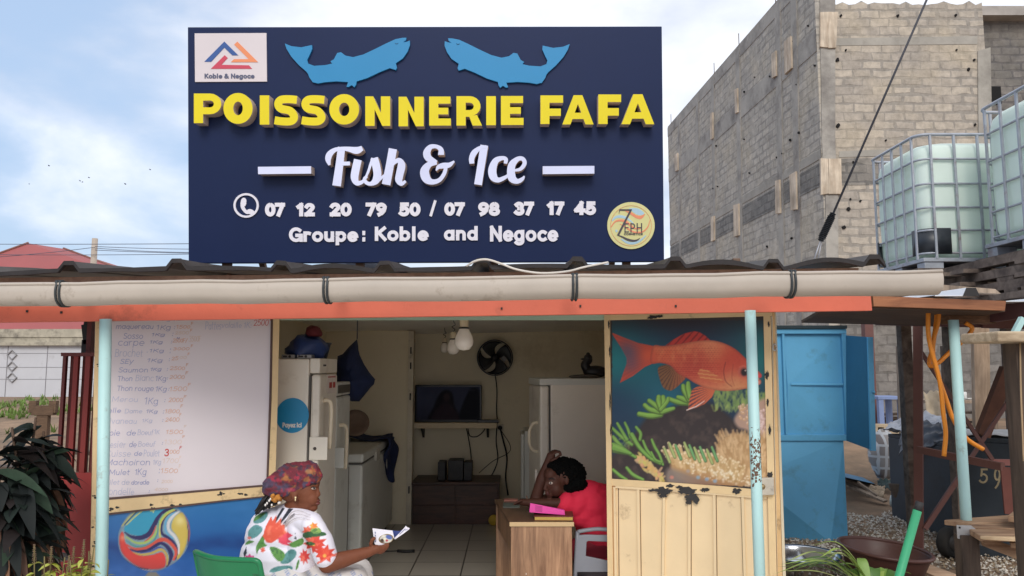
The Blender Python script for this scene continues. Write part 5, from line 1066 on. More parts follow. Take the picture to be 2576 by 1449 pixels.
# red-brown timber across the corner seen low right: rough block boundary wall joins here (part of the same building's ground floor)
# ================================================================ LEFT BACKGROUND
def house():
 t = thing('red_roof_house', (-19, 40, .5), 'house with a maroon hipped roof far behind at the left edge', 'house')
 Y0 = 34; ap = at(90, 612, 42); r = MB(); ze = at(90, 838, Y0).z; xl, xr = at(-560, 838, Y0).x, at(740, 838, Y0).x
 v = [(xl, Y0, ze), (xr, Y0, ze), (xr, 52, ze), (xl, 52, ze), (ap.x - .4, 42, ap.z), (ap.x + .4, 44, ap.z), (xl, Y0, ze - .12), (xr, Y0, ze - .12), (xr, 52, ze - .12), (xl, 52, ze - .12)]
 r.add(v, [(0, 1, 5, 4), (1, 2, 5), (2, 3, 4, 5), (3, 0, 4), (0, 6, 7, 1), (1, 7, 8, 2), (6, 9, 8, 7)])
 r.build('roof', mat('maroon_roof', (158, 84, 82), .7, .1, .08, .6), t)
 cap = MB(); ro = Vector((0, -.03, .03))
 for a in (v[0], v[1]): cap.tube([Vector(a) + ro, Vector(v[4 if a == v[0] else 5]) + ro], .06, 6)
 cap.build('ridge_cap', mat('ridge_cap_brown', (140, 96, 84), .8, 0, .1), t)
 w_ = MB(); w_.box((xl + .8, Y0 + 1.0, .3), (xr - .8, 51, ze - .12)); w_.build('wall', mat('house_wall', (184, 172, 150), .9, 0, .15, 1), t)
 g_ = MB(); g_.box((xl + .1, Y0 - .12, ze - .5), (xr, Y0 + .3, ze - .13)); g_.build('dark_soffit', mat('soffit_dark', (60, 52, 54), .8), t)
house()
def pale_wall():
 Yw = 29.0; zb = ground_z(-14, Yw) - .1; x0, x1 = at(-260, 900, Yw).x, at(420, 900, Yw).x; zt = at(100, 868, Yw).z
 t = thing('boundary_wall', ((x0 + x1) / 2, Yw, zb), 'pale grey boundary wall with diamond reliefs in front of the maroon-roofed house', 'wall')
 w_ = MB(); w_.box((x0, Yw, zb), (x1, Yw + .25, zt)); w_.build('wall_panel', mat('pale_wall_paint', (196, 196, 200), .85, 0, .06, .8, 0, 30, dirt=(150, 146, 146), dscale=.8, damt=.3), t)
 c_ = MB(); z1 = at(100, 852, Yw).z; z2 = at(100, 844, Yw).z; z3 = at(100, 828, Yw).z
 c_.box((x0, Yw - .18, zt - .02), (x1, Yw + .3, zt + .10)); c_.box((x0, Yw - .08, zt + .102), (x1, Yw + .3, z1 + .05)); c_.box((x0, Yw - .12, z1 + .052), (x1, Yw + .3, z3))
 c_.build('coping', mat('coping_concrete', (176, 168, 150), .9, 0, .25, 1.2, .2, 20, dirt=(84, 78, 74), dscale=1.3, damt=.6), t)
 j = MB()
 for py in (911, 946, 976):
  z = at(100, py - 22, Yw).z; j.box((x0, Yw - .008, z - .008), (x1, Yw - .001, z + .008))
 for px in (-130, 17, 117, 212): x = at(px, 930, Yw).x; j.box((x - .012, Yw - .009, zb), (x + .012, Yw - .001, zt - .03))
 j.build('joint', mat('joint_grey', (126, 124, 128), .9), t)
 d_ = MB(); sc = .33147 / 1.0
 for cx, cy in ((48, 456), (48, 585), (45, 712)):
  P = lambda x, y: (x * .2223, 791.6 + y * .2223)
  c = P(140, cy); r = 13
  ring = [(c[0], c[1] - r), (c[0] - r, c[1]), (c[0], c[1] + r), (c[0] + r, c[1])]
  d_.prism([ring, [(c[0], c[1] - r + 2.4), (c[0] - r + 2.4, c[1]), (c[0], c[1] + r - 2.4), (c[0] + r - 2.4, c[1])]], lambda x, y, d: at(x, y, Yw) - Vector((0, d, 0)), 0, .06)
 d_.build('diamond_relief', mat('relief_grey', (150, 148, 150), .9), t)
pale_wall()
# utility pole and lines
p = at(239, 600, 36)
up = thing('utility_pole', (p.x, 36, 0), 'slim pale concrete utility pole rising behind the roof left of the sign', 'pole')
MB().tube([(p.x, 36, .2), (p.x, 36, p.z)], [.19, .13], 10).build('pole_shaft', mat('pole_concrete', (178, 164, 150), .9, 0, .1, 2), up)
for i, (a, b2, sag) in enumerate((((-80, 614), (620, 612), .02), ((239, 620), (620, 626), .06), ((239, 624), (620, 634), .1), ((239, 629), (620, 638), .05), ((239, 622), (-60, 650), .05), ((-80, 640), (620, 637), .05))):
 p0, p1 = at(*a, 35.8), at(*b2, 35.8 if i else 30); pts = []
 for k in range(13): u = k / 12; pts.append(p0.lerp(p1, u) - Vector((0, 0, sag * 4 * u * (1 - u))))
 tag(MB().tube(pts, .014, 4, False).build('power_line', mat('wire_dark', (86, 90, 104), .7)), 'thin dark power line strung across the sky left of the sign', 'power line', 'power lines left of the sign')
# birds
bm_ = mat('bird_black', (44, 44, 52), .8)
for i, (x, y, s, a) in enumerate(((123, 417, 1, 20), (74, 463, .6, -10), (201, 455, .9, 30), (208, 458, .7, -20), (224, 447, .9, 10), (378, 427, .9, 0), (315, 463, 1.1, 25))):
 b_ = MB(); c = at(x, y, 46); s *= .075; M_ = Matrix.Rotation(R(a), 3, 'Y')
 b_.sphere(c, (s * .9, s * .35, s * .35), 8, M_)
 for sg in (-1, 1):
  b_.add([c + M_ @ Vector(q) * s for q in ((-.4, sg * .1, .1), (.4, sg * .1, .1), (.2, sg * 1.0, .6), (-.5, sg * 1.9, .25), (-.5, sg * .9, .5))], [(0, 1, 2, 4), (4, 2, 3)])
 b_.add([c + M_ @ Vector(q) * s for q in ((-.7, -.15, 0), (-.7, .15, 0), (-1.6, .3, .05), (-1.6, -.3, .05))], [(0, 1, 2, 3)])
 tag(b_.build('bird', bm_), 'tiny dark bird flying in the sky left of the sign', 'bird', 'birds flying left of the sign')
# ================================================================ SHOP INTERIOR
M_FRIDGE = mat('fridge_enamel', (226, 218, 204), .35, 0, .04, 2, 0, 60, dirt=(176, 160, 138), dscale=1.6, damt=.25)
M_FRIDGE2 = mat('fridge_enamel_grey', (206, 206, 198), .38, 0, .05, 2, 0, 60, dirt=(150, 142, 128), dscale=1.8, damt=.3)
M_SEAL = mat('door_seal', (86, 82, 78), .7)
def upright_freezer(label, x1, y0, y1, h, depth, m, handle_z, lock_z, sticker=False, control=False):
 """door faces +X at x1; side faces the street"""
 t = thing('upright_freezer', (x1 - depth / 2, (y0 + y1) / 2, 0), label, 'freezer', 'white upright freezers along the left wall')
 MB().box((x1 - depth, y0, .03), (x1 - .075, y1, h)).build('cabinet', m, t, bevel=.012)
 MB().box((x1 - .073, y0 + .004, .08), (x1 - .062, y1 - .004, h - .115)).build('seal', M_SEAL, t)
 MB().box((x1 - .060, y0, .06), (x1, y1, h - .105)).build('door', m, t, bevel=.016)
 cp_ = MB(); cp_.box((x1 - .073, y0, h - .098), (x1 - .004, y1, h + .002)); cap = cp_.build('top_fascia', m, t, bevel=.008)
 if control:
  k = MB(); k.box((x1 - .0035, y0 + .03, h - .08), (x1 + .001, y1 - .02, h - .02)); k.build('control_panel', mat('control_grey', (90, 84, 76), .5), cap)
 else:
  k = MB()
  for q in (.10, .14): k.cbox((x1 - .001, y0 + q, h - .045), (.006, .016, .012))
  k.build('control_button', mat('button_dark', (70, 64, 60)), cap)
 hd = MB(); yh = y0 + .10
 hd.tube(spline([(x1 - .01, yh, handle_z + .20), (x1 + .035, yh, handle_z + .20), (x1 + .055, yh, handle_z + .16), (x1 + .055, yh, handle_z + .02), (x1 + .05, yh, handle_z - .12)], 5), .014, 8); hd.build('handle', mat('handle_cream', (222, 208, 182), .4), t)
 lp_ = MB(); lp_.box((x1 - .058, y0 - .012, lock_z - .075), (x1 + .062, y0 - .003, lock_z + .075)); lp_.box((x1 + .002, y0 - .012, lock_z - .075), (x1 + .010, y0 + .09, lock_z + .075))
 l_ = lp_.build('lock_plate', m, t, bevel=.004); MB().sphere((x1 - .02, y0 - .014, lock_z), .011, 10).build('lock_cylinder', mat('button_dark', (70, 64, 60)), l_)
 ft = MB()
 for a in (x1 - .1, x1 - depth + .06):
  for c in (y0 + .05, y1 - .05): ft.box((a - .02, c - .02, 0), (a + .02, c + .02, .03))
 ft.build('foot', M_DARK, t)
 return t
h1 = at(805, 902, 5.06).z
fz1 = upright_freezer('tall white upright freezer with a round blue payment sticker on its side', -1.276, 5.06, 5.56, h1, .66, M_FRIDGE, at(812, 1085, 5.1).z, at(815, 1128, 5.06).z)
fz2 = upright_freezer('shorter white upright freezer standing behind the stickered one', -1.293, 5.64, 6.10, at(857, 963, 5.64).z, .60, M_FRIDGE2, at(866, 1140, 5.7).z, at(862, 1152, 5.64).z, control=True)
# notice on the first freezer's door
nb = MB(); nb.box((-1.2745, 5.24, at(830, 990, 5.3).z), (-1.2725, 5.50, at(830, 943, 5.3).z)); nt_ = nb.build('notice_sheet', mat('notice_paper', (216, 204, 196), .7), fz1)
nr = MB(); zc_ = at(830, 960, 5.3).z
for a, c in ((5.30, 5.38), (5.41, 5.48)): nr.box((-1.2724, a, zc_ - .045), (-1.2718, c, zc_ - .005))
nr.box((-1.2724, 5.26, zc_ + .028), (-1.2718, 5.48, zc_ + .036)); nr.build('notice_print', mat('notice_red', (170, 60, 56), .7), nt_)
# round blue sticker: circle and words only
Yf = 5.058; sc_c = at(735.5, 1045, Yf); srad = 41 / 1900 * Yf * 1.0
sd_ = lambda x, y, d: Vector((sc_c.x + x * srad, Yf - d, sc_c.z - y * srad))
st_ = MB(); st_.prism(ellp(0, 0, 1, 1.05, 48), sd_, 0, .0016); sticker = st_.build('round_sticker', mat('sticker_blue', (26, 138, 188), .4, 0, .04, 3), fz1)
t_ = MB(); text_fit(t_, 'Payez ici', (-.58, .42, .58, .80), sd_, .06, .001, .0022, gap=.2); t_.build('sticker_text', mat('sticker_white', (232, 228, 220), .5), sticker)
# chest freezer
def chest():
 x1, y0, y1, d, h = -1.215, 6.26, 7.86, .70, .90
 t = thing('chest_freezer', (x1 - d / 2, (y0 + y1) / 2, 0), 'long white chest freezer behind the two upright freezers', 'freezer')
 MB().box((x1 - d, y0, .06), (x1, y1, h - .085)).build('cabinet', M_FRIDGE2, t, bevel=.02)
 l = MB().box((x1 - d - .005, y0 - .006, h - .070), (x1 + .006, y1, h)).build('lid', M_FRIDGE2, t, bevel=.018)
 MB().box((x1 - d + .01, y0 + .006, h - .084), (x1 - .006, y1 - .01, h - .071)).build('seal', M_SEAL, t)
 MB().box((x1 - .006, y0 + .55, h - .12), (x1 + .018, y0 + .72, h - .03)).build('lid_lock', mat('lock_plate_grey', (190, 184, 172), .5), l)
 g = MB(); g.box((x1 - .115, y0 - .0025, .10), (x1 - .108, y0 + .01, h - .10)); g.box((x1 - .50, y0 - .0025, .10), (x1 - .493, y0 + .01, h - .10)); g.build('panel_joint', mat('joint_line_grey', (120, 114, 104)), t)  # dark joint lines on the cabinet end
 ft = MB()
 for a in (x1 - .08, x1 - d + .08):
  for c in (y0 + .1, y1 - .1): ft.box((a - .03, c - .03, 0), (a + .03, c + .03, .06))
 ft.build('foot', M_DARK, t)
chest()
# dark cloth on the far corner of the chest, pale jug lid
M_NAVYCLOTH = mat('navy_cloth', (30, 42, 78), .85, 0, .25, 6, .3, 30)
def drape(name, m, label, cat, fn, nu, nv, t=.006):
 v = [tuple(fn(i / nu, j / nv)) for j in range(nv + 1) for i in range(nu + 1)]
 f = [(j * (nu + 1) + i, j * (nu + 1) + i + 1, (j + 1) * (nu + 1) + i + 1, (j + 1) * (nu + 1) + i) for j in range(nv) for i in range(nu)]
 mb = MB(); mb.add(v, f, True); o = mb.build(name, m); s = o.modifiers.new('solid', 'SOLIDIFY'); s.thickness = t; s.offset = 1
 return tag(o, label, cat)
def chest_cloth(u, v):
 # over the top near the back, hanging down the aisle side
 w = .02 * math.sin(u * 9 + v * 5) + .012 * mnoise.noise(Vector((u * 6, v * 6, 0)))
 y = 7.25 + .48 * u + w
 if v < .55: return Vector((-1.75 + v / .55 * .56, y, .925 + .04 * abs(mnoise.noise(Vector((u * 5, v * 7, 2)))) + .02 * math.sin(v * 12)))
 k = (v - .55) / .45
 return Vector((-1.19 + .03 * math.sin(k * 5 + u * 4) + .012 * math.sin(u * 14), y + .03 * k, .945 - k * (.20 + .26 * max(0, math.sin(u * 3.1)))))
drape('dark_cloth', M_NAVYCLOTH, 'dark navy cloth draped over the back corner of the chest freezer', 'cloth', chest_cloth, 22, 26)
bm__ = MB(); bm__.lathe([(0, 0), (.07, .005), (.11, .02), (.12, .04), (.115, .05), (.08, .03), (0, .02)], at(893, 1068, 6.5), 24, 'z', M=Euler((R(62), R(25), 0)).to_matrix()); tag(bm__.build('basket_lid', mat('straw_lid', (104, 84, 68), .8, 0, .2, 20)), 'tan round lid leaning on the chest freezer behind the second freezer', 'lid')
# stuff on top of the first freezer
zt1 = h1
def lump(c, r, seed, amp=.35, n=20, flat=True):
 mb = MB(); mb.sphere(c, r, n)
 out = []
 for p in mb.v:
  d = Vector(p) - Vector(c); k = 1 + amp * mnoise.noise(d.normalized() * 1.9 + Vector((seed, 0, 0))) + amp * .4 * mnoise.noise(d.normalized() * 5 + Vector((0, seed, 0)))
  q = Vector(c) + d * k
  if flat: q.z = max(q.z, c[2] - r[2] * .72 if hasattr(r, '__len__') else c[2] - r)
  out.append(tuple(q))
 mb.v = out; return mb
c_ = at(768, 882, 5.25); tag(lump((c_.x, 5.25, zt1 + .068), (.145, .14, .095), 3).build('blue_bag', mat('blue_plastic_bag', (36, 58, 108), .45, 0, .2, 8, .3, 25)), 'crumpled dark blue plastic bag on top of the stickered freezer', 'bag')
c_ = at(788, 858, 5.22); tag(lump((c_.x, 5.22, zt1 + .185), (.055, .05, .045), 9, .25).build('red_cloth', mat('red_cap_cloth', (88, 22, 28), .8, 0, .2, 8)), 'small dark red bundle on top of the blue plastic bag', 'bundle')
for i, (x0, x1_) in enumerate(((708, 741), (747, 783))):
 a, b2 = at(x0, 894, 5.10), at(x1_, 894, 5.10)
 t = thing('small_box', ((a.x + b2.x) / 2, 5.15, zt1 + .001), ('left' if i == 0 else 'right') + ' one of two small silver boxes on the front edge of the freezer top', 'box', 'small silver boxes on the freezer')
 MB().box((a.x, 5.10, zt1 + .001), (b2.x, 5.20, zt1 + .027)).build('case', mat('silver_case', (150, 150, 150), .4, .4), t, bevel=.003)
 k = MB(); m_ = (a.x + b2.x) / 2
 k.prism(ellp(m_ + .012, zt1 + .0145, .009, .009, 14), lambda x, y, d: Vector((x, 5.10 - d, y)), 0, .002); k.box((a.x + .01, 5.0985, zt1 + .009), (m_ - .006, 5.0995, zt1 + .020)); k.build('dial', M_DARK, t)
c_ = at(845, 876, 5.42); sp_ = thing('black_bucket', (-1.40, 5.42, zt1 + .002), 'dark round bucket at the back of the freezer top beside the blue bag', 'bucket')
MB().lathe([(0, 0), (.075, 0), (.10, .10), (.107, .105), (.107, .115), (.097, .115), (.07, .01), (0, .01)], (-1.40, 5.42, zt1 + .002), 24).build('bucket_body', mat('dark_slate_plastic', (44, 52, 66), .5), sp_)
# big navy cloth bundle hanging from the ceiling hook
def navy():
 K = lambda x, y: ((1030 + .38658 * x) / 1.49068, (1200 + .38658 * y) / 1.49068)
 o2 = [(800, 185), (806, 260), (825, 340), (868, 430), (920, 510), (975, 575), (962, 625), (930, 655), (880, 720), (820, 790), (750, 790), (660, 760), (600, 640), (600, 480), (610, 350), (660, 330), (720, 260)]
 O = [Vector(at(*K(*p), 6.35)) for p in o2]; c = at(*K(760, 560), 6.35); mb = MB(); vs = []; n = len(O)
 rings = ((1.0, 0), (.82, .10), (.5, .17), (.22, .2))
 for sgn in (1, -1):
  for k, (s, d) in enumerate(rings):
   for i, p in enumerate(O):
    q = c + (p - c) * s; q.y += sgn * (-d * (.8 + .5 * mnoise.noise(Vector((i * 1.3, k, sgn))))); q.x += .01 * mnoise.noise(Vector((i, k, 5))); vs.append(q)
 for b0 in (0, 4 * n):
  for k in range(3): mb_f = [(b0 + k * n + i, b0 + k * n + (i + 1) % n, b0 + (k + 1) * n + (i + 1) % n, b0 + (k + 1) * n + i) for i in range(n)]; vs_f = mb_f; mb.f += [tuple(q) for q in mb_f]; mb.m += [0] * n; mb.sm += [True] * n
  mb.f.append(tuple(b0 + 3 * n + i for i in range(n))); mb.m.append(0); mb.sm.append(True)
 mb.v = [tuple(q) for q in vs]
 mb.tube([O[0], O[0] + Vector((0, 0, .02)), (O[0].x, 6.35, 2.0)], .004, 5)
 tag(mb.build('hanging_cloth', M_NAVYCLOTH, weld=True), 'large pointed navy blue cloth hanging behind the upright freezers', 'cloth')
navy()
# ---- back wall: fan, television, shelf, cables
def fan():
 Y = YB - .02; c = at(1245.5, 900, Y); c.y = Y; r = 45 / 1900 * Y
 t = thing('wall_fan', c, 'round black fan with its blades mounted high on the back wall', 'fan')
 P = lambda a, q, d: Vector((c.x + q * math.cos(a), Y - d, c.z + q * math.sin(a)))
 MB().prism([ellp(0, 0, r, r, 44), ellp(0, 0, r * .94, r * .94, 44)], lambda x, y, d: Vector((c.x + x, Y - d, c.z + y)), .0, .10).build('rim', mat('fan_black', (22, 24, 28), .45), t)
 for k in range(4):
  b_ = MB(); a0 = R(40) + k * math.pi / 2; vs = []
  for i in range(9):
   u = i / 8; q = r * (.12 + .80 * u); w0 = .52 + .36 * (u - .5) ** 2 * 1.6
   for s in range(7): a = a0 - w0 * 1.05 + (2.1 * w0) * s / 6 - .5 * u * u; vs.append(P(a, q, .05 + .035 * (s / 6 - .5)))
  b_.add(vs, [(i * 7 + s, (i + 1) * 7 + s, (i + 1) * 7 + s + 1, i * 7 + s + 1) for i in range(8) for s in range(6)], True); o = b_.build('blade', mat('fan_black', (22, 24, 28)), t); so = o.modifiers.new('s', 'SOLIDIFY'); so.thickness = .004
 MB().lathe([(0, -.09), (.03, -.088), (.045, -.06), (.045, 0), (0, 0)], (c.x, Y, c.z), 20, 'y').build('hub', mat('fan_black', (22, 24, 28)), t)
 MB().prism([(1256, 890), (1264, 884), (1272, 893), (1263, 902)], lambda x, y, d: at(x + 4, y + 10, Y - .1) - Vector((0, d, 0)), 0, .002).build('rating_label', mat('label_grey', (120, 120, 124), .6), t)
fan()
M_CABLE = mat('black_cable', (26, 26, 28), .6)
def cable(pts, Y, r=.006, label=None):
 q = [at(x, y, Y) for x, y in pts]
 o = MB().tube(spline(q, 6), r, 6).build('cable', M_CABLE)
 return tag(o, label, 'cable')
cable([(1244, 930), (1250, 980), (1249, 1030), (1252, 1066)], YB - .03, .007, 'black cable running straight down from the wall fan to the shelf')
cable([(1250, 1072), (1248, 1110), (1252, 1155), (1240, 1190), (1221, 1213)], YB - .03, .007, 'black cable drooping from the shelf end to the wooden cabinet')
cable([(1258, 1078), (1265, 1105), (1275, 1150), (1272, 1200), (1278, 1246)], YB - .035, .010, 'thick black cable falling from the wall socket towards the desk')
cable([(1172, 1072), (1178, 1100), (1185, 1150), (1181, 1205)], YB - .03, .006, 'thin black cable hanging from the middle of the shelf to the speakers')
cable([(1176, 1072), (1182, 1096), (1200, 1098), (1216, 1085), (1222, 1072)], YB - .03, .006, 'short black cable looping under the shelf')
cable([(1262, 1085), (1283, 1120), (1278, 1140), (1240, 1160), (1205, 1190)], YB - .03, .004, 'very thin black cable slanting left from the wall socket')
def tv():
 Y = YB - .16; a, b2 = at(1043, 1063, Y), at(1212, 968, Y)
 t = thing('television', ((a.x + b2.x) / 2, Y, a.z), 'black flat television showing two dim figures on the wall shelf', 'television')
 MB().box((a.x, Y, a.z), (b2.x, Y + .05, b2.z)).build('case', mat('tv_black', (16, 16, 18), .3), t, bevel=.006)
 nu, nv = 110, 62; x0, x1, z0, z1 = a.x + .022, b2.x - .02, a.z + .03, b2.z - .022
 o = grid_panel('screen', lambda u, v: Vector((x0 + (x1 - x0) * u, Y - .003, z0 + (z1 - z0) * v)), nu, nv, (0, 1, 0), .0025, t, None)
 m = bpy.data.materials.new('tv_picture'); m.use_nodes = True; q = m.node_tree; bs = q.nodes['Principled BSDF']; at_ = q.nodes.new('ShaderNodeAttribute'); at_.attribute_name = 'Col'
 bs.inputs['Base Color'].default_value = (.004, .004, .005, 1); bs.inputs['Roughness'].default_value = .35; bs.inputs['Specular IOR Level'].default_value = .06; q.links.new(at_.outputs['Color'], bs.inputs['Emission Color']); bs.inputs['Emission Strength'].default_value = .05
 o.data.materials.clear(); o.data.materials.append(m)
 co = world_cos(o); u = (co[:, 0] - x0) / (x1 - x0) * 360; v = 205 - (co[:, 2] - z0) / (z1 - z0) * 205
 p = Paint(u, v, (84, 88, 112)); n = fbm(u, v, 60, 4); p.mix(np.clip(n, 0, 1) * .7, (52, 54, 74)); p.mix(np.clip((v - 120) / 90, 0, 1) * .5, (40, 40, 56))
 p.poly([(120, 60), (150, 24), (180, 22), (205, 50), (215, 120), (240, 205), (70, 205), (95, 130)], (28, 24, 32), 14, 1, 3); p.ell(170, 66, 18, 26, (72, 54, 56), .5); p.poly([(130, 120), (165, 100), (205, 120), (235, 205), (85, 205)], (64, 46, 56), 16, .8, 3)
 p.poly([(290, 40), (310, 8), (345, 10), (360, 60), (366, 205), (246, 205), (258, 120)], (20, 22, 32), 12, 1, 3); p.stroke([(300, 22, 5), (330, 22, 5)], (110, 110, 130), 4, .6)
 set_cols(o.data, p.linear())
tv()
def shelf():
 Y = YB - .28; a, b2 = at(1035, 1078, Y), at(1249, 1064, Y)
 t = thing('wall_shelf', ((a.x + b2.x) / 2, YB, a.z), 'cream wall shelf carrying the television on the back wall', 'shelf')
 MB().box((a.x, Y, a.z), (b2.x, YB - .001, b2.z)).build('board', mat('shelf_cream', (214, 196, 164), .6, 0, .06, 4), t, bevel=.004)
 k = MB()
 for x in (a.x + .1, b2.x - .1): k.add([(x - .012, YB - .002, a.z), (x + .012, YB - .002, a.z), (x + .012, YB - .2, a.z), (x - .012, YB - .2, a.z), (x - .012, YB - .002, a.z - .12), (x + .012, YB - .002, a.z - .12)], [(0, 1, 2, 3), (4, 5, 1, 0), (4, 0, 3), (5, 2, 1), (4, 3, 2, 5)])
 k.build('bracket', M_DARK, t)
 s = at(1216, 1062, YB - .2); tag(MB().box((s.x - .06, YB - .25, b2.z + .001), (s.x + .17, YB - .12, b2.z + .03)).build('decoder_box', mat('tv_black', (16, 16, 18)), bevel=.004), 'flat black decoder box on the shelf right of the television', 'box')
 c = at(1258, 1076, YB - .02); so = thing('wall_socket', c, 'black plug in a wall socket right of the shelf', 'socket'); MB().cbox((c.x, YB - .006, c.z), (.075, .012, .075)).build('plate', mat('socket_white', (206, 196, 178), .5), so, bevel=.003); MB().lathe([(0, -.05), (.022, -.05), (.025, 0), (0, 0)], (c.x, YB - .012, c.z), 14, 'y').build('plug', M_CABLE, so)
shelf()
def cabinet():
 a, b2 = at(1036, 1309, 7.95), at(1255, 1213, 7.95)
 t = thing('low_cabinet', ((a.x + b2.x) / 2, 8.2, 0), 'low dark brown wooden cabinet against the back wall', 'cabinet'); W = wood('dark_cabinet_wood', (52, 32, 24), (92, 58, 42), .45, (1.2, 1.2, 9), 5, .05)
 MB().box((a.x, 7.97, 0), (b2.x, YB - .03, b2.z - .025)).build('body', W, t)
 MB().box((a.x - .01, 7.95, b2.z - .024), (b2.x + .01, YB - .02, b2.z)).build('top', W, t, bevel=.004)
 m_ = (a.x + b2.x) / 2
 for x0, x1 in ((a.x + .012, m_ - .006), (m_ + .006, b2.x - .012)): MB().box((x0, 7.958, .20), (x1, 7.969, b2.z - .035)).build('drawer', W, t, bevel=.003); MB().box((x0, 7.958, .02), (x1, 7.969, .19)).build('drawer', W, t, bevel=.003)
 zz = b2.z + .001
 for i, (x0, x1, hh, lab) in enumerate(((1101, 1120, .19, 'small black speaker at the left end of the low cabinet set'), (1127, 1165, .21, 'wide black subwoofer between the two small speakers'), (1167, 1187, .19, 'small black speaker right of the subwoofer'))):
  p, q = at(x0, 1200, 8.05), at(x1, 1200, 8.05); s = thing('loudspeaker', ((p.x + q.x) / 2, 8.1, zz), lab, 'speaker', 'black speakers on the low cabinet')
  MB().box((p.x, 8.05, zz), (q.x, 8.25, zz + hh)).build('box', mat('speaker_black', (26, 26, 30), .5), s, bevel=.005)
  g = MB(); g.prism(ellp((p.x + q.x) / 2, zz + hh * .38, (q.x - p.x) * .36, (q.x - p.x) * .36, 20), lambda x, y, d: Vector((x, 8.05 - d, y)), 0, .004); g.build('cone', mat('cone_grey', (46, 46, 50), .6), s)
 y_ = MB(); c = at(1242, 1303, 7.9); y_.lathe([(0, -.03), (.05, -.02), (.055, 0), (.05, .02), (0, .03)], (c.x, 7.9, .055), 18, 'y'); tag(y_.build('yellow_reel', mat('yellow_plastic', (206, 172, 60), .5)), 'small yellow disc on the floor by the low cabinet', 'disc')
cabinet()
# ---- hanging bulbs
def bulb(px, ptop, pbot, Y, label, lit=1.0):
 s = (pbot - ptop) / 1900 * Y; c = at(px, pbot, Y); x, z = c.x, c.z
 t = thing('light_bulb', (x, Y, z), label, 'light bulb', 'bulbs hanging from the shop ceiling'); r = s * .30
 MB().lathe([(0, 0), (r * .6, r * .12), (r * .95, r * .6), (r, r), (r * .9, r * 1.5), (r * .6, r * 2.1), (r * .5, r * 2.3)], (x, Y, z), 20).build('globe', mat('frosted_bulb', (240, 232, 220), .25, 0, .02, 4), t)
 MB().lathe([(r * .5, r * 2.3), (r * .56, r * 2.32), (r * .56, r * 2.45), (r * .46, r * 2.5)], (x, Y, z), 16).build('collar', M_DARK, t)
 MB().lathe([(r * .46, r * 2.5), (r * .5, r * 3.2), (r * .42, r * 3.5), (0, r * 3.5)], (x, Y, z), 16).build('socket', mat('bulb_socket', (206, 190, 160), .5), t)
 w = MB(); w.tube(spline([(x, Y, z + r * 3.5), (x + .012, Y, z + r * 3.9), (x - .012, Y, z + r * 4.3), (x + .016, Y, z + r * 4.6), (x + .004, Y, z + r * 5.0), (x, Y, 2.0)], 6), .0035, 5); w.build('flex', M_CABLE, t)
bulb(1167, 803, 882, 5.25, 'nearest and largest bare bulb hanging in the shop opening'); bulb(1140, 838, 892, 6.4, 'middle bare bulb hanging behind the nearest one'); bulb(1118, 852, 888, 7.6, 'farthest and smallest bare bulb near the back wall')
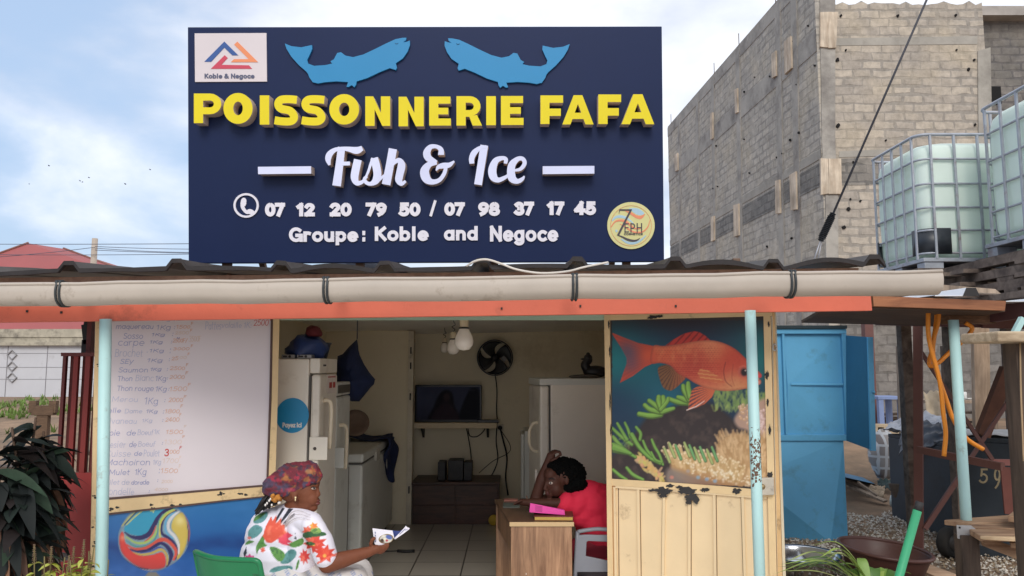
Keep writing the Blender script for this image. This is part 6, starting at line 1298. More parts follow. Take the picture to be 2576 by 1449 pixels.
# ---- right hand fridge with the carved duck
def fridge_right():
 A = at(1384, 957, 6.1); h = at(1440, 956, 6.1).z; M_ = Matrix.Translation((.308, 6.1, 0)) @ Matrix.Rotation(R(7), 4, 'Z'); w, d = .62, .62
 t = thing('fridge', (.6, 6.4, 0), 'white fridge behind the girl at the desk on the right of the shop', 'fridge')
 MB().box((.0, 0, .03), (d, w, h), M_).build('cabinet', M_FRIDGE, t, bevel=.012); MB().box((-.010, .004, .06), (-.0005, w - .004, h - .02), M_).build('seal', M_SEAL, t)
 MB().box((-.085, 0, .05), (-.011, w, h - .045), M_).build('door', M_FRIDGE, t, bevel=.018); MB().box((-.088, -.002, h - .042), (d + .004, w, h + .012), M_).build('top_panel', M_FRIDGE2, t, bevel=.006)
 z0, z1 = at(1325, 1138, 6.2).z, at(1325, 1063, 6.2).z; yh = .14
 q = [M_ @ Vector(p) for p in ((-.08, yh, z1), (-.125, yh, z1 - .015), (-.15, yh, z1 - .07), (-.152, yh, (z0 + z1) / 2), (-.15, yh, z0 + .07), (-.125, yh, z0 + .015), (-.08, yh, z0))]
 MB().tube(spline(q, 4), .013, 8).build('handle', mat('handle_cream', (222, 208, 182)), t)
 MB().box((.0, 7.15, .0), (.42, 7.75, at(1322, 1084, 7.15).z))
 e = thing('small_fridge', (.3, 7.4, 0), 'low white fridge half hidden behind the right fridge', 'fridge'); zt = at(1322, 1084, 7.15).z; x0 = at(1311, 1100, 7.15).x
 MB().box((x0 + .03, 7.15, 0), (x0 + .5, 7.65, zt)).build('cabinet', M_FRIDGE2, e, bevel=.01); MB().box((x0, 7.15, .04), (x0 + .028, 7.65, zt - .03)).build('door', M_FRIDGE2, e, bevel=.006)
 # carved duck on top
 K = lambda x, y: ((1500 + .69729 * x) / 1.49068, (1150 + .69729 * y) / 1.49068); hz = h + .013
 dk = thing('duck_figurine', M_ @ Vector((.48, .2, hz)), 'dark carved duck figurine sitting on the right fridge', 'figurine'); Yd = 6.32
 c = at(*K(1052, 372), Yd); c.z = hz + .052; b_ = MB()
 b_.sphere(c, (.105, .06, .052), 18); hd = at(*K(1012, 318), Yd); hd.z = c.z + .115; nk = [c + Vector((-.07, 0, .02)), c + Vector((-.088, 0, .06)), hd + Vector((.005, 0, -.02)), hd]
 b_.tube(spline(nk, 5), [.040 - .012 * i / 15 for i in range(16)], 10); b_.sphere(hd, (.036, .030, .032), 14); b_.sphere(hd + Vector((-.038, 0, -.010)), (.026, .013, .008), 10); b_.sphere(c + Vector((.105, 0, .012)), (.045, .03, .020), 10, Matrix.Rotation(R(-18), 3, 'Y'))
 b_.sphere(hd + Vector((.0, 0, .030)), (.018, .014, .016), 10)
 b_.build('body', mat('dark_carved_wood', (26, 24, 26), .45, 0, .2, 20), dk)
 p = M_ @ Vector((.30, .12, hz)); tag(lump((p.x, p.y, hz + .012), (.12, .07, .017), 4, .3).build('flat_parcel', mat('grey_parcel', (96, 90, 82), .8)), 'flat grey packet lying on the right fridge beside the duck', 'packet')
fridge_right()
# ---- desk with books
DZ = .62
def desk():
 yf, yb = 4.955, 5.80; xl, xr = at(1284, 1305, yf).x, at(1441, 1305, yf).x
 t = thing('desk', ((xl + xr) / 2, 5.4, 0), 'wood grain desk with books where the girl rests her head', 'desk'); W = wood('desk_laminate', (112, 78, 56), (188, 146, 112), .4, (7, 7, .55), 3.2, .03); Wt = wood('desk_top_laminate', (86, 62, 48), (126, 94, 72), .3, (6, .6, 6), 3, .02)
 S = lambda y: -.115 * (y - yf) / (yb - yf)
 def sk(x0, x1, y0, y1, z0, z1): return [(x0 + S(y0), y0, z0), (x1 + S(y0), y0, z0), (x1 + S(y1), y1, z0), (x0 + S(y1), y1, z0), (x0 + S(y0), y0, z1), (x1 + S(y0), y0, z1), (x1 + S(y1), y1, z1), (x0 + S(y1), y1, z1)]
 FC = [(0, 3, 2, 1), (4, 5, 6, 7), (0, 1, 5, 4), (1, 2, 6, 5), (2, 3, 7, 6), (3, 0, 4, 7)]
 def part(nm, m, *a): mb = MB(); mb.add(sk(*a), FC, False); return mb.build(nm, m, t, bevel=.0025)
 part('desk_top', Wt, xl - .006, xr + .004, yf - .008, yb, DZ - .024, DZ)
 part('edge_band', mat('beige_edge_band', (202, 172, 128), .45, 0, .06, 6), xl - .007, xr + .005, yf - .011, yf - .0085, DZ - .026, DZ + .001)
 part('end_panel', W, xl + .004, xr - .006, yf, yf + .022, 0, DZ - .0245); part('end_panel', W, xl + .004, xr - .006, yb - .03, yb - .008, 0, DZ - .0245); part('apron', W, xl + .012, xl + .030, yf + .023, yb - .031, DZ - .20, DZ - .0245)
 MB().cbox((xl + .10, yf - .001, .30), (.004, .003, .010)).build('white_mark', mat('white_mark_paint', (230, 220, 206)), t)
 xc = lambda px, y=5.0: at(px, 1290, y).x
 k = thing('ledger', (xc(1405), 5.05, DZ), 'thick yellow edged ledger lying on the front of the desk', 'book')
 M_ = Matrix.Translation((xc(1394), 5.09, DZ + .001)) @ Matrix.Rotation(R(-2), 4, 'Z'); hw = .122
 MB().box((-hw, -.10, .003), (hw, .10, .024), M_).build('pages', mat('yellowed_pages', (200, 168, 86), .8, 0, .1, 30, stretch=(1, 1, 14)), k); cvr = MB(); cvr.box((-hw - .006, -.104, 0), (hw + .006, .104, .0028), M_); cvr.box((-hw - .006, -.104, .0243), (hw + .006, .104, .028), M_); cvr.build('cover', mat('ledger_cover_red', (112, 54, 44), .6), k)
 pk = thing('pink_booklet', (xc(1380), 5.08, DZ + .03), 'bright pink booklet with black lines leaning open on the ledger', 'book'); z0 = DZ + .031
 pts = [at(x, y, 5.02) for x, y in ((1332, 1281), (1421, 1288), (1420, 1276), (1334, 1258))]; b_ = MB(); vs = [p for p in pts]; back = [p + Vector((0, .09, .008)) for p in pts[2:]]
 lo = min(p.z for p in pts);
 for p in pts: p.z += z0 - lo
 b_.add([pts[0], pts[1], pts[2], pts[3], pts[3] + Vector((.005, .10, -.026)), pts[2] + Vector((.004, .10, -.012)), pts[0] + Vector((0, .10, 0)), pts[1] + Vector((0, .10, 0))], [(0, 1, 2, 3), (3, 2, 5, 4), (4, 5, 7, 6), (0, 6, 7, 1), (0, 3, 4, 6), (1, 7, 5, 2)], False)
 b_.build('cover', mat('hot_pink_card', (232, 74, 164), .5, 0, .05, 4), pk); ln = MB()
 for i in range(6):
  u0, u1, v = .15, .36, .18 + .13 * i; f_ = lambda u, v: pts[0].lerp(pts[1], u).lerp(pts[3].lerp(pts[2], u), v) + Vector((0, -.0012, 0)); ln.add([f_(u0, v), f_(u1, v), f_(u1, v + .035), f_(u0, v + .035)], [(0, 1, 2, 3)], False)
 ln.build('printed_lines', mat('line_ink', (96, 24, 70)), pk)
 a = at(1283, 1270, 5.4); n_ = MB(); n_.box((at(1266, 1256, 5.55).x, 5.45, DZ + .0005), (at(1307, 1256, 5.55).x, 5.62, DZ + .006)); tag(n_.build('grey_folder', mat('folder_grey_green', (96, 104, 98), .6)), 'thin grey green folder lying on the left of the desk', 'folder')
 n_ = MB(); n_.box((at(1268, 1246, 5.72).x, 5.70, DZ + .0005), (at(1312, 1246, 5.72).x, 5.76, DZ + .012)); tag(n_.build('pen_case', mat('pink_ruler', (170, 110, 96), .5)), 'slim reddish pen case at the back edge of the desk', 'case')
 n_ = MB(); n_.tube(spline([(at(1325, 1240, 5.5).x, 5.62, DZ + .05), (at(1330, 1250, 5.5).x, 5.5, DZ + .03), (at(1340, 1262, 5.4).x, 5.35, DZ + .006)], 5), .007, 6); tag(n_.build('charger_cord', mat('tan_cord', (158, 130, 112), .5)), 'tan charger cord curling on the desk beside the girl\'s elbow', 'cord')
 n_ = MB(); n_.box((at(1303, 1240, 5.7).x, 5.60, DZ + .0005), (at(1348, 1240, 5.7).x, 5.70, DZ + .022)); tag(n_.build('black_tray', mat('tv_black', (16, 16, 18))), 'flat black tray at the back of the desk', 'tray')
 n_ = MB(); n_.box((at(1344, 1200, 5.95).x, 5.75, DZ + .001), (at(1349, 1200, 5.95).x, 5.78, at(1346, 1182, 5.75).z)); n_.box((at(1350, 1200, 5.95).x, 5.75, DZ + .001), (at(1354, 1200, 5.95).x, 5.78, at(1352, 1190, 5.75).z)); tag(n_.build('paper_roll', mat('roll_white', (216, 208, 196), .7)), 'narrow white paper strips standing behind the girl\'s raised arm', 'paper')
desk()
# machete on the floor
mc = thing('machete', (-1.0, 6.5, 0), 'black handled knife lying on the shop floor', 'knife'); zz = .012
MB().tube(spline([atz(1000, 1386, zz), atz(1020, 1387, zz), atz(1043, 1386, zz)], 3), .014, 8).build('handle', M_CABLE, mc)
k_ = MB(); p0, p1 = atz(1001, 1386, .005), atz(950, 1388, .005); k_.add([p0 + Vector((0, -.012, 0)), p0 + Vector((0, .012, 0)), p1 + Vector((0, .022, 0)), p1 + Vector((-.02, -.02, 0))] + [q + Vector((0, 0, .003)) for q in (p0 + Vector((0, -.012, 0)), p0 + Vector((0, .012, 0)), p1 + Vector((0, .022, 0)), p1 + Vector((-.02, -.02, 0)))], [(0, 1, 2, 3), (4, 5, 6, 7), (0, 1, 5, 4), (1, 2, 6, 5), (2, 3, 7, 6), (3, 0, 4, 7)]); k_.build('blade', mat('dark_blade', (50, 50, 52), .4, .7), mc)
# ================================================================ RIGHT SIDE: tanks, platform, lean-to, yard clutter
K6 = lambda x, y: (1905.2 + .53709 * x, 670.8 + .53709 * y)
def a6(x, y, Y): return at(*K6(x, y), Y)
M_CAGE = mat('galvanised_cage', (166, 170, 178), .5, .25, .15, 12, 0, 60, dirt=(128, 96, 82), dscale=4, damt=.25)
M_PE = mat('translucent_plastic', (234, 247, 237), .4, 0, .04, 1.2, dirt=(206, 220, 180), dscale=1.4, damt=.3)
def _translucent(m):
 t = m.node_tree; b = t.nodes['Principled BSDF']; o = next(n for n in t.nodes if n.type == 'OUTPUT_MATERIAL'); tr = t.nodes.new('ShaderNodeBsdfTranslucent'); tr.inputs['Color'].default_value = (.90, .96, .91, 1); mx = t.nodes.new('ShaderNodeMixShader'); mx.inputs[0].default_value = .25
 t.links.new(b.outputs[0], mx.inputs[1]); t.links.new(tr.outputs[0], mx.inputs[2]); t.links.new(mx.outputs[0], o.inputs['Surface'])
_translucent(M_PE)
M_PALLET = wood('old_pallet_wood', (70, 58, 52), (126, 110, 98), .85, (2, 2, 2), 5, .2)
def ibc(label, x0, y0, zb, lx=1.2, ly=.95, h=1.0, dark_corner=False, stained=False):
 t = thing('water_tank', (x0 + lx / 2, y0 + ly / 2, zb), label, 'water tank', 'caged white water tanks on the platform')
 p = .13; z0 = zb + p; z1 = z0 + h
 # plastic bottle: rounded vertical corners, domed shoulders
 mb = MB(); n = 8; r = .11; rings = []
 for z, ins in ((z0 + .01, .05), (z0 + .04, .022), (z0 + .10, .012), (z0 + .5, .006), (z1 - .12, .010), (z1 - .06, .020), (z1 - .02, .05), (z1 + .005, .11), (z1 + .01, .3)):
  ring = []; a, c, b2, d = x0 + .012 + ins, x0 + lx - .012 - ins, y0 + .012 + ins, y0 + ly - .012 - ins; rr = r + ins * .6
  for cx, cy, s in ((c - rr, d - rr, 0), (a + rr, d - rr, 90), (a + rr, b2 + rr, 180), (c - rr, b2 + rr, 270)):
   for i in range(n + 1): an = R(s + 90 * i / n); ring.append((cx + rr * math.cos(an), cy + rr * math.sin(an), z + .003 * mnoise.noise(Vector((cx * 3 + i, cy * 3, z * 4)))))
  rings.append(ring)
 k = len(rings[0]); vs = [q for g in rings for q in g]
 mb.add(vs, [(i * k + j, i * k + (j + 1) % k, (i + 1) * k + (j + 1) % k, (i + 1) * k + j) for i in range(len(rings) - 1) for j in range(k)] + [tuple(range((len(rings) - 1) * k, len(rings) * k)), tuple(reversed(range(k)))], True)
 mb.build('plastic_bottle', M_PE, t)
 # tide of green-yellow residue low inside
 cap = MB(); cap.lathe([(0, .05), (.075, .05), (.08, 0), (0, 0)], (x0 + lx / 2, y0 + ly / 2, z1 + .008), 20); cap.build('lid', mat('tank_lid_black', (44, 46, 48), .5), t)
 cg = MB(); rad = .0095
 def ring_at(z, r2, out=0.):
  a, c, b2, d = x0 - out, x0 + lx + out, y0 - out, y0 + ly + out; rr = .10; pts = []
  for cx, cy, s in ((c - rr, d - rr, 0), (a + rr, d - rr, 90), (a + rr, b2 + rr, 180), (c - rr, b2 + rr, 270)):
   for i in range(6): an = R(s + 90 * i / 5); pts.append((cx + rr * math.cos(an), cy + rr * math.sin(an), z))
  pts.append(pts[0]); cg.tube(pts, r2, 6, False)
 for f_ in (.0, .20, .40, .61, .83): ring_at(z0 + .03 + f_ * (h - .03), rad)
 ring_at(z1 + .045, .014, .006)
 for i in range(6):
  x = x0 + .10 + (lx - .2) * i / 5
  for y in (y0 - .008, y0 + ly + .008): cg.box((x - .009, y - .008, z0 - .02), (x + .009, y + .008, z1 + .045))
 for i in range(5):
  y = y0 + .09 + (ly - .18) * i / 4
  for x in (x0 - .008, x0 + lx + .008): cg.box((x - .008, y - .009, z0 - .02), (x + .008, y + .009, z1 + .045))
 cg.build('cage', M_CAGE, t)
 pal = MB()
 pal.box((x0 - .012, y0 - .012, z0 - .045), (x0 + lx + .012, y0 + ly + .012, z0 - .012))
 for x in (x0 + .0, x0 + lx / 2 - .08, x0 + lx - .16):
  for y in (y0, y0 + ly / 2 - .06, y0 + ly - .12): pal.box((x, y, zb + .012), (x + .16, y + .12, z0 - .046))
 for y in (y0, y0 + ly / 2 - .06, y0 + ly - .12): pal.box((x0, y, zb), (x0 + lx, y + .12, zb + .011))
 pal.build('pallet', M_CAGE, t, bevel=.004)
 if dark_corner:
  rr = .125
  for (cx, cy, s) in ((x0 + rr - .004, y0 + rr - .004, 180), (x0 + rr - .004, y0 + ly - rr, 90)):
   g = MB(); pts = [(cx + (rr + .006) * math.cos(R(s + 90 * i / 8)), cy + (rr + .006) * math.sin(R(s + 90 * i / 8))) for i in range(9)]
   ext = .11 if s == 180 else .02
   if s == 180: pts.append((cx + ext, cy - rr - .006)); pts.insert(0, (cx - rr - .006, cy + .04))
   v = [(a, b2, z0 + .02) for a, b2 in pts] + [(a, b2, z0 + .24) for a, b2 in pts]; m_ = len(pts)
   g.add(v, [(i, i + 1, m_ + i + 1, m_ + i) for i in range(m_ - 1)], True)
   o = g.build('corner_guard', mat('tank_guard_black', (40, 44, 50), .4), t); s_ = o.modifiers.new('s', 'SOLIDIFY'); s_.thickness = .008; s_.offset = 1
 return t
T1 = at(2326, 660, 6.25); T2 = at(2474, 632, 6.05)
zb1 = at(2340, 681, 6.25).z - .01; zb2 = zb1
ibc('white caged water tank with a black corner guard, the farther one over the gutter end', T1.x, 6.25, zb1, 1.2, .86, 1.0, True)
ibc('nearer caged water tank cut off by the right edge of the photo', T2.x, 5.05, zb2 + .07, 1.2, .95, 1.04)
# platform of stacked timber
def platform():
 t = thing('timber_platform', (4.4, 6.3, GZ), 'rough timber platform stacked with old boards holding up the caged water tanks', 'platform'); rnd = random.Random(21)
 for x, y in ((3.82, 5.2), (5.0, 5.2), (4.0, 6.9), (5.0, 6.9), (3.95, 7.62), (5.0, 7.62)): MB().bar((x, y, GZ - .05), (x, y, 2.08), .10, .10, (0, 1, 0)).build('post', M_PALLET, t)
 d = MB(); d.box((3.5, 5.05, 2.085), (5.2, 7.75, 2.13)); d.build('deck', M_PALLET, t)
 z = 2.132; k = 0
 while z < zb1 - .05:
  for y in np.arange(5.08 + .05 * (k % 2), 7.7, .22):
   if rnd.random() < .82:
    x0 = 3.42 + rnd.uniform(-.06, .2); MB().box((x0, y, z), (x0 + rnd.uniform(1.3, 1.7), y + rnd.uniform(.10, .19), z + .030)).build('plank', M_PALLET, t)
  for x in (3.62, 4.4, 5.0): MB().box((x - .05, 5.06, z + .031), (x + .05, 7.7, z + .094)).build('bearer', M_PALLET, t)
  z += .096; k += 1
 MB().box((3.36, 6.2, z), (5.1, 7.2, zb1 - .001)).build('bearer', M_PALLET, t)
 MB().box((3.75, 5.06, z), (5.1, 6.05, zb2 + .069)).build('bearer', M_PALLET, t)
platform()
# guy wire with spring
gw = thing('guy_wire', at(2080, 560, 5.6), 'dark slanting guy wire with a ribbed black insulator in front of the block building', 'guy wire')
Yg = 5.6; P0, P1 = at(2097, 535, Yg), at(2331, 0, Yg); MB().tube([P0, P0 + (P1 - P0) * 1.6], .0085, 6).build('wire', mat('guy_dark', (64, 64, 70), .6, .3), gw)
Q0, Q1 = at(2096, 536, Yg), at(2064, 606, Yg); n = 34
MB().tube([Q0.lerp(Q1, i / n) for i in range(n + 1)], [.013 + .012 * (i % 2) + (.006 if 4 < i < 31 else 0) for i in range(n + 1)], 10, smooth=False).build('insulator', mat('insulator_black', (42, 44, 48), .6), gw)
w_ = MB(); w_.tube([Q1, at(2045, 662, Yg)], .005, 5); w_.tube([Q1 + Vector((.01, 0, 0)), at(2056, 662, Yg)], .004, 5); w_.build('tail_wire', mat('guy_pale', (166, 166, 172), .5, .5), gw)
# ---- lean-to beside the shop
M_BRN = mat('brown_steel_paint', (106, 70, 64), .6, .1, .12, 4, .05, 40, dirt=(92, 56, 46), dscale=4, damt=.3)
W_BEAM = wood('beam_wood', (118, 72, 48), (164, 108, 72), .7, (.5, 4, 4), 5, .1)
W_GREY = wood('grey_plank', (110, 96, 84), (172, 152, 132), .85, (4, 4, .5), 4, .15)
W_DARKP = wood('dark_post_wood', (58, 48, 42), (98, 82, 70), .85, (5, 5, .5), 4, .2)
def leanto():
 t = thing('lean_to', (2.9, 5.2, GZ), 'wooden lean-to roof with brown and pale blue posts right of the shop', 'lean-to')
 px_slab([(2196, 744), (2531, 757), (2528, 781), (2198, 770)], 4.42, .045).build('fascia_beam', W_BEAM, t)
 v = [at(2090, 772, 4.47), at(2528, 784, 4.47), Vector((3.35, 6.0, 1.93)), Vector((2.3, 6.0, 1.955))]; b_ = MB(); b_.add(v + [q + Vector((0, 0, .02)) for q in v], [(0, 3, 2, 1), (4, 5, 6, 7), (0, 1, 5, 4), (1, 2, 6, 5), (2, 3, 7, 6), (3, 0, 4, 7)]); b_.build('soffit_board', wood('dark_soffit_wood', (62, 48, 40), (96, 76, 62), .8, (1, 3, 3), 5, .1), t)
 # corrugated sheets on top
 def sheet(xa, xb, ya, yb, z, ribs, m):
  xs = sorted(set(np.linspace(xa, xb, 12).tolist() + [r + d for r in ribs for d in (-.05, -.03, .03, .05)])); xs = [x for x in xs if xa <= x <= xb]
  zf = lambda x: z + max([0] + [.045 * min(1, max(0, (.05 - abs(x - r)) / .022)) for r in ribs])
  vs = [(x, y, zf(x) + (y - ya) * .02) for y in (ya, yb) for x in xs]; k = len(xs); mb = MB(); mb.add(vs + [(a, c, d - .005) for a, c, d in vs], [(i, i + 1, k + i + 1, k + i) for i in range(k - 1)] + [(2 * k + i + 1, 2 * k + i, 3 * k + i, 3 * k + i + 1) for i in range(k - 1)] + [(i + 1, i, 2 * k + i, 2 * k + i + 1) for i in range(k - 1)], False); return mb.build('roof_sheet', m, t)
 z_ = at(2400, 748, 4.40).z; m1 = mat('white_roof_sheet', (222, 224, 228), .4, .2, .05, 3)
 sheet(at(2352, 745, 4.40).x, at(2452, 745, 4.40).x, 4.40, 6.1, z_ + .012, [at(2446, 745, 4.40).x - .005], m1); sheet(at(2458, 745, 4.5).x, 4.1, 4.50, 6.1, z_ - .012, [3.4, 3.9], m1)
 p = at(2446, 744, 4.39); MB().prism([(p.x - .052, z_ + .008), (p.x + .045, z_ + .008), (p.x + .025, z_ + .056), (p.x - .03, z_ + .056)], lambda x, y, d: Vector((x, 4.395 - d, y)), 0, .003).build('rib_end', M_DARK, t)
 px_slab([(2370, 716), (2504, 727), (2518, 739), (2370, 731)], 4.75, .06).build('pale_plank', W_GREY, t)
 # posts
 b0, b1 = atz(2312, 1436, GZ), at(2309, 806, 6.42); M_ = Matrix.Rotation(R(38), 4, 'Z'); o = MB(); o.bar(b0, b1, .068, .068, (math.sin(R(35)), math.cos(R(35)), 0)); o.build('post', M_BRN, t)
 px_post('post', (2398, 805), (2430, 1294), 4.62, .030, M_POST, t)
 bm1 = MB(); bm1.bar(at(2206, 806, 6.1), at(2600, 815, 6.1), .06, .075); bm1.build('steel_beam', mat('purple_brown_steel', (92, 62, 66), .6, .1, .12, 4), t)
 bm2 = MB(); bm2.bar(at(2460, 796, 5.0), at(2700, 762, 4.2), .05, .10); bm2.build('steel_beam', mat('purple_brown_steel', (92, 62, 66)), t)
 bm3 = MB(); bm3.bar(at(2470, 800, 6.05), at(2780, 806, 5.8), .05, .16); bm3.build('steel_beam', M_BRN, t)
 jb = MB(); jb.cbox(a6(985, 222, 4.9), (.30, .10, .13)); jb.build('joist_block', wood('block_wood', (84, 62, 48), (134, 102, 78), .8), t)
 p_ = a6(512, 232, 13.5); MB().bar(p_, (p_.x, 13.5, .3), .15, .15, (0, 1, 0)).build('post', M_BRN, t)
 # braces
 for a, c, r in (((768, 402), (1102, 906), .016), ((1000, 896), (1192, 606), .016), ((784, 1228), (946, 984), .020)): MB().bar(a6(*a, 6.55), a6(*c, 6.55), r * 2, r * 1.2, (0, 1, 0)).build('brace', M_BRN, t)
 MB().bar(a6(1052, 790, 6.7), a6(1172, 478, 6.7), .11, .07, (0, 1, 0)).build('brace', mat('rusty_timber', (110, 74, 58), .85, 0, .25, 8), t)
 MB().bar(a6(752, 856, 6.35), a6(1150, 938, 5.6), .04, .055).build('rail', M_BRN, t)
 MB().bar(a6(1060, 915, 6.6), a6(1270, 918, 6.6), .04, .05).build('rail', mat('red_rail', (140, 88, 82), .6, 0, .1, 4), t)
 px_slab([K6(1140, 936), K6(1262, 950), K6(1262, 1170), K6(1160, 1158)], 5.6, .012).build('side_sheet', mat('rust_red_sheet', (104, 60, 52), .7, .1, .2, 5), t)
leanto()
# timbers standing in the yard (each its own)
for x0, y0, x1, y1, Y, w, m, lab in ((690, 275, 694, 745, 9.6, .10, W_DARKP, 'thick dark timber post standing behind the brown steel post'), (676, 372, 690, 745, 9.4, .12, W_GREY, 'grey plank standing against the thick dark timber post'), (1042, 270, 1050, 722, 8.4, .17, wood('pale_plank_wood', (146, 122, 100), (196, 170, 144), .85, (4, 4, .5), 4, .1), 'pale wooden plank standing upright right of the pale blue post'), (890, 372, 902, 600, 9.8, .16, W_DARKP, 'short dark timber stump half hidden by the pale blue post')):
 a, c = a6(x0, y0, Y), a6(x1, y1, Y); c = a + (c - a) * ((ground_z(c.x, Y) - .02 - a.z) / (c.z - a.z)); mb = MB(); mb.bar(a, c, w, .06, (0, 1, 0)); tag(mb.build('timber_post', m), lab, 'post')
# orange hoses
M_ORANGE = mat('orange_conduit', (236, 146, 44), .45, 0, .06, 10, .2, 120)
def hose(pts, Y, label, r=.014):
 q = [a6(x, y, Y) for x, y in pts]; tag(MB().tube(spline(q, 7), r, 8).build('orange_conduit', M_ORANGE), label, 'conduit')
hose([(802, 170), (800, 300), (815, 390), (838, 470), (858, 560), (870, 680), (882, 780), (874, 888)], 4.75, 'orange conduit hanging straight down, the one reaching the brown rail')
hose([(852, 170), (846, 260), (826, 340), (824, 420), (850, 520), (884, 620), (920, 720), (980, 805), (1058, 856)], 4.80, 'long orange conduit curving right behind the pale blue post')
hose([(974, 262), (1006, 292), (960, 350), (900, 402), (850, 448), (812, 466), (806, 440), (822, 372), (838, 250), (842, 170)], 4.85, 'orange conduit kinked back up past the pale blue post')
# ---- blue metal kiosk cabinet
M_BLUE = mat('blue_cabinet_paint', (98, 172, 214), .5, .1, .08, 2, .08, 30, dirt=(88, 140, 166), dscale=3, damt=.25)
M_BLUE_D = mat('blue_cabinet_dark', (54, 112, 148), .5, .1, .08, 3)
def cabinet_blue():
 Y = 7.86; xl = at(1880, 1200, Y).x; xr = a6(412, 1000, Y).x; zt = a6(250, 292, Y).z; zm = a6(250, 815, Y).z; z0 = GZ - .02
 t = thing('blue_cabinet', ((xl + xr) / 2, Y + .4, GZ), 'bright blue metal cabinet with an open door standing on the gravel', 'cabinet')
 MB().box((xl, Y + .03, z0), (xr, Y + .75, zt - .01)).build('body', M_BLUE, t)
 # lower sheet: creased along a diagonal
 pts = {'a': (xl, Y, z0), 'b': (xr, Y, z0), 'c': (xr, Y + .004, zm), 'd': (xl, Y + .004, zm)}
 e0, e1 = a6(325, 1252, Y), a6(105, 1035, Y); e0.z = z0; e1 = Vector((xl, Y - .06, at(1952, K6(0, 985)[1], Y).z)); e0 = Vector((e0.x, Y - .09, z0))
 g = MB(); b2, c2, d2, a2 = Vector(pts['b']), Vector(pts['c']), Vector(pts['d']), Vector(pts['a']) + Vector((0, .04, 0))
 g.add([a2, e0, e1, b2, c2, d2], [(0, 1, 2), (1, 3, 4, 2), (2, 4, 5)], False); g.build('lower_sheet', M_BLUE, t)
 # upper framed door
 fr = MB(); x0, x1 = xl, a6(418, 400, Y).x
 fr.box((x0, Y - .02, zm), (x1, Y + .028, zm + .06)); fr.box((x0, Y - .02, zt - .05), (x1, Y + .028, zt)); fr.box((x1 - .05, Y - .02, zm + .062), (x1, Y + .028, zt - .052)); xm = a6(128, 400, Y).x; fr.box((xm - .025, Y - .015, zm + .062), (xm, Y + .028, zt - .052))
 fr.box((xm + .05, Y - .012, a6(250, 556, Y).z), (x1 - .052, Y + .0, a6(250, 546, Y).z)); fr.build('door_frame', M_BLUE, t, bevel=.003)
 zc_ = (zt + zm) / 2 + .0; A, B, C_, D = Vector((xm, Y + .024, zm + .06)), Vector((x1 - .05, Y + .024, zm + .06)), Vector((x1 - .05, Y + .024, zt - .05)), Vector((xm, Y + .024, zt - .05)); ctr = Vector((xm + .02, Y + .002, zc_))
 p_ = MB(); p_.add([A, B, C_, D, ctr], [(0, 1, 4), (1, 2, 4), (2, 3, 4), (3, 0, 4)], False); p_.add([Vector((xl, Y + .026, zm + .06)), Vector((xm - .025, Y + .026, zm + .06)), Vector((xm - .025, Y + .026, zt - .05)), Vector((xl, Y + .026, zt - .05))], [(0, 1, 2, 3)]); p_.build('door_sheet', M_BLUE, t)
 MB().box((xl - .05, Y - .04, zt + .002), (x1 + .0, Y + .8, zt + .035)).build('roof_sheet', mat('dark_teal_edge', (30, 48, 56), .7), t)
 # open side door
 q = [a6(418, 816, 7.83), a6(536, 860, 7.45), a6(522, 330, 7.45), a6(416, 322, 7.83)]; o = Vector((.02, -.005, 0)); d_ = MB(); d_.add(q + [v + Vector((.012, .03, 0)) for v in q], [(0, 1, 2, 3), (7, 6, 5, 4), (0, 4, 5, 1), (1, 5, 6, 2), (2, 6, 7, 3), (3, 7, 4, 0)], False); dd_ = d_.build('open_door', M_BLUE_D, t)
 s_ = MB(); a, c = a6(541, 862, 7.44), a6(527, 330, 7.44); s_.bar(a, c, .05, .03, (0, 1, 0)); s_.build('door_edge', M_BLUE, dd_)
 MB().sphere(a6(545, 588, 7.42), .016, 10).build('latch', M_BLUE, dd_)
cabinet_blue()
# ---- dark bins with chalked figures
M_BIN = mat('charcoal_bin', (52, 60, 68), .6, .1, .25, 3, .1, 30, dirt=(40, 42, 46), dscale=2, damt=.6)
def bin_box(name_label, A, B, h, depth, with_text=False):
 A = Vector(A); B = Vector(B); d = (B - A).normalized(); nrm = Vector((-d.y, d.x, 0)); nrm = nrm if nrm.y > 0 else -nrm
 t = thing('metal_bin', (A + B) / 2 + nrm * depth / 2, name_label, 'bin'); z0 = GZ - .03
 v = [A, B, B + nrm * depth, A + nrm * depth]; v = [Vector((p.x, p.y, z0)) for p in v]; mb = MB(); mb.add(v + [p + Vector((0, 0, h)) for p in v], [(0, 3, 2, 1), (4, 5, 6, 7), (0, 1, 5, 4), (1, 2, 6, 5), (2, 3, 7, 6), (3, 0, 4, 7)], False); mb.build('body', M_BIN, t, bevel=.008)
 l_ = MB(); o = .015; c_ = [Vector((p.x, p.y, z0 + h + .001)) for p in v]; l_.add(c_ + [p + Vector((0, 0, .04)) for p in c_], [(0, 3, 2, 1), (4, 5, 6, 7), (0, 1, 5, 4), (1, 2, 6, 5), (2, 3, 7, 6), (3, 0, 4, 7)], False); l_.build('lid', M_BIN, t, bevel=.006)
 if with_text:
  N_ = Vector((d.y, -d.x, 0)); N_ = N_ if N_.y < 0 else -N_
  f_ = lambda x, y, dd: hit(*K6(x, y), A + N_ * dd, N_)
  tx = MB(); text_fit(tx, '5', (1038, 945, 1080, 1015), f_, 9, .0, .003, .1, .12, .0); text_fit(tx, '9', (1108, 945, 1140, 1040), f_, 9, .0, .003, .1, .12, .0); tx.build('painted_figures', mat('chalk_paint', (176, 160, 128), .9, 0, .3, 30), t)
 return t
bin_box('dark charcoal metal bin under grey tarpaulin, behind the brown post', (a6(622, 1000, 9.0).x, 9.0, 0), (a6(905, 1000, 7.8).x, 7.8, 0), .94, .8)
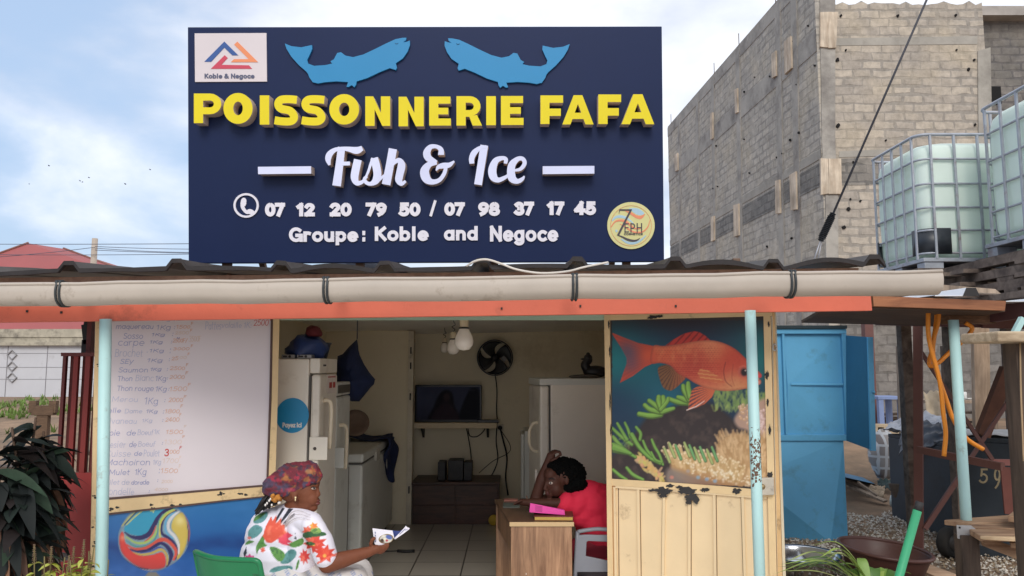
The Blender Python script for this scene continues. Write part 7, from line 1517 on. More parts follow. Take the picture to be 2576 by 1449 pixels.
bin_box('dark metal bin painted with the pale figures 5 and 9', (a6(908, 1000, 7.3).x, 7.3, 0), (a6(1290, 1000, 6.9).x, 6.9, 0), 1.06, .7, True)
# crumpled tarpaulins and papers lying on the bins
def sheet_on(name, label, cat, corners, m, amp, seed, n=16, drop=0.):
 a, b2, c, d = [Vector(q) for q in corners]
 def fn(u, v):
  p = a.lerp(b2, u).lerp(d.lerp(c, u), v); q = Vector((u * 4 + seed, v * 4, seed)); k = mnoise.noise(q) + .5 * mnoise.noise(q * 2.3)
  return p + Vector((.02 * mnoise.noise(q + Vector((5, 0, 0))), .02 * mnoise.noise(q + Vector((0, 5, 0))), amp * (k + .5)))
 return drape(name, m, label, cat, fn, n, n, .004)
zb_l = GZ + .96
M_TARP = mat('silver_tarp', (176, 178, 184), .5, .1, .25, 4, .2, 20, dirt=(70, 70, 74), dscale=3, damt=.5)
sheet_on('tarpaulin', 'crumpled silver grey tarpaulin heaped on the charcoal bin', 'tarpaulin', ((a6(640, 800, 8.7).x, 8.95, zb_l), (a6(925, 800, 8).x, 7.95, zb_l - .02), (a6(925, 800, 8.4).x, 8.5, zb_l + .22), (a6(700, 760, 9.2).x, 9.5, zb_l + .06)), M_TARP, .085, 3)
sheet_on('plastic_sheet', 'dark plastic sheet bunched at the corner of the charcoal bin', 'plastic sheet', ((a6(690, 800, 8.4).x, 8.55, zb_l - .22), (a6(860, 830, 8).x, 7.82, zb_l - .02), (a6(850, 760, 8.1).x, 8.1, zb_l + .16), (a6(700, 740, 8.6).x, 8.7, zb_l + .14)), mat('dark_plastic_sheet', (58, 60, 68), .4, .1, .3, 5), .06, 9)
sheet_on('white_sheet', 'flat white sheet lying on the bin with the painted figures', 'sheet', ((a6(900, 770, 7.4).x, 7.28, GZ + 1.085), (a6(1250, 770, 7).x, 6.95, GZ + 1.085), (a6(1250, 770, 7.3).x, 7.5, GZ + 1.10), (a6(930, 770, 7.6).x, 7.8, GZ + 1.10)), mat('white_sheet_plastic', (206, 206, 206), .6, 0, .12, 3), .018, 5)
sheet_on('paper_heap', 'pale crumpled paper heap behind the pale blue post', 'paper heap', ((a6(805, 600, 9.9).x, 9.9, .60), (a6(935, 600, 9.9).x, 9.9, .62), (a6(925, 560, 10).x, 10.2, 1.25), (a6(815, 560, 10).x, 10.2, 1.22)), mat('kraft_paper', (186, 168, 142), .8, 0, .25, 3), .10, 14)
# ---- basins, pole, bench, stand
M_BASIN = mat('brown_plastic_basin', (84, 54, 48), .45, 0, .1, 3, .05, 30)
def basin(px_l, px_r, y_rim, label, m, h, rim_m=None, k=.72, lift=0., tilt=(0, 0, 0), rimw=.016):
 Y = 1.0;
 for _ in range(12): Y = (1.6 - (GZ + h + lift)) * 1900 / (y_rim - 925)
 c = at((px_l + px_r) / 2, y_rim, Y); r = (px_r - px_l) / 2 / 1900 * Y; z0 = GZ + lift; M_ = Euler(tuple(R(q) for q in tilt)).to_matrix()
 t = thing('basin', (c.x, Y, z0), label, 'basin')
 pr = [(0, 0), (r * k, 0), (r * .97, h * .93), (r * .985, h), (r * .965, h), (r * .945, h * .93), (r * (k - .03), .012), (0, .012)]
 MB().lathe(pr, (c.x, Y, z0), 48, M=M_).build('bowl', m, t)
 rm = MB(); pts = [Vector((c.x, Y, z0)) + M_ @ Vector((r * math.cos(a), r * math.sin(a), h)) for a in np.linspace(0, 2 * math.pi, 49)]; rm.tube(pts, rimw, 8, False); rm.build('rim', rim_m or m, t)
 return c
basin(2112, 2320, 1364, 'wide brown plastic basin standing on the gravel', M_BASIN, .27, tilt=(2, 5, 0))
M_STEEL = mat('polished_steel', (196, 200, 206), .14, .95, .05, 3)
basin(1918, 2104, 1376, 'shiny steel basin with a dark rim beside the cream door', M_STEEL, .17, mat('dark_blue_rim', (40, 60, 82), .4), .80, rimw=.008)
gp = thing('green_pole', at(2290, 1350, 3.1), 'bright green metal pole with a black end leaning in the foreground', 'pole')
g0, g1 = at(2254, 1478, 3.1), at(2308, 1284, 3.1); dv = (g0 - g1); g_b = g1 + dv * ((GZ - g1.z) / dv.z); MB().tube([g_b, g1], .0165, 14).build('shaft', mat('green_pole_paint', (52, 150, 104), .4, 0, .1, 6, .1, 40), gp); MB().tube([g1, g1 - dv.normalized() * .036], .0155, 14).build('end_cap', M_DARK, gp)
def bench():
 t = thing('plank_bench', (2.9, 4.3, GZ), 'rough plank table with a white metal plate nailed to its corner', 'table'); W = wood('bench_wood', (120, 88, 66), (190, 156, 124), .8, (.6, 4, 4), 5, .15)
 def pl(c4, th, m=W):
  v = [Vector(q) for q in c4]; mb = MB(); mb.add(v + [q - Vector((0, 0, th)) for q in v], [(0, 1, 2, 3), (7, 6, 5, 4), (0, 4, 5, 1), (1, 5, 6, 2), (2, 6, 7, 3), (3, 7, 4, 0)], False); mb.build('plank', m, t, bevel=.004)
 zt = a6(880, 1166, 4.75).z
 P = lambda x, y, z: atz(*K6(x, y), z)
 pl([P(874, 1186, zt), P(1000, 1200, zt), P(1290, 1192, zt), P(1200, 1160, zt), ][:4], .03)
 pl([P(980, 1222, zt - .004), P(1290, 1226, zt - .004), P(1290, 1198, zt - .004), P(1004, 1204, zt - .004)], .03); pl([P(1040, 1258, zt - .008), P(1300, 1262, zt - .008), P(1300, 1232, zt - .008), P(990, 1228, zt - .008)], .032); pl([P(1062, 1262, zt - .010), P(1300, 1276, zt - .010), P(1300, 1266, zt - .010), P(1042, 1260, zt - .010)], .02, wood('fresh_wood', (206, 170, 128), (236, 206, 166), .7, (.6, 4, 4), 5, .05)); pl([P(1185, 1292, zt - .05), P(1300, 1300, zt - .05), P(1300, 1280, zt - .05), P(1180, 1276, zt - .05)], .03)
 pl([P(1172, 1166, zt + .07), P(1300, 1176, zt + .07), P(1300, 1130, zt + .07), P(1210, 1134, zt + .07)], .035)
 def bar2(nm, a, b2, w, th, m): mb = MB(); mb.bar(a, b2, w, th, (0, 1, 0)); mb.build(nm, m, t, bevel=.004)
 g = at(*K6(1015, 1300), 4.35); bar2('leg', Vector((g.x, 4.42, GZ)), Vector((g.x, 4.42, zt - .04)), .10, .08, W_DARKP); bar2('leg', Vector((g.x + .9, 4.42, GZ)), Vector((g.x + .9, 4.42, zt - .04)), .10, .08, W_DARKP); bar2('leg', Vector((g.x + .75, 4.9, GZ)), Vector((g.x + .75, 4.9, zt - .04)), .08, .07, W_DARKP)
 px_slab([K6(1040, 1250), K6(1290, 1345), K6(1290, 1400), K6(1075, 1315), K6(1060, 1290)][:4], 4.33, .04).build('brace', W, t)
 b_ = MB(); b_.prism([K6(932, 1210), K6(1000, 1212), K6(1048, 1250), K6(1084, 1316), K6(936, 1272)], lambda x, y, d: at(x, y, 4.40) - Vector((0, d, 0)), 0, .004); b_.build('metal_plate', mat('galvanised_plate', (196, 196, 196), .4, .3, .1, 6), t)
 n_ = MB()
 for x, y in ((948, 1222), (958, 1262)): n_.sphere(at(*K6(x, y), 4.394), .006, 8)
 n_.build('nail', M_DARK, t)
bench()
def stand():
 t = thing('post_stand', (2.5, 3.7, GZ), 'dark wooden post with a thick weathered plank on top at the right edge', 'post'); a = at(2560, 860, 3.7)
 MB().bar((a.x + .02, 3.7, GZ), (a.x + .02, 3.7, a.z - .01), .13, .10, (0, 1, 0)).build('post', W_DARKP, t); MB().box((a.x + .09, 3.62, GZ), (a.x + .22, 3.66, a.z - .02)).build('post', W_DARKP, t)
 p0, p1 = at(2494, 854, 3.6), at(2494, 830, 3.6); v = MB(); v.box((p0.x, 3.55, a.z - .005), (p0.x + .9, 3.85, a.z + .045)); v.build('plank', wood('weathered_plank', (150, 130, 106), (214, 196, 166), .85, (.8, 4, 4), 4, .3), t, bevel=.01)
 MB().tube(spline([at(2566, 858, 3.64), at(2568, 980, 3.635), at(2572, 1080, 3.635), at(2575, 1160, 3.63)], 4), .004, 5).build('string', mat('jute_string', (166, 140, 108), .9), t)
 MB().bar(at(2552, 838, 4.3), at(2572, 800, 4.3), .03, .03, (0, 1, 0)).build('blue_strut', M_POST, t)
stand()
# tyre, small pots, planks, sack, blocks, tables
ty = thing('wheel', atz(*K6(900, 1316), GZ), 'small black rubber wheel lying by the bench legs', 'wheel'); c = at(*K6(898, 1262), 7.1); r = .135
mt = MB(); mt.lathe([(r * .55, -.045), (r * .9, -.05), (r, -.03), (r, .03), (r * .9, .05), (r * .55, .045), (r * .55, -.045)], (c.x, 7.1, GZ + r), 30, 'y', M=Euler((0, 0, R(28))).to_matrix()); mt.build('tyre', mat('rubber', (44, 42, 40), .85, 0, .2, 12), ty); MB().lathe([(0, -.03), (r * .54, -.03), (r * .54, .03), (0, .03)], (c.x, 7.1, GZ + r), 24, 'y', M=Euler((0, 0, R(28))).to_matrix()).build('rim', mat('rim_grey', (84, 80, 76), .6, .3), ty)
def pot():
 c = atz(*K6(740, 1180), GZ); Y = c.y; t = thing('plant_pot', c, 'old brown pot with a green seedling in front of the charcoal bin', 'pot'); r = .27
 MB().lathe([(0, 0), (r * .62, 0), (r * .98, .36), (r, .375), (r * .95, .375), (r * .60, .02), (0, .02)], (c.x, Y, GZ), 32, M=Euler((R(-6), R(4), 0)).to_matrix()).build('pot_body', mat('mud_brown_pot', (86, 72, 60), .8, 0, .25, 5, .1, 20, dirt=(120, 100, 80), dscale=4, damt=.5), t)
 f = MB(); rnd = random.Random(6)
 for i in range(26):
  a = rnd.uniform(0, 6.28); b0 = Vector((c.x + .08, Y, GZ + .34)); e = b0 + Vector((math.cos(a) * rnd.uniform(.05, .2), math.sin(a) * .15, rnd.uniform(.08, .26))); w = Vector((-math.sin(a), math.cos(a), 0)) * .022; m_ = b0.lerp(e, .6) + Vector((0, 0, .03)); f.add([b0, m_ + w, e, m_ - w], [(0, 1, 2, 3)])
 f.build('seedling', mat('seedling_green', (72, 108, 58), .7, 0, .25, 9), t)
pot()
rnd = random.Random(33)
for i, (x0, y0, x1, y1, w, lab) in enumerate(((405, 1016, 600, 1100, .10, 'long grey plank slanting in the litter behind the gravel'), (410, 1000, 520, 1036, .035, 'thin pale stick above the long grey plank'), (470, 1010, 560, 1072, .03, 'short pale stick crossing the long grey plank'))):
 a, b2 = atg(*K6(x0, y0), .16 + .05 * i), atg(*K6(x1, y1), .05 + .05 * i); mb = MB(); mb.bar(a, b2, w, .025); tag(mb.build('plank', W_GREY), lab, 'plank')
sheet_on('rag', 'crumpled beige rag among the planks behind the gravel', 'rag', (atg(*K6(505, 1072), .02), atg(*K6(590, 1090), .02), atg(*K6(600, 1040), .10), atg(*K6(530, 1030), .12)), mat('beige_rag', (170, 150, 126), .9, 0, .2, 8), .05, 21)
sheet_on('rag', 'dark green netting heaped beside the plaid sack', 'netting', (atg(*K6(560, 1036), .05), atg(*K6(640, 1060), .05), atg(*K6(650, 1010), .10), atg(*K6(570, 1005), .10)), mat('dark_netting', (52, 66, 64), .9, 0, .3, 8), .05, 27)
bs = MB(); q = [atg(*K6(405, 985), .0), atg(*K6(552, 1018)), atg(*K6(552, 1018), .07), atg(*K6(405, 985), .42)]; bs.add(q + [v + Vector((.05, .45, .02)) for v in q], [(0, 1, 2, 3), (7, 6, 5, 4), (0, 4, 5, 1), (1, 5, 6, 2), (2, 6, 7, 3), (3, 7, 4, 0)], False); tag(bs.build('scrap_sheet', M_BLUE_D), 'dark blue metal panel slanting on the ground behind the blue cabinet', 'panel')
def sack():
 c = atg(*K6(592, 1022)); m = bpy.data.materials.new('plaid_sack'); m.use_nodes = True; t_ = m.node_tree; b = t_.nodes['Principled BSDF']; tc = t_.nodes.new('ShaderNodeTexCoord'); br = t_.nodes.new('ShaderNodeTexBrick'); mp = t_.nodes.new('ShaderNodeMapping'); mp.inputs['Rotation'].default_value = (R(90), 0, 0); br.offset = 0; br.inputs['Scale'].default_value = 1; br.inputs['Brick Width'].default_value = .085; br.inputs['Row Height'].default_value = .15; br.inputs['Mortar Size'].default_value = .016; br.inputs['Color1'].default_value = (.16, .13, .12, 1); br.inputs['Color2'].default_value = (.30, .27, .25, 1); br.inputs['Mortar'].default_value = (.48, .48, .48, 1)
 t_.links.new(tc.outputs['Object'], mp.inputs[0]); t_.links.new(mp.outputs[0], br.inputs['Vector']); t_.links.new(br.outputs['Color'], b.inputs['Base Color']); b.inputs['Roughness'].default_value = .7
 mb = lump((c.x + .06, c.y, c.z + .36), (.24, .2, .38), 17, .25, 22); tag(mb.build('plaid_sack', m), 'bulging black and white plaid sack leaning on the charcoal bin', 'sack')
sack()
M_BLOCKM = mat('cement_block', (176, 158, 132), .92, 0, .2, 6, .3, 40)
def cblock(x, y, z, rz, label):
 t = thing('cement_block', (x, y, z), label, 'block', 'hollow cement blocks by the blue stool'); M_ = Matrix.Translation((x, y, z)) @ Matrix.Rotation(R(rz), 4, 'Z'); mb = MB()
 fn = lambda a, b2, d: M_ @ Vector((a, -d, b2)); o = [(-.22, 0), (.22, 0), (.22, .16), (-.22, .16)]; hs = [[(c - .045, .05), (c + .045, .05), (c + .045, .115), (c - .045, .115)] for c in (-.135, 0, .135)]
 mb.prism([o] + hs, fn, -.16, 0); mb.build('block_body', M_BLOCKM, t); d = MB(); d.box((-.2, .10, .03), (.2, .12, .13), M_); d.build('core_shade', mat('hole_shade', (24, 22, 22)), t)  # dark panel inside the block paints the shade of its holes
bx = atz(*K6(620, 764), ground_z(4.4, 12.2)); gY = 12.2
for i, (px_, py, rz, lab) in enumerate(((620, 752, -6, 'hollow cement block lying on top of the small heap'), (560, 752, 8, 'hollow cement block at the left of the heap behind the blue door'), (610, 792, 3, 'solid looking cement block at the bottom of the heap'))):
 p = a6(px_, py, gY + .1 * i); gz = ground_z(p.x, p.y); cblock(p.x, p.y, gz + (.165 if i == 0 else 0.001), rz, lab)
def table(label, x0, x1, ztop_px, Y, m, dpt=.5, leg=.06):
 a, b2 = a6(x0, ztop_px, Y), a6(x1, ztop_px, Y); t = thing('small_table', ((a.x + b2.x) / 2, Y + dpt / 2, ground_z(a.x, Y)), label, 'table'); z = a.z
 MB().box((a.x, Y, z - .05), (b2.x, Y + dpt, z)).build('top', m, t, bevel=.004)
 for x in (a.x + .05, b2.x - .05):
  for y in (Y + .05, Y + dpt - .05): MB().box((x - leg / 2, y - leg / 2, ground_z(x, y) - .05), (x + leg / 2, y + leg / 2, z - .051)).build('leg', m, t)
 return z
M_BLUEW = mat('lavender_blue_paint', (122, 138, 176), .7, 0, .12, 5)
table('small lavender blue stool in front of the block wall', 566, 690, 608, 12.6, M_BLUEW, .5, .08)
zt_ = table('long grey plank table against the block wall behind the posts', 800, 1240, 626, 12.4, W_GREY, .7)
for i in range(6):
 z = .48 + .06 * i; y = 13.6 - .02 * i; a = a6(548 + rnd.uniform(-8, 8), 650, y); tag(MB().bar((a.x, y, z), (a.x + rnd.uniform(1.3, 1.9), y + rnd.uniform(-.1, .1), z + rnd.uniform(-.02, .05)), .2, .04).build('plank', W_DARKP), 'dark plank in the low pile under the lavender stool', 'plank', 'planks piled behind the lavender stool')
for i, (x, lab) in enumerate(((965, 'little clear jar on the long grey plank table'), (985, 'white saucer on the long grey plank table'))):
 p = a6(x, 620, 12.6); mb = MB(); mb.lathe([(0, 0), (.05, 0), (.055, .12), (.04, .13), (0, .13)] if i == 0 else [(0, 0), (.06, 0), (.1, .03), (.06, .01), (0, .01)], (p.x, 12.6, zt_ + .001), 16); tag(mb.build('jar' if i == 0 else 'saucer', mat('pale_ceramic', (206, 204, 200), .3)), lab, 'jar' if i == 0 else 'saucer')
c = atz(*K6(655, 1136), GZ); mb = lump((c.x, c.y, GZ + .09), (.09, .07, .10), 6, .3, 14); tag(mb.build('broken_can', mat('pale_can', (176, 186, 184), .5, 0, .15, 6)), 'pale broken plastic can lying in front of the brown pot', 'can')
pl_ = MB(); q = [atz(*K6(745, 1372), GZ + .04), atz(*K6(930, 1440), GZ + .04), atz(*K6(880, 1470), GZ + .04), atz(*K6(745, 1412), GZ + .04)]; pl_.add(q + [v - Vector((0, 0, .04)) for v in q], [(0, 1, 2, 3), (7, 6, 5, 4), (0, 4, 5, 1), (1, 5, 6, 2), (2, 6, 7, 3), (3, 7, 4, 0)], False); tag(pl_.build('plank', wood('pinkish_board', (176, 140, 112), (214, 180, 148), .8, (.6, 4, 4), 5, .1)), 'pale reddish board lying on the gravel in front of the brown basin', 'plank')
# palm fronds in the foreground
def blade(mb, pts, w, fold=.25, n=6):
 P = [Vector(p) for p in spline([tuple(p) for p in pts], n)]; m_ = len(P); vs = []
 for i, p in enumerate(P):
  t = (P[min(i + 1, m_ - 1)] - P[max(i - 1, 0)]).normalized(); s = t.cross(Vector((0, 0, 1))); s = s.normalized() if s.length > 1e-3 else Vector((1, 0, 0)); u = i / (m_ - 1); ww = w * max(.02, math.sin(math.pi * min(1, .12 + .88 * u)) ** .8); up = s.cross(t)
  vs += [p - s * ww + up * ww * fold, p, p + s * ww + up * ww * fold]
 mb.add(vs, [(3 * i + a, 3 * i + 3 + a, 3 * i + 4 + a, 3 * i + 1 + a) for i in range(m_ - 1) for a in (0, 1)], True)
def palm():
 t = thing('palm_plant', at(2215, 1500, 4.0), 'bright green palm fronds spreading in the foreground below the basins', 'plant'); rnd = random.Random(44); cols = [mat('palm_%d' % i, c, .5, 0, .2, 8) for i, c in enumerate(((112, 142, 62), (146, 168, 84), (78, 112, 50), (172, 184, 112)))]
 K4 = lambda x, y: ((2860 + .3588 * x) / 1.49068, (1640 + .3588 * y) / 1.49068)
 tips = [(215, 1270), (180, 1330), (150, 1360), (190, 1400), (460, 1195), (520, 1130), (240, 1345), (560, 1215), (300, 1300), (130, 1420), (260, 1420), (640, 1300), (700, 1340), (350, 1370), (420, 1400), (220, 1300), (480, 1330), (600, 1250)]
 for i, (x, y) in enumerate(tips):
  Y = 3.75 + rnd.uniform(0, .5); tip = at(*K4(x + rnd.uniform(-10, 10), y + rnd.uniform(-8, 8)), Y); bx_, by_ = 1180 + rnd.uniform(-60, 120), 1600 + rnd.uniform(-30, 120); base = at(*K4(bx_, by_), 4.05); mid = base.lerp(tip, .55) + Vector((0, 0, .05 + .10 * rnd.random())); b_ = MB(); b_.mi = 0; blade(b_, [base, mid, tip], rnd.uniform(.010, .018)); b_.build('frond', cols[i % 4], t)
 for x, y, w, c in ((1180, 1380, .03, 2), (1010, 1260, .028, 0), (1240, 1420, .03, 1), (1300, 1385, .022, 0), (1420, 1420, .026, 2), (1560, 1430, .02, 0), (900, 1400, .03, 2), (1050, 1390, .03, 2)):
  tip = at(*K4(x, y), 4.1); base = at(*K4(1150 + (x - 1150) * .3, 1680), 4.0); b_ = MB(); blade(b_, [base, base.lerp(tip, .6) + Vector((.0, 0, .05)), tip], w); b_.build('frond', cols[c], t)
 st = MB(); b0 = at(*K4(1180, 1680), 4.03); st.tube([Vector((b0.x, b0.y, GZ)), b0 + Vector((0, 0, .05))], [.05, .035], 10); st.build('stem', mat('palm_stem', (96, 92, 56), .8), t)
palm()
# ================================================================ LEFT SIDE: gate, plants
K3 = lambda x, y: (.2222 * x, 791.6 + .2222 * y)
M_GATE = mat('maroon_gate_paint', (104, 44, 40), .5, .1, .1, 3, .06, 30); M_GATE_L = mat('red_gate_paint', (136, 48, 42), .5, .1, .08, 3, .06, 30)
def gate():
 Y = 4.72; t = thing('metal_gate', at(198, 1440, Y), 'maroon metal gate with vertical slats left of the price board', 'gate'); V = lambda x, y, dy=0: at(*K3(x, y), Y + dy)
 px_slab([K3(690, 430), K3(1090, 430), K3(1090, 470), K3(688, 470)], Y - .012, .06).build('top_rail', M_GATE, t)
 zt = V(800, 468).z; zm = at(160, 1190, Y).z
 for x0, x1, dy, m in ((686, 722, .0, M_GATE), (722, 790, .05, M_GATE), (810, 862, .0, M_GATE_L), (862, 921, .05, M_GATE), (944, 1000, .0, M_GATE_L), (1002, 1062, .05, M_GATE), (1066, 1120, .0, M_GATE)):
  a, b2 = V(x0, 900), V(x1, 900); MB().box((a.x, Y + dy, zm), (b2.x, Y + dy + .025, zt - .001)).build('slat', m, t)
 a, b2 = V(672, 1600), V(1110, 1600); MB().box((a.x, Y - .004, GZ + .04), (b2.x, Y + .03, zm + .001)).build('sheet_panel', mat('red_sheet_panel', (156, 52, 48), .55, .05, .08, 2, .08, 20, dirt=(104, 40, 38), dscale=2, damt=.3), t)
 a, b2 = V(885, 300), V(935, 300); MB().box((a.x, Y + .09, GZ), (b2.x, Y + .14, V(0, 40).z)).build('gate_post', M_GATE, t)
 k = MB();
 for x in (975, 1010, 1045, 1080): k.bar(V(x, 60, .35), V(x - 8, 420, .35), .016, .016, (0, 1, 0))
 for y in (100, 260, 330): k.bar(V(955, y, .36), V(1110, y + 10, .36), .018, .05 if y == 330 else .018, (0, 1, 0))
 k.build('black_grille', mat('grille_black', (34, 32, 34), .7), t)
 k = MB(); k.bar(V(970, 110, .3), V(1100, 140, .3), .02, .045, (0, 1, 0)); k.bar(V(975, 110, .3), V(1000, 330, .3), .05, .03, (0, 1, 0)); k.cbox(V(1020, 380, .3), (.10, .03, .11)); k.build('bracket', mat('grille_black', (34, 32, 34)), t)
gate()
# broad-leaved dark plant
def leafy(mb, base, d, L, w, droop, roll=0., n=7, fold=.22):
 d = Vector(d).normalized(); side = d.cross(Vector((0, 0, 1))); side = side.normalized() if side.length > .05 else Vector((1, 0, 0)); side = (Matrix.Rotation(roll, 3, d) @ side); vs = []
 for i in range(n):
  u = i / (n - 1); p = Vector(base) + d * (L * u) + Vector((0, 0, -droop * L * u * u)); ww = w * math.sin(math.pi * (.04 + .94 * u) ** .85) ** .9; up = side.cross(d)
  vs += [p - side * ww + up * ww * fold, p, p + side * ww + up * ww * fold]
 mb.add(vs, [(3 * i + a, 3 * i + 3 + a, 3 * i + 4 + a, 3 * i + 1 + a) for i in range(n - 1) for a in (0, 1)], True)
def big_plant():
 t = thing('broad_leaf_plant', (-2.75, 4.0, GZ), 'dark broad-leaved shrub filling the lower left corner in front of the gate', 'plant'); rnd = random.Random(52)
 cols = [mat('shrub_%d' % i, c, .65, 0, .3, 7, .05, 60, spec=.2) for i, c in enumerate(((24, 29, 28), (29, 38, 33), (44, 60, 46), (34, 28, 27)))]; dead = [mat('dead_leaf_%d' % i, c, .8, 0, .2, 9, .1, 40) for i, c in enumerate(((112, 78, 58), (90, 64, 50), (134, 98, 74)))]
 lf = [MB() for _ in range(4)]; dl = [MB() for _ in range(3)]; st = MB()
 stems = []
 for i, (bx_, tx, ty, Y) in enumerate(((60, 30, 1075, 3.9), (75, 90, 1050, 4.05), (60, 110, 1085, 4.1), (40, 130, 1120, 4.3), (30, -20, 1120, 3.8), (40, 90, 1180, 4.0), (40, 40, 1190, 3.85), (50, 135, 1180, 4.3))):
  b0 = at(bx_, 1600, Y); b0 = Vector((b0.x, Y, GZ)); e = at(tx, ty, Y); m_ = b0.lerp(e, .55) + Vector((rnd.uniform(-.05, .05), 0, .08)); sp_ = [Vector(q) for q in spline([tuple(b0), tuple(m_), tuple(e)], 8)]; st.tube(sp_, [.016 - .010 * k / 16 for k in range(17)], 6); stems.append(sp_)
 for sp_ in stems:
  for k in range(34):
   u = rnd.uniform(.55, 1.0); p = sp_[min(16, int(u * 16))]; a = rnd.uniform(0, 6.28); el = rnd.uniform(-.8, .8); d = (math.cos(a), math.sin(a) * .8, math.sin(el)); q = rnd.random(); leafy(lf[0 if q < .46 else 1 if q < .72 else 2 if q < .86 else 3], p, d, rnd.uniform(.12, .25), rnd.uniform(.026, .046), rnd.uniform(.1, .9), rnd.uniform(-.8, .8))
 for i in range(170):
  sp_ = rnd.choice(stems); p = sp_[rnd.randint(7, 12)]; a = rnd.uniform(0, 6.28); leafy(dl[i % 3], p, (math.cos(a) * .6, math.sin(a) * .5, -.7), rnd.uniform(.14, .26), rnd.uniform(.018, .035), rnd.uniform(.3, .9), rnd.uniform(-1.2, 1.2), fold=.5)
 st.build('stems', mat('shrub_stem', (86, 66, 52), .8), t)
 for i, m in enumerate(lf): m.build('foliage', cols[i], t)
 for i, m in enumerate(dl): m.build('dead_leaves', dead[i], t)
big_plant()
def weed(px_, ptop, Y, seed, label):
 rnd = random.Random(seed); p = at(px_, ptop, Y); t = thing('flowering_weed', (p.x, Y, GZ), label, 'plant', 'flowering weeds at the lower left'); st, lf, fl = MB(), MB(), MB()
 for s in range(2):
  top = p + Vector((rnd.uniform(-.03, .03) + .05 * (s - 1), rnd.uniform(-.03, .03), -rnd.uniform(0, .06) * s)); b0 = Vector((p.x + rnd.uniform(-.03, .03), Y, GZ)); sp_ = [Vector(q) for q in spline([tuple(b0), tuple(b0.lerp(top, .6) + Vector((rnd.uniform(-.03, .03), 0, 0))), tuple(top)], 10)]; st.tube(sp_, .0026, 5)
  n = len(sp_)
  for k in range(0 if s else 9):                                         # flower spike
   q = sp_[-1].lerp(sp_[-3], k / 9)
   for w in range(5): a = w * 1.26 + k * .7; fl.sphere(q + Vector((math.cos(a) * (.003 + .0006 * k), math.sin(a) * (.003 + .0006 * k), rnd.uniform(-.002, .002))), (.0024, .0024, .0022), 6)
  for k in range(30):
   u = rnd.uniform(.66, .92); q = sp_[int(u * (n - 1))]; a = rnd.uniform(0, 6.28); leafy(lf, q, (math.cos(a), math.sin(a), rnd.uniform(-.1, .6)), rnd.uniform(.03, .055), rnd.uniform(.010, .018), rnd.uniform(.2, .9), rnd.uniform(-.5, .5), 5)
 st.build('stems', mat('weed_stem', (116, 104, 64), .8), t); lf.build('leaves', mat('weed_leaf', (164, 168, 70), .6, 0, .3, 20), t); fl.build('flower_spikes', mat('weed_flower', (120, 96, 76), .9, 0, .3, 40), t)
for i, (x, y, Y, lab) in enumerate(((122, 1372, 3.2, 'leafy yellow green weed with a tall flower spike, leftmost of the weeds'), (158, 1376, 3.35, 'thin flowering weed in front of the red gate panel'), (196, 1396, 3.2, 'low bushy yellow green weed in front of the red gate panel'), (222, 1374, 3.3, 'brownish flowering weed beside the cream door edge'), (240, 1360, 3.25, 'tall flower spike crossing the pale blue post'), (262, 1394, 3.4, 'small weed right of the pale blue post'))): weed(x, y, Y, 60 + i, lab)
# things behind the plant
def wooden_frame():
 Y = 11.0; t = thing('wooden_frame', at(110, 1060, Y), 'small brown wooden chair frame on the bank at the left', 'frame'); W = wood('frame_wood', (76, 58, 44), (120, 94, 72), .85); V = lambda x, y: at(*K3(x, y), Y); z = ground_z(V(500, 1100).x, Y)
 for x in (388, 612): MB().bar(V(x, 975), Vector((V(x, 975).x, Y, V(x, 1110).z)), .10, .08, (0, 1, 0)).build('upright', W, t)
 MB().bar(V(378, 1060), V(620, 1060), .08, .09, (0, 1, 0)).build('rail', W, t); MB().bar(V(378, 1105), V(622, 1105), .08, .10, (0, 1, 0)).build('rail', W, t); p = V(498, 1110); MB().bar(p, Vector((p.x, Y, z - .05)), .16, .08, (0, 1, 0)).build('leg', W, t)
wooden_frame()
rnd = random.Random(71)
for i in range(14):
 x = rnd.uniform(-6.6, -4.6); y = rnd.uniform(7.0, 8.6); z = ground_z(x, y) + .2 + .055 * i; a = rnd.uniform(-.5, .5)
 tag(MB().bar((x - .5 * math.cos(a), y - .5 * math.sin(a), z), (x + .6 * math.cos(a), y + .6 * math.sin(a), z + rnd.uniform(-.1, .16)), rnd.uniform(.08, .16), .04).build('scrap_plank', W_DARKP if i % 3 else W_GREY), 'scrap plank in the dark wood heap behind the shrub', 'plank', 'scrap planks heaped behind the shrub')
hb = MB(); hb.box((-6.5, 7.2, GZ), (-4.9, 8.4, .28)); tag(hb.build('crate', W_DARKP, bevel=.01), 'low dark wooden crate under the scrap wood heap at the left', 'crate')
tb = thing('teal_crate', (-3.32, 6.0, GZ), 'teal plastic crate glimpsed behind the maroon gate slats', 'crate'); MB().box((-3.75, 5.8, GZ), (-2.95, 6.2, .62)).build('crate_body', mat('teal_plastic', (112, 196, 196), .5, 0, .1, 3), tb, bevel=.01); MB().box((-3.77, 5.78, .6), (-2.93, 5.799, .66)).build('crate_rim', mat('teal_plastic', (112, 196, 196)), tb)
for i, (x0, y0, x1, y1, w, lab) in enumerate(((-10, 1435, 108, 1368, .07, 'rough timber lying low in front of the shrub, the longer one'), (60, 1400, 125, 1378, .05, 'short timber end lying behind the longer low timber'))):
 a, b2 = at(x0, y0, 4.55 + .2 * i), at(x1, y1, 4.65 + .2 * i); tag(MB().bar(a, b2, w, w).build('timber', W_GREY), lab, 'timber')
st = MB(); c = at(150, 1402, 4.55); lump_ = lump((c.x, 4.55, c.z), (.05, .04, .028), 5, .3, 14, False); tag(lump_.build('stone', mat('pale_stone', (150, 146, 144), .9, 0, .2, 10)), 'pale rounded stone lying beside the low timber', 'stone')
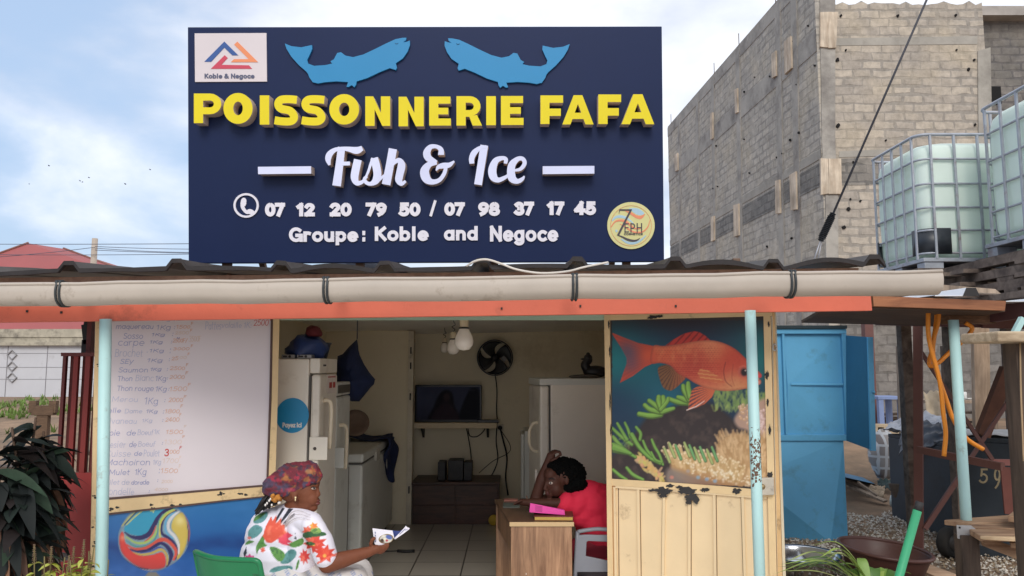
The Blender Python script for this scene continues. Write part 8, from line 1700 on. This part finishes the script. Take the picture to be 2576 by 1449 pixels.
cx = at(70, 1330, 5.0); kb = MB(); kb.box((cx.x - .35, 5.0, GZ), (cx.x + .40, 5.35, at(70, 1250, 5.0).z)); tag(kb.build('cardboard_box', mat('cardboard', (132, 104, 78), .9, 0, .2, 4), bevel=.006), 'brown cardboard box behind the drooping dead leaves', 'box')
# ================================================================ PEOPLE
def organic(name, blobs, voxel, smooth, mats, parent=None, rough=0., rs=30., seed=0, keep=None):
 """('s', c, r|(rx,ry,rz)[, rot]) and ('c', p0, p1, r0, r1) fused into one continuous skin"""
 mb = MB()
 for b in blobs:
  if b[0] == 's': mb.sphere(b[1], b[2], 20, b[3] if len(b) > 3 else None)
  else:
   p0, p1, r0, r1 = Vector(b[1]), Vector(b[2]), b[3], b[4]; d = p1 - p0; n = 6
   mb.sphere(p0, r0, 16); mb.sphere(p1, r1, 16); mb.tube([p0 + d * (i / n) for i in range(n + 1)], [r0 + (r1 - r0) * i / n for i in range(n + 1)], 16)
 me = mb.mesh(name); bm = bmesh.new(); bm.from_mesh(me); bmesh.ops.remove_doubles(bm, verts=bm.verts, dist=1e-5); bmesh.ops.recalc_face_normals(bm, faces=bm.faces); bm.to_mesh(me); bm.free()
 tmp = bpy.data.objects.new('tmp', me); COL.objects.link(tmp)
 r = tmp.modifiers.new('r', 'REMESH'); r.mode = 'VOXEL'; r.voxel_size = voxel
 s = tmp.modifiers.new('s', 'SMOOTH'); s.factor = .5; s.iterations = smooth
 dg = bpy.context.evaluated_depsgraph_get(); dg.update(); out = bpy.data.meshes.new_from_object(tmp.evaluated_get(dg)); bpy.data.objects.remove(tmp)
 out.name = name; out.materials.clear()
 if rough:
  nn = [v.normal.copy() for v in out.vertices]
  for v, q in zip(out.vertices, nn): v.co += q * rough * (mnoise.noise(v.co * rs + Vector((seed, 0, 0))) + .5 * mnoise.noise(v.co * rs * 2.3))
 for p in out.polygons: p.use_smooth = True
 for m in (mats if isinstance(mats, (list, tuple)) else [mats]): out.materials.append(m)
 return link_mesh(name, out, parent)
def skin_mat(name, c):
 return mat(name, c, .6, 0, .12, 14, .12, 260, spec=.28)
# ---------------------------------------------------------------- woman with the leaflet
WY = 3.95
def W(x, y, dy=0.): return at(603.7 + .21297 * x, 1140.4 + .21297 * y, WY + dy)
K_ = .000443
def woman():
 t = thing('person', Vector((W(430, 1400).x, WY, GZ)), 'woman in a white floral shirt and dark red headwrap sitting outside holding a leaflet', 'person')
 S1_ = skin_mat('skin_brown', (112, 64, 43))
 hip = W(440, 1480, .02); kz = W(1330, 1560, -.02)
 F = []                                                         # fingers: chains of joints
 for pts, r in (([(1625, 1105, -.045), (1690, 1098, -.052), (1748, 1070, -.040)], .0085), ([(1620, 1125, -.042), (1690, 1125, -.050), (1745, 1098, -.040)], .0088), ([(1610, 1145, -.036), (1675, 1150, -.044), (1728, 1126, -.036)], .0086), ([(1600, 1165, -.030), (1655, 1175, -.036), (1700, 1158, -.030)], .0076), ([(1560, 1125, -.03), (1545, 1070, -.048), (1562, 1020, -.054), (1588, 1005, -.052)], .0098)):
  for a, b2 in zip(pts, pts[1:]): F.append(('c', W(*a), W(*b2), r, r * .9))
 B = [('s', W(650, 370), (.098, .074, .092)), ('s', W(800, 465, -.004), (.058, .058, .088)), ('s', W(790, 590, .0), (.058, .052, .042)), ('s', W(858, 640, -.012), (.026, .028, .022)), ('s', W(838, 540, -.032), (.036, .026, .036)), ('s', W(872, 352, -.004), (.030, .050, .034)), ('s', W(905, 374, -.022), (.013, .022, .010)),
  ('c', W(905, 412, -.016), W(924, 484, -.020), .0095, .0125), ('s', W(912, 502, -.030), (.011, .010, .009)), ('s', W(912, 502, -.008), (.011, .010, .009)), ('s', W(904, 553, -.018), (.017, .022, .0085)), ('s', W(908, 592, -.018), (.016, .020, .0095)), ('s', W(880, 572, -.034), (.010, .008, .008)), ('s', W(642, 505, -.066), (.016, .009, .026)), ('s', W(646, 520, -.070), (.008, .008, .012)), ('c', W(690, 600, .012), W(560, 740, .03), .052, .060), ('c', W(700, 640), W(780, 640, .0), .04, .034),
  ('s', W(450, 1000, .05), (.13, .09, .16)), ('s', W(440, 1300, .05), (.14, .10, .14)), ('c', W(330, 800, .13), W(760, 800, -.02), .055, .05),
  ('c', W(850, 850, -.09), W(1030, 1310, -.10), .046, .042), ('c', W(1030, 1310, -.10), W(1200, 1260, -.085), .043, .041), ('c', W(1200, 1260, -.085), W(1530, 1160, -.035), .041, .026), ('c', W(1530, 1160, -.035), W(1610, 1130, -.036), .025, .022), ('s', W(1600, 1135, -.036), (.026, .016, .022)),
  ('c', W(280, 800, .16), W(330, 1250, .26), .045, .04), ('c', W(330, 1250, .26), W(800, 1330, .20), .04, .028), ('s', W(850, 1330, .19), (.035, .022, .018)),
  ('c', hip, kz, .085, .062), ('c', hip + Vector((0, .15, 0)), kz + Vector((-.02, .20, 0)), .085, .062), ('c', kz, Vector((kz.x + .02, kz.y, GZ + .09)), .055, .036), ('c', kz + Vector((-.02, .20, 0)), Vector((kz.x - .02, kz.y + .2, GZ + .09)), .055, .036), ('c', Vector((kz.x + .0, kz.y, GZ + .04)), Vector((kz.x + .16, kz.y - .02, GZ + .03)), .036, .026), ('c', Vector((kz.x - .04, kz.y + .2, GZ + .04)), Vector((kz.x + .12, kz.y + .2, GZ + .03)), .036, .026)] + F
 body = organic('body', B, .0042, 3, S1_, t)
 # painted details of the face: colours follow the skin; eyes and brows are real parts
 e = MB(); e.sphere(W(868, 412, -.0455), (.013, .009, .0075), 14); eye = e.build('eye', mat('eye_white', (184, 166, 154), .4, 0, .02), body); k = MB(); k.sphere(W(876, 411, -.0525), (.0055, .004, .0060), 10); k.build('iris', mat('iris_dark', (26, 16, 14), .15), eye)
 br_ = MB(); br_.tube(spline([W(820, 378, -.052), W(860, 360, -.051), W(900, 368, -.040)], 5), [.002] + [.0042] * 9 + [.002], 6); br_.tube(spline([W(842, 404, -.0535), (W(868, 398, -.0555)), W(892, 408, -.050)], 5), .0022, 5); br_.build('eyebrow', mat('brow_dark', (34, 22, 20), .8), body)
 lp_ = MB(); lp_.sphere(W(908, 557, -.0225), (.0165, .019, .0070), 14); lp_.sphere(W(911, 589, -.0225), (.0155, .0175, .0080), 14); lp_.build('lips', mat('lip_dark', (104, 52, 46), .35), body)
 er = MB(); er.sphere(W(656, 522, -.081), .0058, 10); er.sphere(W(654, 548, -.081), (.004, .004, .008), 8); er.build('earring', mat('pearl_gold', (226, 204, 160), .2, .4), body)
 # headwrap
 HW = [('c', W(400, 398, .0), W(600, 300), .060, .080), ('c', W(600, 300), W(790, 248, .0), .080, .068), ('s', W(640, 310, .0), (.10, .088, .075)), ('c', W(790, 250, -.01), W(868, 262, -.02), .066, .046), ('s', W(700, 178), (.06, .05, .028)), ('c', W(850, 200, -.03), W(905, 230, -.02), .030, .024), ('s', W(880, 170, -.03), .022), ('c', W(420, 420, -.04), W(540, 440, -.055), .04, .03), ('c', W(560, 440, -.045), W(800, 350, -.042), .030, .022), ('s', W(850, 300, -.02), (.03, .052, .028))]
 hw = organic('headwrap', HW, .0046, 3, vcol_mat('headwrap_cloth', .8, .25, 220), t, .0065, 34, 2)
 X, Y = proj(world_cos(hw)); x = (X - 603.7) / .21297; y = (Y - 1140.4) / .21297; co = world_cos(hw); x2 = x + co[:, 1] * 900
 p = Paint(x, y, (104, 32, 44)); n = fbm(x2, y, 110, 3); n2 = fbm(x2, y, 60, 7); n3 = fbm(x2, y, 80, 11)
 p.mix(np.clip((n - .52) * 9, 0, 1), (74, 62, 84)); p.mix(np.clip((n2 - .56) * 10, 0, 1), (146, 42, 60)); p.mix(np.clip((n3 - .66) * 12, 0, 1) * .8, (150, 96, 48)); p.mix(np.clip((fbm(x2, y, 34, 15) - .6) * 10, 0, 1) * .7, (52, 44, 58)); p.ell(540, 300, 40, 26, (176, 122, 60), .5, .7); p.ell(810, 215, 40, 30, (180, 124, 70), .5, .7); p.ell(600, 430, 50, 26, (176, 60, 90), .6, .6)
 set_cols(hw.data, p.linear())
 # braids, scrunchie, beads
 rnd = random.Random(9); hb_ = MB()
 for i in range(54):
  u = rnd.random(); a = W(350 + 130 * u, 440 + 50 * u + rnd.uniform(-10, 30), rnd.uniform(-.05, .03)); m_ = W(270 + 130 * u + rnd.uniform(-25, 25), 570 + rnd.uniform(-20, 40), rnd.uniform(-.06, .03)); q = W(165 + 210 * u + rnd.uniform(-20, 20), 730 - 130 * u + rnd.uniform(-40, 25), rnd.uniform(-.05, .03)); ps = spline([a, m_, q], 5); hb_.tube(ps, [.0062] * (len(ps) - 2) + [.005, .002], 5)
 hb_.build('braids', mat('black_braids', (24, 20, 20), .6, 0, .3, 40), t)
 sc_ = MB()
 for i in range(18): sc_.sphere(W(435 + rnd.uniform(-45, 45), 510 + rnd.uniform(-40, 45), -.062 + rnd.uniform(-.015, .012)), rnd.uniform(.008, .015), 8)
 sc_.build('scrunchie', mat('ochre_scrunchie', (172, 112, 44), .85, 0, .25, 20), t)
 bd = MB()
 for x_, y_ in ((470, 582), (455, 586), (360, 540), (345, 560), (300, 610), (320, 590), (375, 610)): bd.sphere(W(x_, y_, -.068), (.005, .005, .007), 8)
 bd.build('hair_bead', mat('bead_white', (226, 220, 214), .3), t)
 # floral shirt
 SH = [('s', W(440, 1370, .06), (.190, .140, .10)), ('s', W(430, 1200, .055), (.186, .135, .14)), ('s', W(450, 980, .05), (.168, .118, .15)), ('s', W(470, 850, .05), (.150, .105, .085)), ('c', W(290, 790, .13), W(560, 730, .04), .055, .062), ('c', W(560, 730, .02), W(850, 830, -.075), .062, .056), ('c', W(850, 835, -.085), W(960, 1040, -.098), .055, .058), ('c', W(960, 1040, -.098), W(1012, 1215, -.10), .058, .060), ('c', W(250, 820, .16), W(300, 1080, .22), .055, .058), ('c', W(700, 900, -.03), W(740, 1300, .0), .06, .075)]
 sh = organic('floral_shirt', SH, .0048, 5, vcol_mat('floral_cloth', .75, .12, 260), t, .0035, 11, 4)
 X, Y = proj(world_cos(sh)); x = (X - 603.7) / .21297; y = (Y - 1140.4) / .21297
 p = Paint(x, y, (226, 222, 232)); n = fbm(x, y, 50, 4)
 def fl(cx, cy, r, c, c2, k=9, sd=0, sq=1.):
  pts = []; rr = random.Random(sd)
  for i in range(k * 2): a = math.pi * i / k + .3; q = r * (rr.uniform(.85, 1.15) if i % 2 == 0 else rr.uniform(.5, .65)); pts.append((cx + q * math.cos(a), cy + q * sq * math.sin(a)))
  p.poly(pts, c, 8); b0 = p.sd(pts); p.mix(np.clip(b0 / 10, 0, 1) * np.clip((n - .5) * 5, 0, 1) * .8, c2)
 def leaf(pts, c, c2): p.poly(pts, c, 6, 1, 3); p.mix(np.clip(p.sd(spline(pts, 3, True)) / 8, 0, 1) * np.clip((fbm(x, y, 24, 9) - .5) * 6, 0, 1) * .6, c2)
 TE, TE2, GR, GR2, RD, RD2 = (96, 146, 146), (66, 116, 116), (92, 142, 70), (50, 92, 54), (214, 84, 62), (236, 132, 104)
 for q in ([(160, 790), (240, 710), (320, 690), (325, 740), (270, 810), (180, 830)], [(110, 900), (180, 845), (255, 870), (260, 920), (190, 990), (110, 1010), (95, 960)], [(480, 1280), (540, 1180), (610, 1130), (665, 1160), (650, 1230), (570, 1300), (500, 1305)], [(350, 1400), (400, 1350), (520, 1325), (620, 1340), (590, 1400), (470, 1420)]): leaf(q, TE, TE2)
 for q in ([(160, 800), (190, 740), (280, 700), (290, 720), (210, 780)], [(350, 1110), (420, 1110), (510, 1160), (530, 1220), (480, 1280), (420, 1250), (380, 1190)], [(560, 1080), (640, 1040), (740, 1000), (745, 1070), (660, 1110), (590, 1100)], [(190, 1110), (230, 1030), (280, 960), (290, 1060), (320, 1090), (230, 1130), (200, 1190)], [(60, 1080), (100, 1030), (170, 1040), (110, 1070)], [(700, 1250), (690, 1340), (660, 1380), (670, 1300)]): leaf(q, GR, GR2)
 for q in ([(500, 640), (530, 650), (470, 740), (425, 820), (430, 760)], [(575, 650), (630, 655), (560, 740), (500, 810), (440, 880), (500, 770)], [(640, 700), (650, 730), (540, 820), (500, 840), (560, 770)]): p.poly(q, (44, 46, 58), 5)
 for i in range(6): p.stroke([(520, 890 - i * 6, 10), (600, 820 - i * 22, 12), (700, 780 - i * 20, 10), (830, 800 - i * 14, 6)], (168, 156, 154) if i % 2 else (206, 196, 196), 5, .9, 5)
 p.poly([(270, 980), (300, 870), (370, 740), (385, 800), (430, 730), (425, 830), (490, 760), (480, 850), (525, 840), (530, 920), (590, 960), (560, 1000), (450, 1010), (370, 1060), (310, 1050)], RD, 6); p.poly([(450, 1000), (560, 930), (625, 970), (560, 1010), (620, 1050), (560, 1060), (610, 1090), (510, 1080), (455, 1050)], (222, 76, 96), 6)
 p.mix(np.clip(p.sd([(270, 980), (370, 760), (490, 780), (590, 960), (370, 1060)]) / 30, 0, 1) * np.clip((n - .5) * 6, 0, 1) * .6, RD2)
 fl(880, 1060, 150, (204, 66, 52), (232, 110, 84), 9, 3, .8); fl(1000, 1180, 140, (206, 62, 48), (224, 92, 66), 8, 5, .8); fl(800, 920, 70, (206, 78, 56), RD2, 7, 6); fl(760, 1220, 75, (208, 64, 62), RD2, 9, 7, 1.3); fl(110, 1240, 80, (196, 60, 120), (226, 120, 160), 7, 8, .7); fl(270, 1140, 34, (206, 80, 60), RD2, 6, 9, 1.2); fl(110, 1000, 30, (206, 110, 110), RD2, 6, 10, .8)
 leaf([(745, 950), (830, 920), (990, 930), (1010, 970), (880, 985), (760, 1000)], GR2, (40, 76, 44)); fl(870, 860, 60, (232, 160, 70), (214, 84, 62), 6, 12, .8); leaf([(830, 900), (930, 880), (960, 930), (880, 950)], (134, 166, 84), GR2); p.ell(850, 1075, 40, 14, (226, 190, 80), .4, .9, 20); leaf([(770, 1060), (830, 1045), (890, 1070), (830, 1090)], GR2, GR); p.ell(1000, 1210, 22, 22, (226, 186, 80), .5, .8)
 p.mix(np.clip((y - 1150 - (x - 900) * -.25) / 4, 0, 1) * np.clip((x - 905) / 8, 0, 1) * np.clip((np.abs(y - (1300 - (x - 910) * .5)) < 14) * 1., 0, 1) * .8, (232, 110, 90))
 for q in ([(75, 1100), (80, 1180), (50, 1230), (40, 1180)], [(645, 920), (660, 960), (640, 1010), (670, 1020)]): p.poly(q, (50, 56, 66), 5)
 set_cols(sh.data, p.linear())
 # patterned skirt over the lap
 SK = [('c', hip + Vector((-.02, .0, -.01)), kz + Vector((0, 0, -.005)), .115, .088), ('c', hip + Vector((0, .15, -.01)), kz + Vector((-.02, .20, -.005)), .115, .088), ('c', hip + Vector((.1, .08, .0)), kz + Vector((-.02, .10, -.01)), .11, .085), ('c', kz, Vector((kz.x + .03, kz.y, GZ + .16)), .086, .10), ('c', kz + Vector((-.02, .2, 0)), Vector((kz.x, kz.y + .2, GZ + .16)), .086, .10), ('c', kz + Vector((-.02, .1, 0)), Vector((kz.x, kz.y + .1, GZ + .16)), .08, .10)]
 sk = organic('wrap_skirt', SK, .007, 4, vcol_mat('skirt_cloth', .8, .1, 200), t, .006, 9, 8); X, Y = proj(world_cos(sk)); x = (X - 603.7) / .21297; y = (Y - 1140.4) / .21297; p = Paint(x, y, (204, 198, 194))
 for i in range(90):
  a = 300 + (i * 97) % 1300; b2 = 1360 + (i * 53) % 420; p.stroke([(a, b2, 10), (a + 18, b2 + 34, 12)], (92, 116, 170), 6, .8); p.ell(a + 26, b2 + 52, 16, 9, (110, 132, 184), .5, .7, 60)
 p.mix(np.exp(-((x - 770 - (y - 1400) * .6) / 55) ** 2) * np.clip((y - 1350) / 30, 0, 1) * .6, (104, 100, 98)); set_cols(sk.data, p.linear())
woman()
# leaflet in her hand
def leaflet():
 t = thing('leaflet', W(1700, 1000, -.03), 'folded white leaflet with an oval picture held in the woman\'s hand', 'leaflet'); f0 = lambda x, y, d: W(x, y, -.034 - .00003 * (x - 1565) - d)
 a = MB(); a.prism([(1565, 885), (1690, 900), (1802, 912), (1822, 1000), (1730, 1055), (1640, 1112), (1588, 1066)], f0, 0, .0012); pg = a.build('page', mat('leaflet_paper', (226, 222, 230), .5, 0, .03), t)
 o = grid_panel('picture_oval', lambda u, v: Vector((0, 0, 0)), 2, 2, (0, 1, 0), .0004, t, None); bpy.data.objects.remove(o)
 n = 26; vs = [];
 for j in range(n + 1):
  for i in range(n + 1):
   r, an = j / n, 2 * math.pi * i / n; vs.append(tuple(f0(1725 + 88 * r * math.cos(an), 1010 + 56 * r * math.sin(an) - (88 * r * math.cos(an)) * .10, .0018)))
 me = bpy.data.meshes.new('picture_oval'); me.from_pydata(vs, [], [(j * (n + 1) + i, j * (n + 1) + i + 1, (j + 1) * (n + 1) + i + 1, (j + 1) * (n + 1) + i) for j in range(n) for i in range(n)]); me.materials.append(vcol_mat('oval_print', .5)); o = link_mesh('picture', me, pg)
 X, Y = proj(world_cos(o)); x = (X - 603.7) / .21297; y = (Y - 1140.4) / .21297; p = Paint(x, y, (196, 190, 180)); p.mix(np.clip((1680 - x) / 20, 0, 1) * 0 + np.clip(.5 + (np.hypot((x - 1725) / 88, (y - 1012) / 56) - .84) * 14, 0, 1), (128, 108, 70)); p.ell(1760, 990, 40, 24, (70, 90, 160), .3, .9, 20); p.ell(1680, 1030, 24, 20, (60, 44, 34), .4); p.ell(1710, 1015, 16, 20, (220, 214, 190), .4); p.ell(1735, 1030, 14, 12, (170, 50, 60), .4); p.ell(1700, 975, 26, 12, (216, 210, 196), .5); p.ell(1690, 1060, 22, 8, (110, 80, 50), .5); set_cols(me, p.linear())
 l = MB()
 for i in range(4): l.prism([(1590, 925 + i * 34), (1604, 926 + i * 34), (1606, 950 + i * 34), (1592, 949 + i * 34)], f0, .001, .0017)
 l.build('small_print', mat('leaflet_ink', (128, 132, 160), .7), pg)
 b = MB(); g = lambda x, y, d: W(x, y, -.022 + .00006 * (x - 1822) - d); b.prism([(1822, 1003), (1900, 925), (1962, 855), (1972, 872), (2000, 880), (2003, 893), (1930, 950), (1830, 1018)], g, 0, .0014); p2 = b.build('page', mat('leaflet_paper', (226, 222, 230)), t)
 l = MB(); l.prism([(1880, 955), (1950, 888), (1958, 894), (1888, 962)], g, .001, .0019); l.prism([(1950, 905), (1985, 892), (1986, 897), (1953, 912)], g, .001, .0019); l.build('small_print', mat('leaflet_ink', (128, 132, 160)), p2)
 c = MB(); h = lambda x, y, d: W(x, y, -.010 - d); c.prism([(1802, 910), (1880, 918), (1945, 890), (1930, 930), (1860, 985), (1822, 1000)], h, 0, .001); c.build('back_cover', mat('leaflet_blue', (48, 66, 130), .5), t)
leaflet()
# green plastic chair
def green_chair():
 K7 = lambda x, y: (254.9 + .17187 * x, 1234.3 + .17187 * y); G_ = mat('green_chair_plastic', (22, 118, 72), .35, 0, .06, 3, .04, 60)
 YA, YB_ = 3.92, 3.66; c0 = at(*K7(1850, 1000), 3.75); t = thing('plastic_chair', (c0.x, 3.8, GZ), 'green plastic garden chair under the seated woman', 'chair')
 top = spline([(1372, 888), (1420, 905), (1530, 950), (1680, 985), (1900, 1003), (2100, 1010), (2230, 1014), (2290, 1036), (2318, 1072)], 4); n = len(top); m = 14; zs = GZ + .40; vs = []
 def bp(u, v):
  i = min(n - 1, int(u * (n - 1))); f = u * (n - 1) - i; q = np.array(top[i]) * (1 - f) + np.array(top[min(i + 1, n - 1)]) * f
  Y = YA + (YB_ - YA) * u - .09 * math.sin(math.pi * u); p = at(*K7(*q), Y); sh_ = (u - .5) * 2
  return Vector((p.x + v * (.05 * (1 - u) + .06 * u), p.y + .10 * v, p.z + (zs - p.z) * v - .0 * sh_))
 nu, nv = 40, 22; slots = lambda u, v: (.60 < u < .985 and (.17 < v < .205 or (.40 < v < .43 and .36 < u)) and not False)
 for j in range(nv + 1):
  for i in range(nu + 1): vs.append(bp(i / nu, j / nv))
 fs = [(j * (nu + 1) + i, j * (nu + 1) + i + 1, (j + 1) * (nu + 1) + i + 1, (j + 1) * (nu + 1) + i) for j in range(nv) for i in range(nu) if not (j == 4 and 28 <= i < 36) and not (j in (8, 12) and 10 <= i < 37)]
 mb = MB(); mb.add(vs, fs, True); b = mb.build('backrest', G_, t); s_ = b.modifiers.new('s', 'SOLIDIFY'); s_.thickness = .010; s_.offset = 0
 rm = MB(); rm.tube([bp(0, 1 - j / 10) for j in range(10)] + [bp(i / 30, 0) for i in range(31)] + [bp(1, j / 10) for j in range(1, 11)], .012, 8); rm.build('rim', G_, t)
 A, Bq = bp(0, 1), bp(1, 1); d = (Bq - A).normalized(); f = Vector((-d.y, d.x, 0)); f = f if f.x > 0 else -f; f.normalize(); s = MB(); c4 = [A - d * .02, Bq + d * .02, Bq + d * .02 + f * .42, A - d * .02 + f * .42]; c4 = [Vector((q.x, q.y, zs)) for q in c4]
 s.add([q + Vector((0, 0, -.03)) for q in c4] + c4, [(0, 3, 2, 1), (4, 5, 6, 7), (0, 1, 5, 4), (1, 2, 6, 5), (2, 3, 7, 6), (3, 0, 4, 7)], False); s.build('seat', G_, t, bevel=.01)
 ctr = sum(c4, Vector()) / 4
 for q in c4: o = (q - ctr) * .9 + ctr; l = MB(); l.tube([Vector((q.x, q.y, GZ)) + (q - ctr) * .06, Vector((o.x, o.y, zs - .031))], [.018, .026], 8); l.build('leg', G_, t)
green_chair()
# ---------------------------------------------------------------- girl at the desk
GY = 5.26
def Q(x, y, dy=0.): return at(1301.4 + .25008 * x, 1086.7 + .25008 * y, GY + dy)
def girl():
 t = thing('person', Vector((Q(800, 1000).x, GY + .1, 0)), 'girl in a bright pink red shirt resting her head on her arm at the desk', 'person'); S2 = skin_mat('skin_dark', (74, 44, 34))
 F = []
 for pts, r in (([(352, 232, -.01), (395, 200, -.012), (430, 208, -.014), (440, 232, -.014)], .0085), ([(345, 222, .005), (385, 190, .004), (425, 198, .002), (438, 216, 0)], .0085), ([(335, 215, .02), (372, 186, .02), (410, 192, .018)], .0082), ([(325, 212, .035), (355, 188, .036), (388, 194, .034)], .0072), ([(340, 290, -.022), (385, 268, -.026), (418, 240, -.020)], .0095)):
  for a, b2 in zip(pts, pts[1:]): F.append(('c', Q(*a), Q(*b2), r, r * .9))
 for i in range(4): F += [('c', Q(40, 690 + i * 8, -.03 + .025 * i), Q(0, 705 + i * 6, -.03 + .026 * i), .0085, .008), ('c', Q(0, 705 + i * 6, -.03 + .026 * i), Q(-35, 728, -.03 + .026 * i), .008, .0065)]
 B = [('s', Q(450, 430, .01), (.092, .078, .088)), ('s', Q(362, 500, -.025), (.062, .056, .080)), ('s', Q(385, 580, -.03), (.056, .048, .048)), ('s', Q(322, 630, -.04), (.026, .028, .024)), ('s', Q(390, 575, -.058), (.036, .024, .034)), ('s', Q(335, 430, -.03), (.046, .050, .050)), ('c', Q(292, 510, -.060), Q(280, 572, -.072), .009, .014), ('s', Q(296, 582, -.072), (.014, .011, .010)), ('s', Q(300, 604, -.064), (.016, .016, .009)), ('s', Q(304, 622, -.062), (.015, .016, .009)), ('s', Q(335, 484, -.062), (.026, .012, .008)), ('s', Q(497, 492, -.064), (.016, .010, .026)), ('c', Q(470, 590, .0), Q(580, 690, .03), .048, .055),
  ('c', Q(180, 690, .02), Q(250, 470, .015), .040, .040), ('c', Q(250, 470, .015), Q(305, 310, .01), .040, .026), ('c', Q(305, 310, .01), Q(335, 240, .01), .026, .028), ('s', Q(340, 245, .01), (.030, .026, .032)),
  ('c', Q(200, 710, .03), Q(520, 640, .10), .042, .05), ('c', Q(430, 720, -.06), Q(120, 712, -.02), .036, .027), ('c', Q(120, 712, -.02), Q(40, 705, -.0), .025, .022), ('c', Q(560, 720, -.04), Q(430, 720, -.06), .044, .038), ('s', Q(700, 740, .06), (.13, .10, .12)), ('c', Q(700, 740, .06), Q(900, 1050, .1), .12, .13), ('c', Q(860, 1180, .02), Q(500, 1190, .06), .075, .06), ('c', Q(860, 1180, .18), Q(500, 1190, .20), .075, .06), ('c', Q(500, 1190, .06), Vector((Q(500, 1190).x, GY + .06, .09)), .052, .036), ('c', Q(500, 1190, .2), Vector((Q(500, 1190).x, GY + .2, .09)), .052, .036), ('c', Vector((Q(510, 1190).x, GY + .06, .04)), Vector((Q(380, 1190).x, GY + .06, .03)), .034, .024), ('c', Vector((Q(510, 1190).x, GY + .2, .04)), Vector((Q(380, 1190).x, GY + .2, .03)), .034, .024)] + F
 body = organic('body', B, .0045, 3, S2, t)
 e = MB(); e.sphere(Q(338, 514, -.0770), (.0145, .009, .0095), 14); ey = e.build('eye', mat('eye_white', (196, 176, 164)), body); k = MB(); k.sphere(Q(336, 513, -.0845), (.0068, .004, .0072), 10); k.build('iris', mat('iris_dark', (26, 16, 14)), ey); k = MB(); k.sphere(Q(340, 513, -.0888), (.0030, .0020, .0030), 8); k.build('catchlight', mat('eye_glint', (246, 240, 230), .1), ey)
 b_ = MB(); b_.tube(spline([Q(372, 478, -.079), Q(345, 466, -.082), Q(315, 474, -.078)], 5), .0038, 6); b_.build('eyebrow', mat('brow_dark', (34, 22, 20)), body)
 l_ = MB(); l_.sphere(Q(301, 606, -.0665), (.0165, .015, .0075), 12); l_.sphere(Q(304, 622, -.065), (.0155, .015, .008), 12); l_.build('lips', mat('lip_dark2', (78, 40, 36), .35), body)
 HR = [('s', Q(455, 395, .02), (.112, .09, .098)), ('s', Q(400, 350, .0), (.075, .07, .055)), ('s', Q(530, 420, .02), (.095, .085, .105)), ('s', Q(590, 420, .02), (.070, .07, .078)), ('s', Q(600, 520, .0), (.070, .07, .062)), ('c', Q(520, 560, -.02), Q(480, 620, -.01), .045, .026), ('c', Q(640, 540, -.02), Q(692, 602, -.02), .026, .012), ('s', Q(560, 350, .02), (.05, .05, .03))]
 organic('curly_hair', HR, .0055, 2, mat('black_curly_hair', (7, 7, 7), .9, 0, .3, 40, .6, 120, spec=.1), t, .010, 70, 3)
 SH = [('s', Q(520, 740, -.02), (.078, .085, .075)), ('c', Q(500, 700, -.04), Q(470, 740, -.055), .064, .058), ('c', Q(560, 740, .0), Q(720, 640, .05), .10, .11), ('s', Q(720, 740, .05), (.16, .13, .145)), ('c', Q(720, 680, .05), Q(900, 730, .09), .12, .14), ('c', Q(640, 850, .0), Q(760, 900, .05), .085, .13), ('c', Q(900, 760, .09), Q(930, 1020, .1), .15, .16), ('c', Q(760, 900, .05), Q(880, 1050, .08), .13, .15), ('s', Q(880, 1180, .09), (.17, .15, .12))]
 organic('pink_shirt', SH, .0075, 5, mat('hot_pink_cloth', (214, 34, 66), .8, 0, .10, 3, .12, 60), t, .008, 9, 5)
 organic('leggings', [('c', Q(870, 1170, .02), Q(520, 1185, .06), .092, .070), ('c', Q(870, 1170, .18), Q(520, 1185, .2), .092, .070)], .008, 3, mat('dark_red_cloth', (132, 28, 48), .85, 0, .1, 4), t)
girl()
def grey_chair():
 Yc = 5.02; G_ = mat('grey_chair_plastic', (128, 130, 138), .45, 0, .06, 4); t = thing('plastic_chair', Vector((Q(900, 1100).x, Yc + .25, 0)), 'grey plastic chair of the girl behind the cream door', 'chair'); V = lambda x, y: (1301.4 + .25008 * x, 1086.7 + .25008 * y); f = lambda x, y, d: at(*V(x, y), Yc + (x - 600) * -.00006) - Vector((0, d, 0))
 b = MB(); b.prism([[(612, 1035), (920, 1030), (1180, 1036), (1200, 1400), (570, 1400), (596, 1180)], [(694, 1100), (710, 1090), (920, 1098), (1100, 1100), (1110, 1330), (915, 1290), (686, 1242)]], f, 0, .022); bk = b.build('backrest', G_, t, bevel=.006)
 for pts, r in (([(604, 1000), (690, 984), (800, 972), (920, 978), (1180, 990)], .013), ([(622, 1046), (720, 1042), (920, 1050), (1180, 1052)], .010)): MB().tube([f(x, y, .012) for x, y in spline(pts, 4)], r, 8).build('rail', G_, t)
 MB().tube([f(606, 996, .01), f(600, 1100, .01), f(584, 1400, .01), f(576, 1500, .01)], .014, 8).build('side_rail', G_, t)
 sz = .215; a, c = f(590, 1300, 0), f(1190, 1300, 0); MB().box((a.x + .01, Yc + .03, sz - .03), (c.x, Yc + .45, sz)).build('seat', G_, t, bevel=.01)
 for x in (a.x + .03, c.x - .03):
  for y in (Yc + .05, Yc + .42): MB().tube([(x, y, 0), (x, y, sz - .031)], [.016, .022], 8).build('leg', G_, t)
grey_chair()
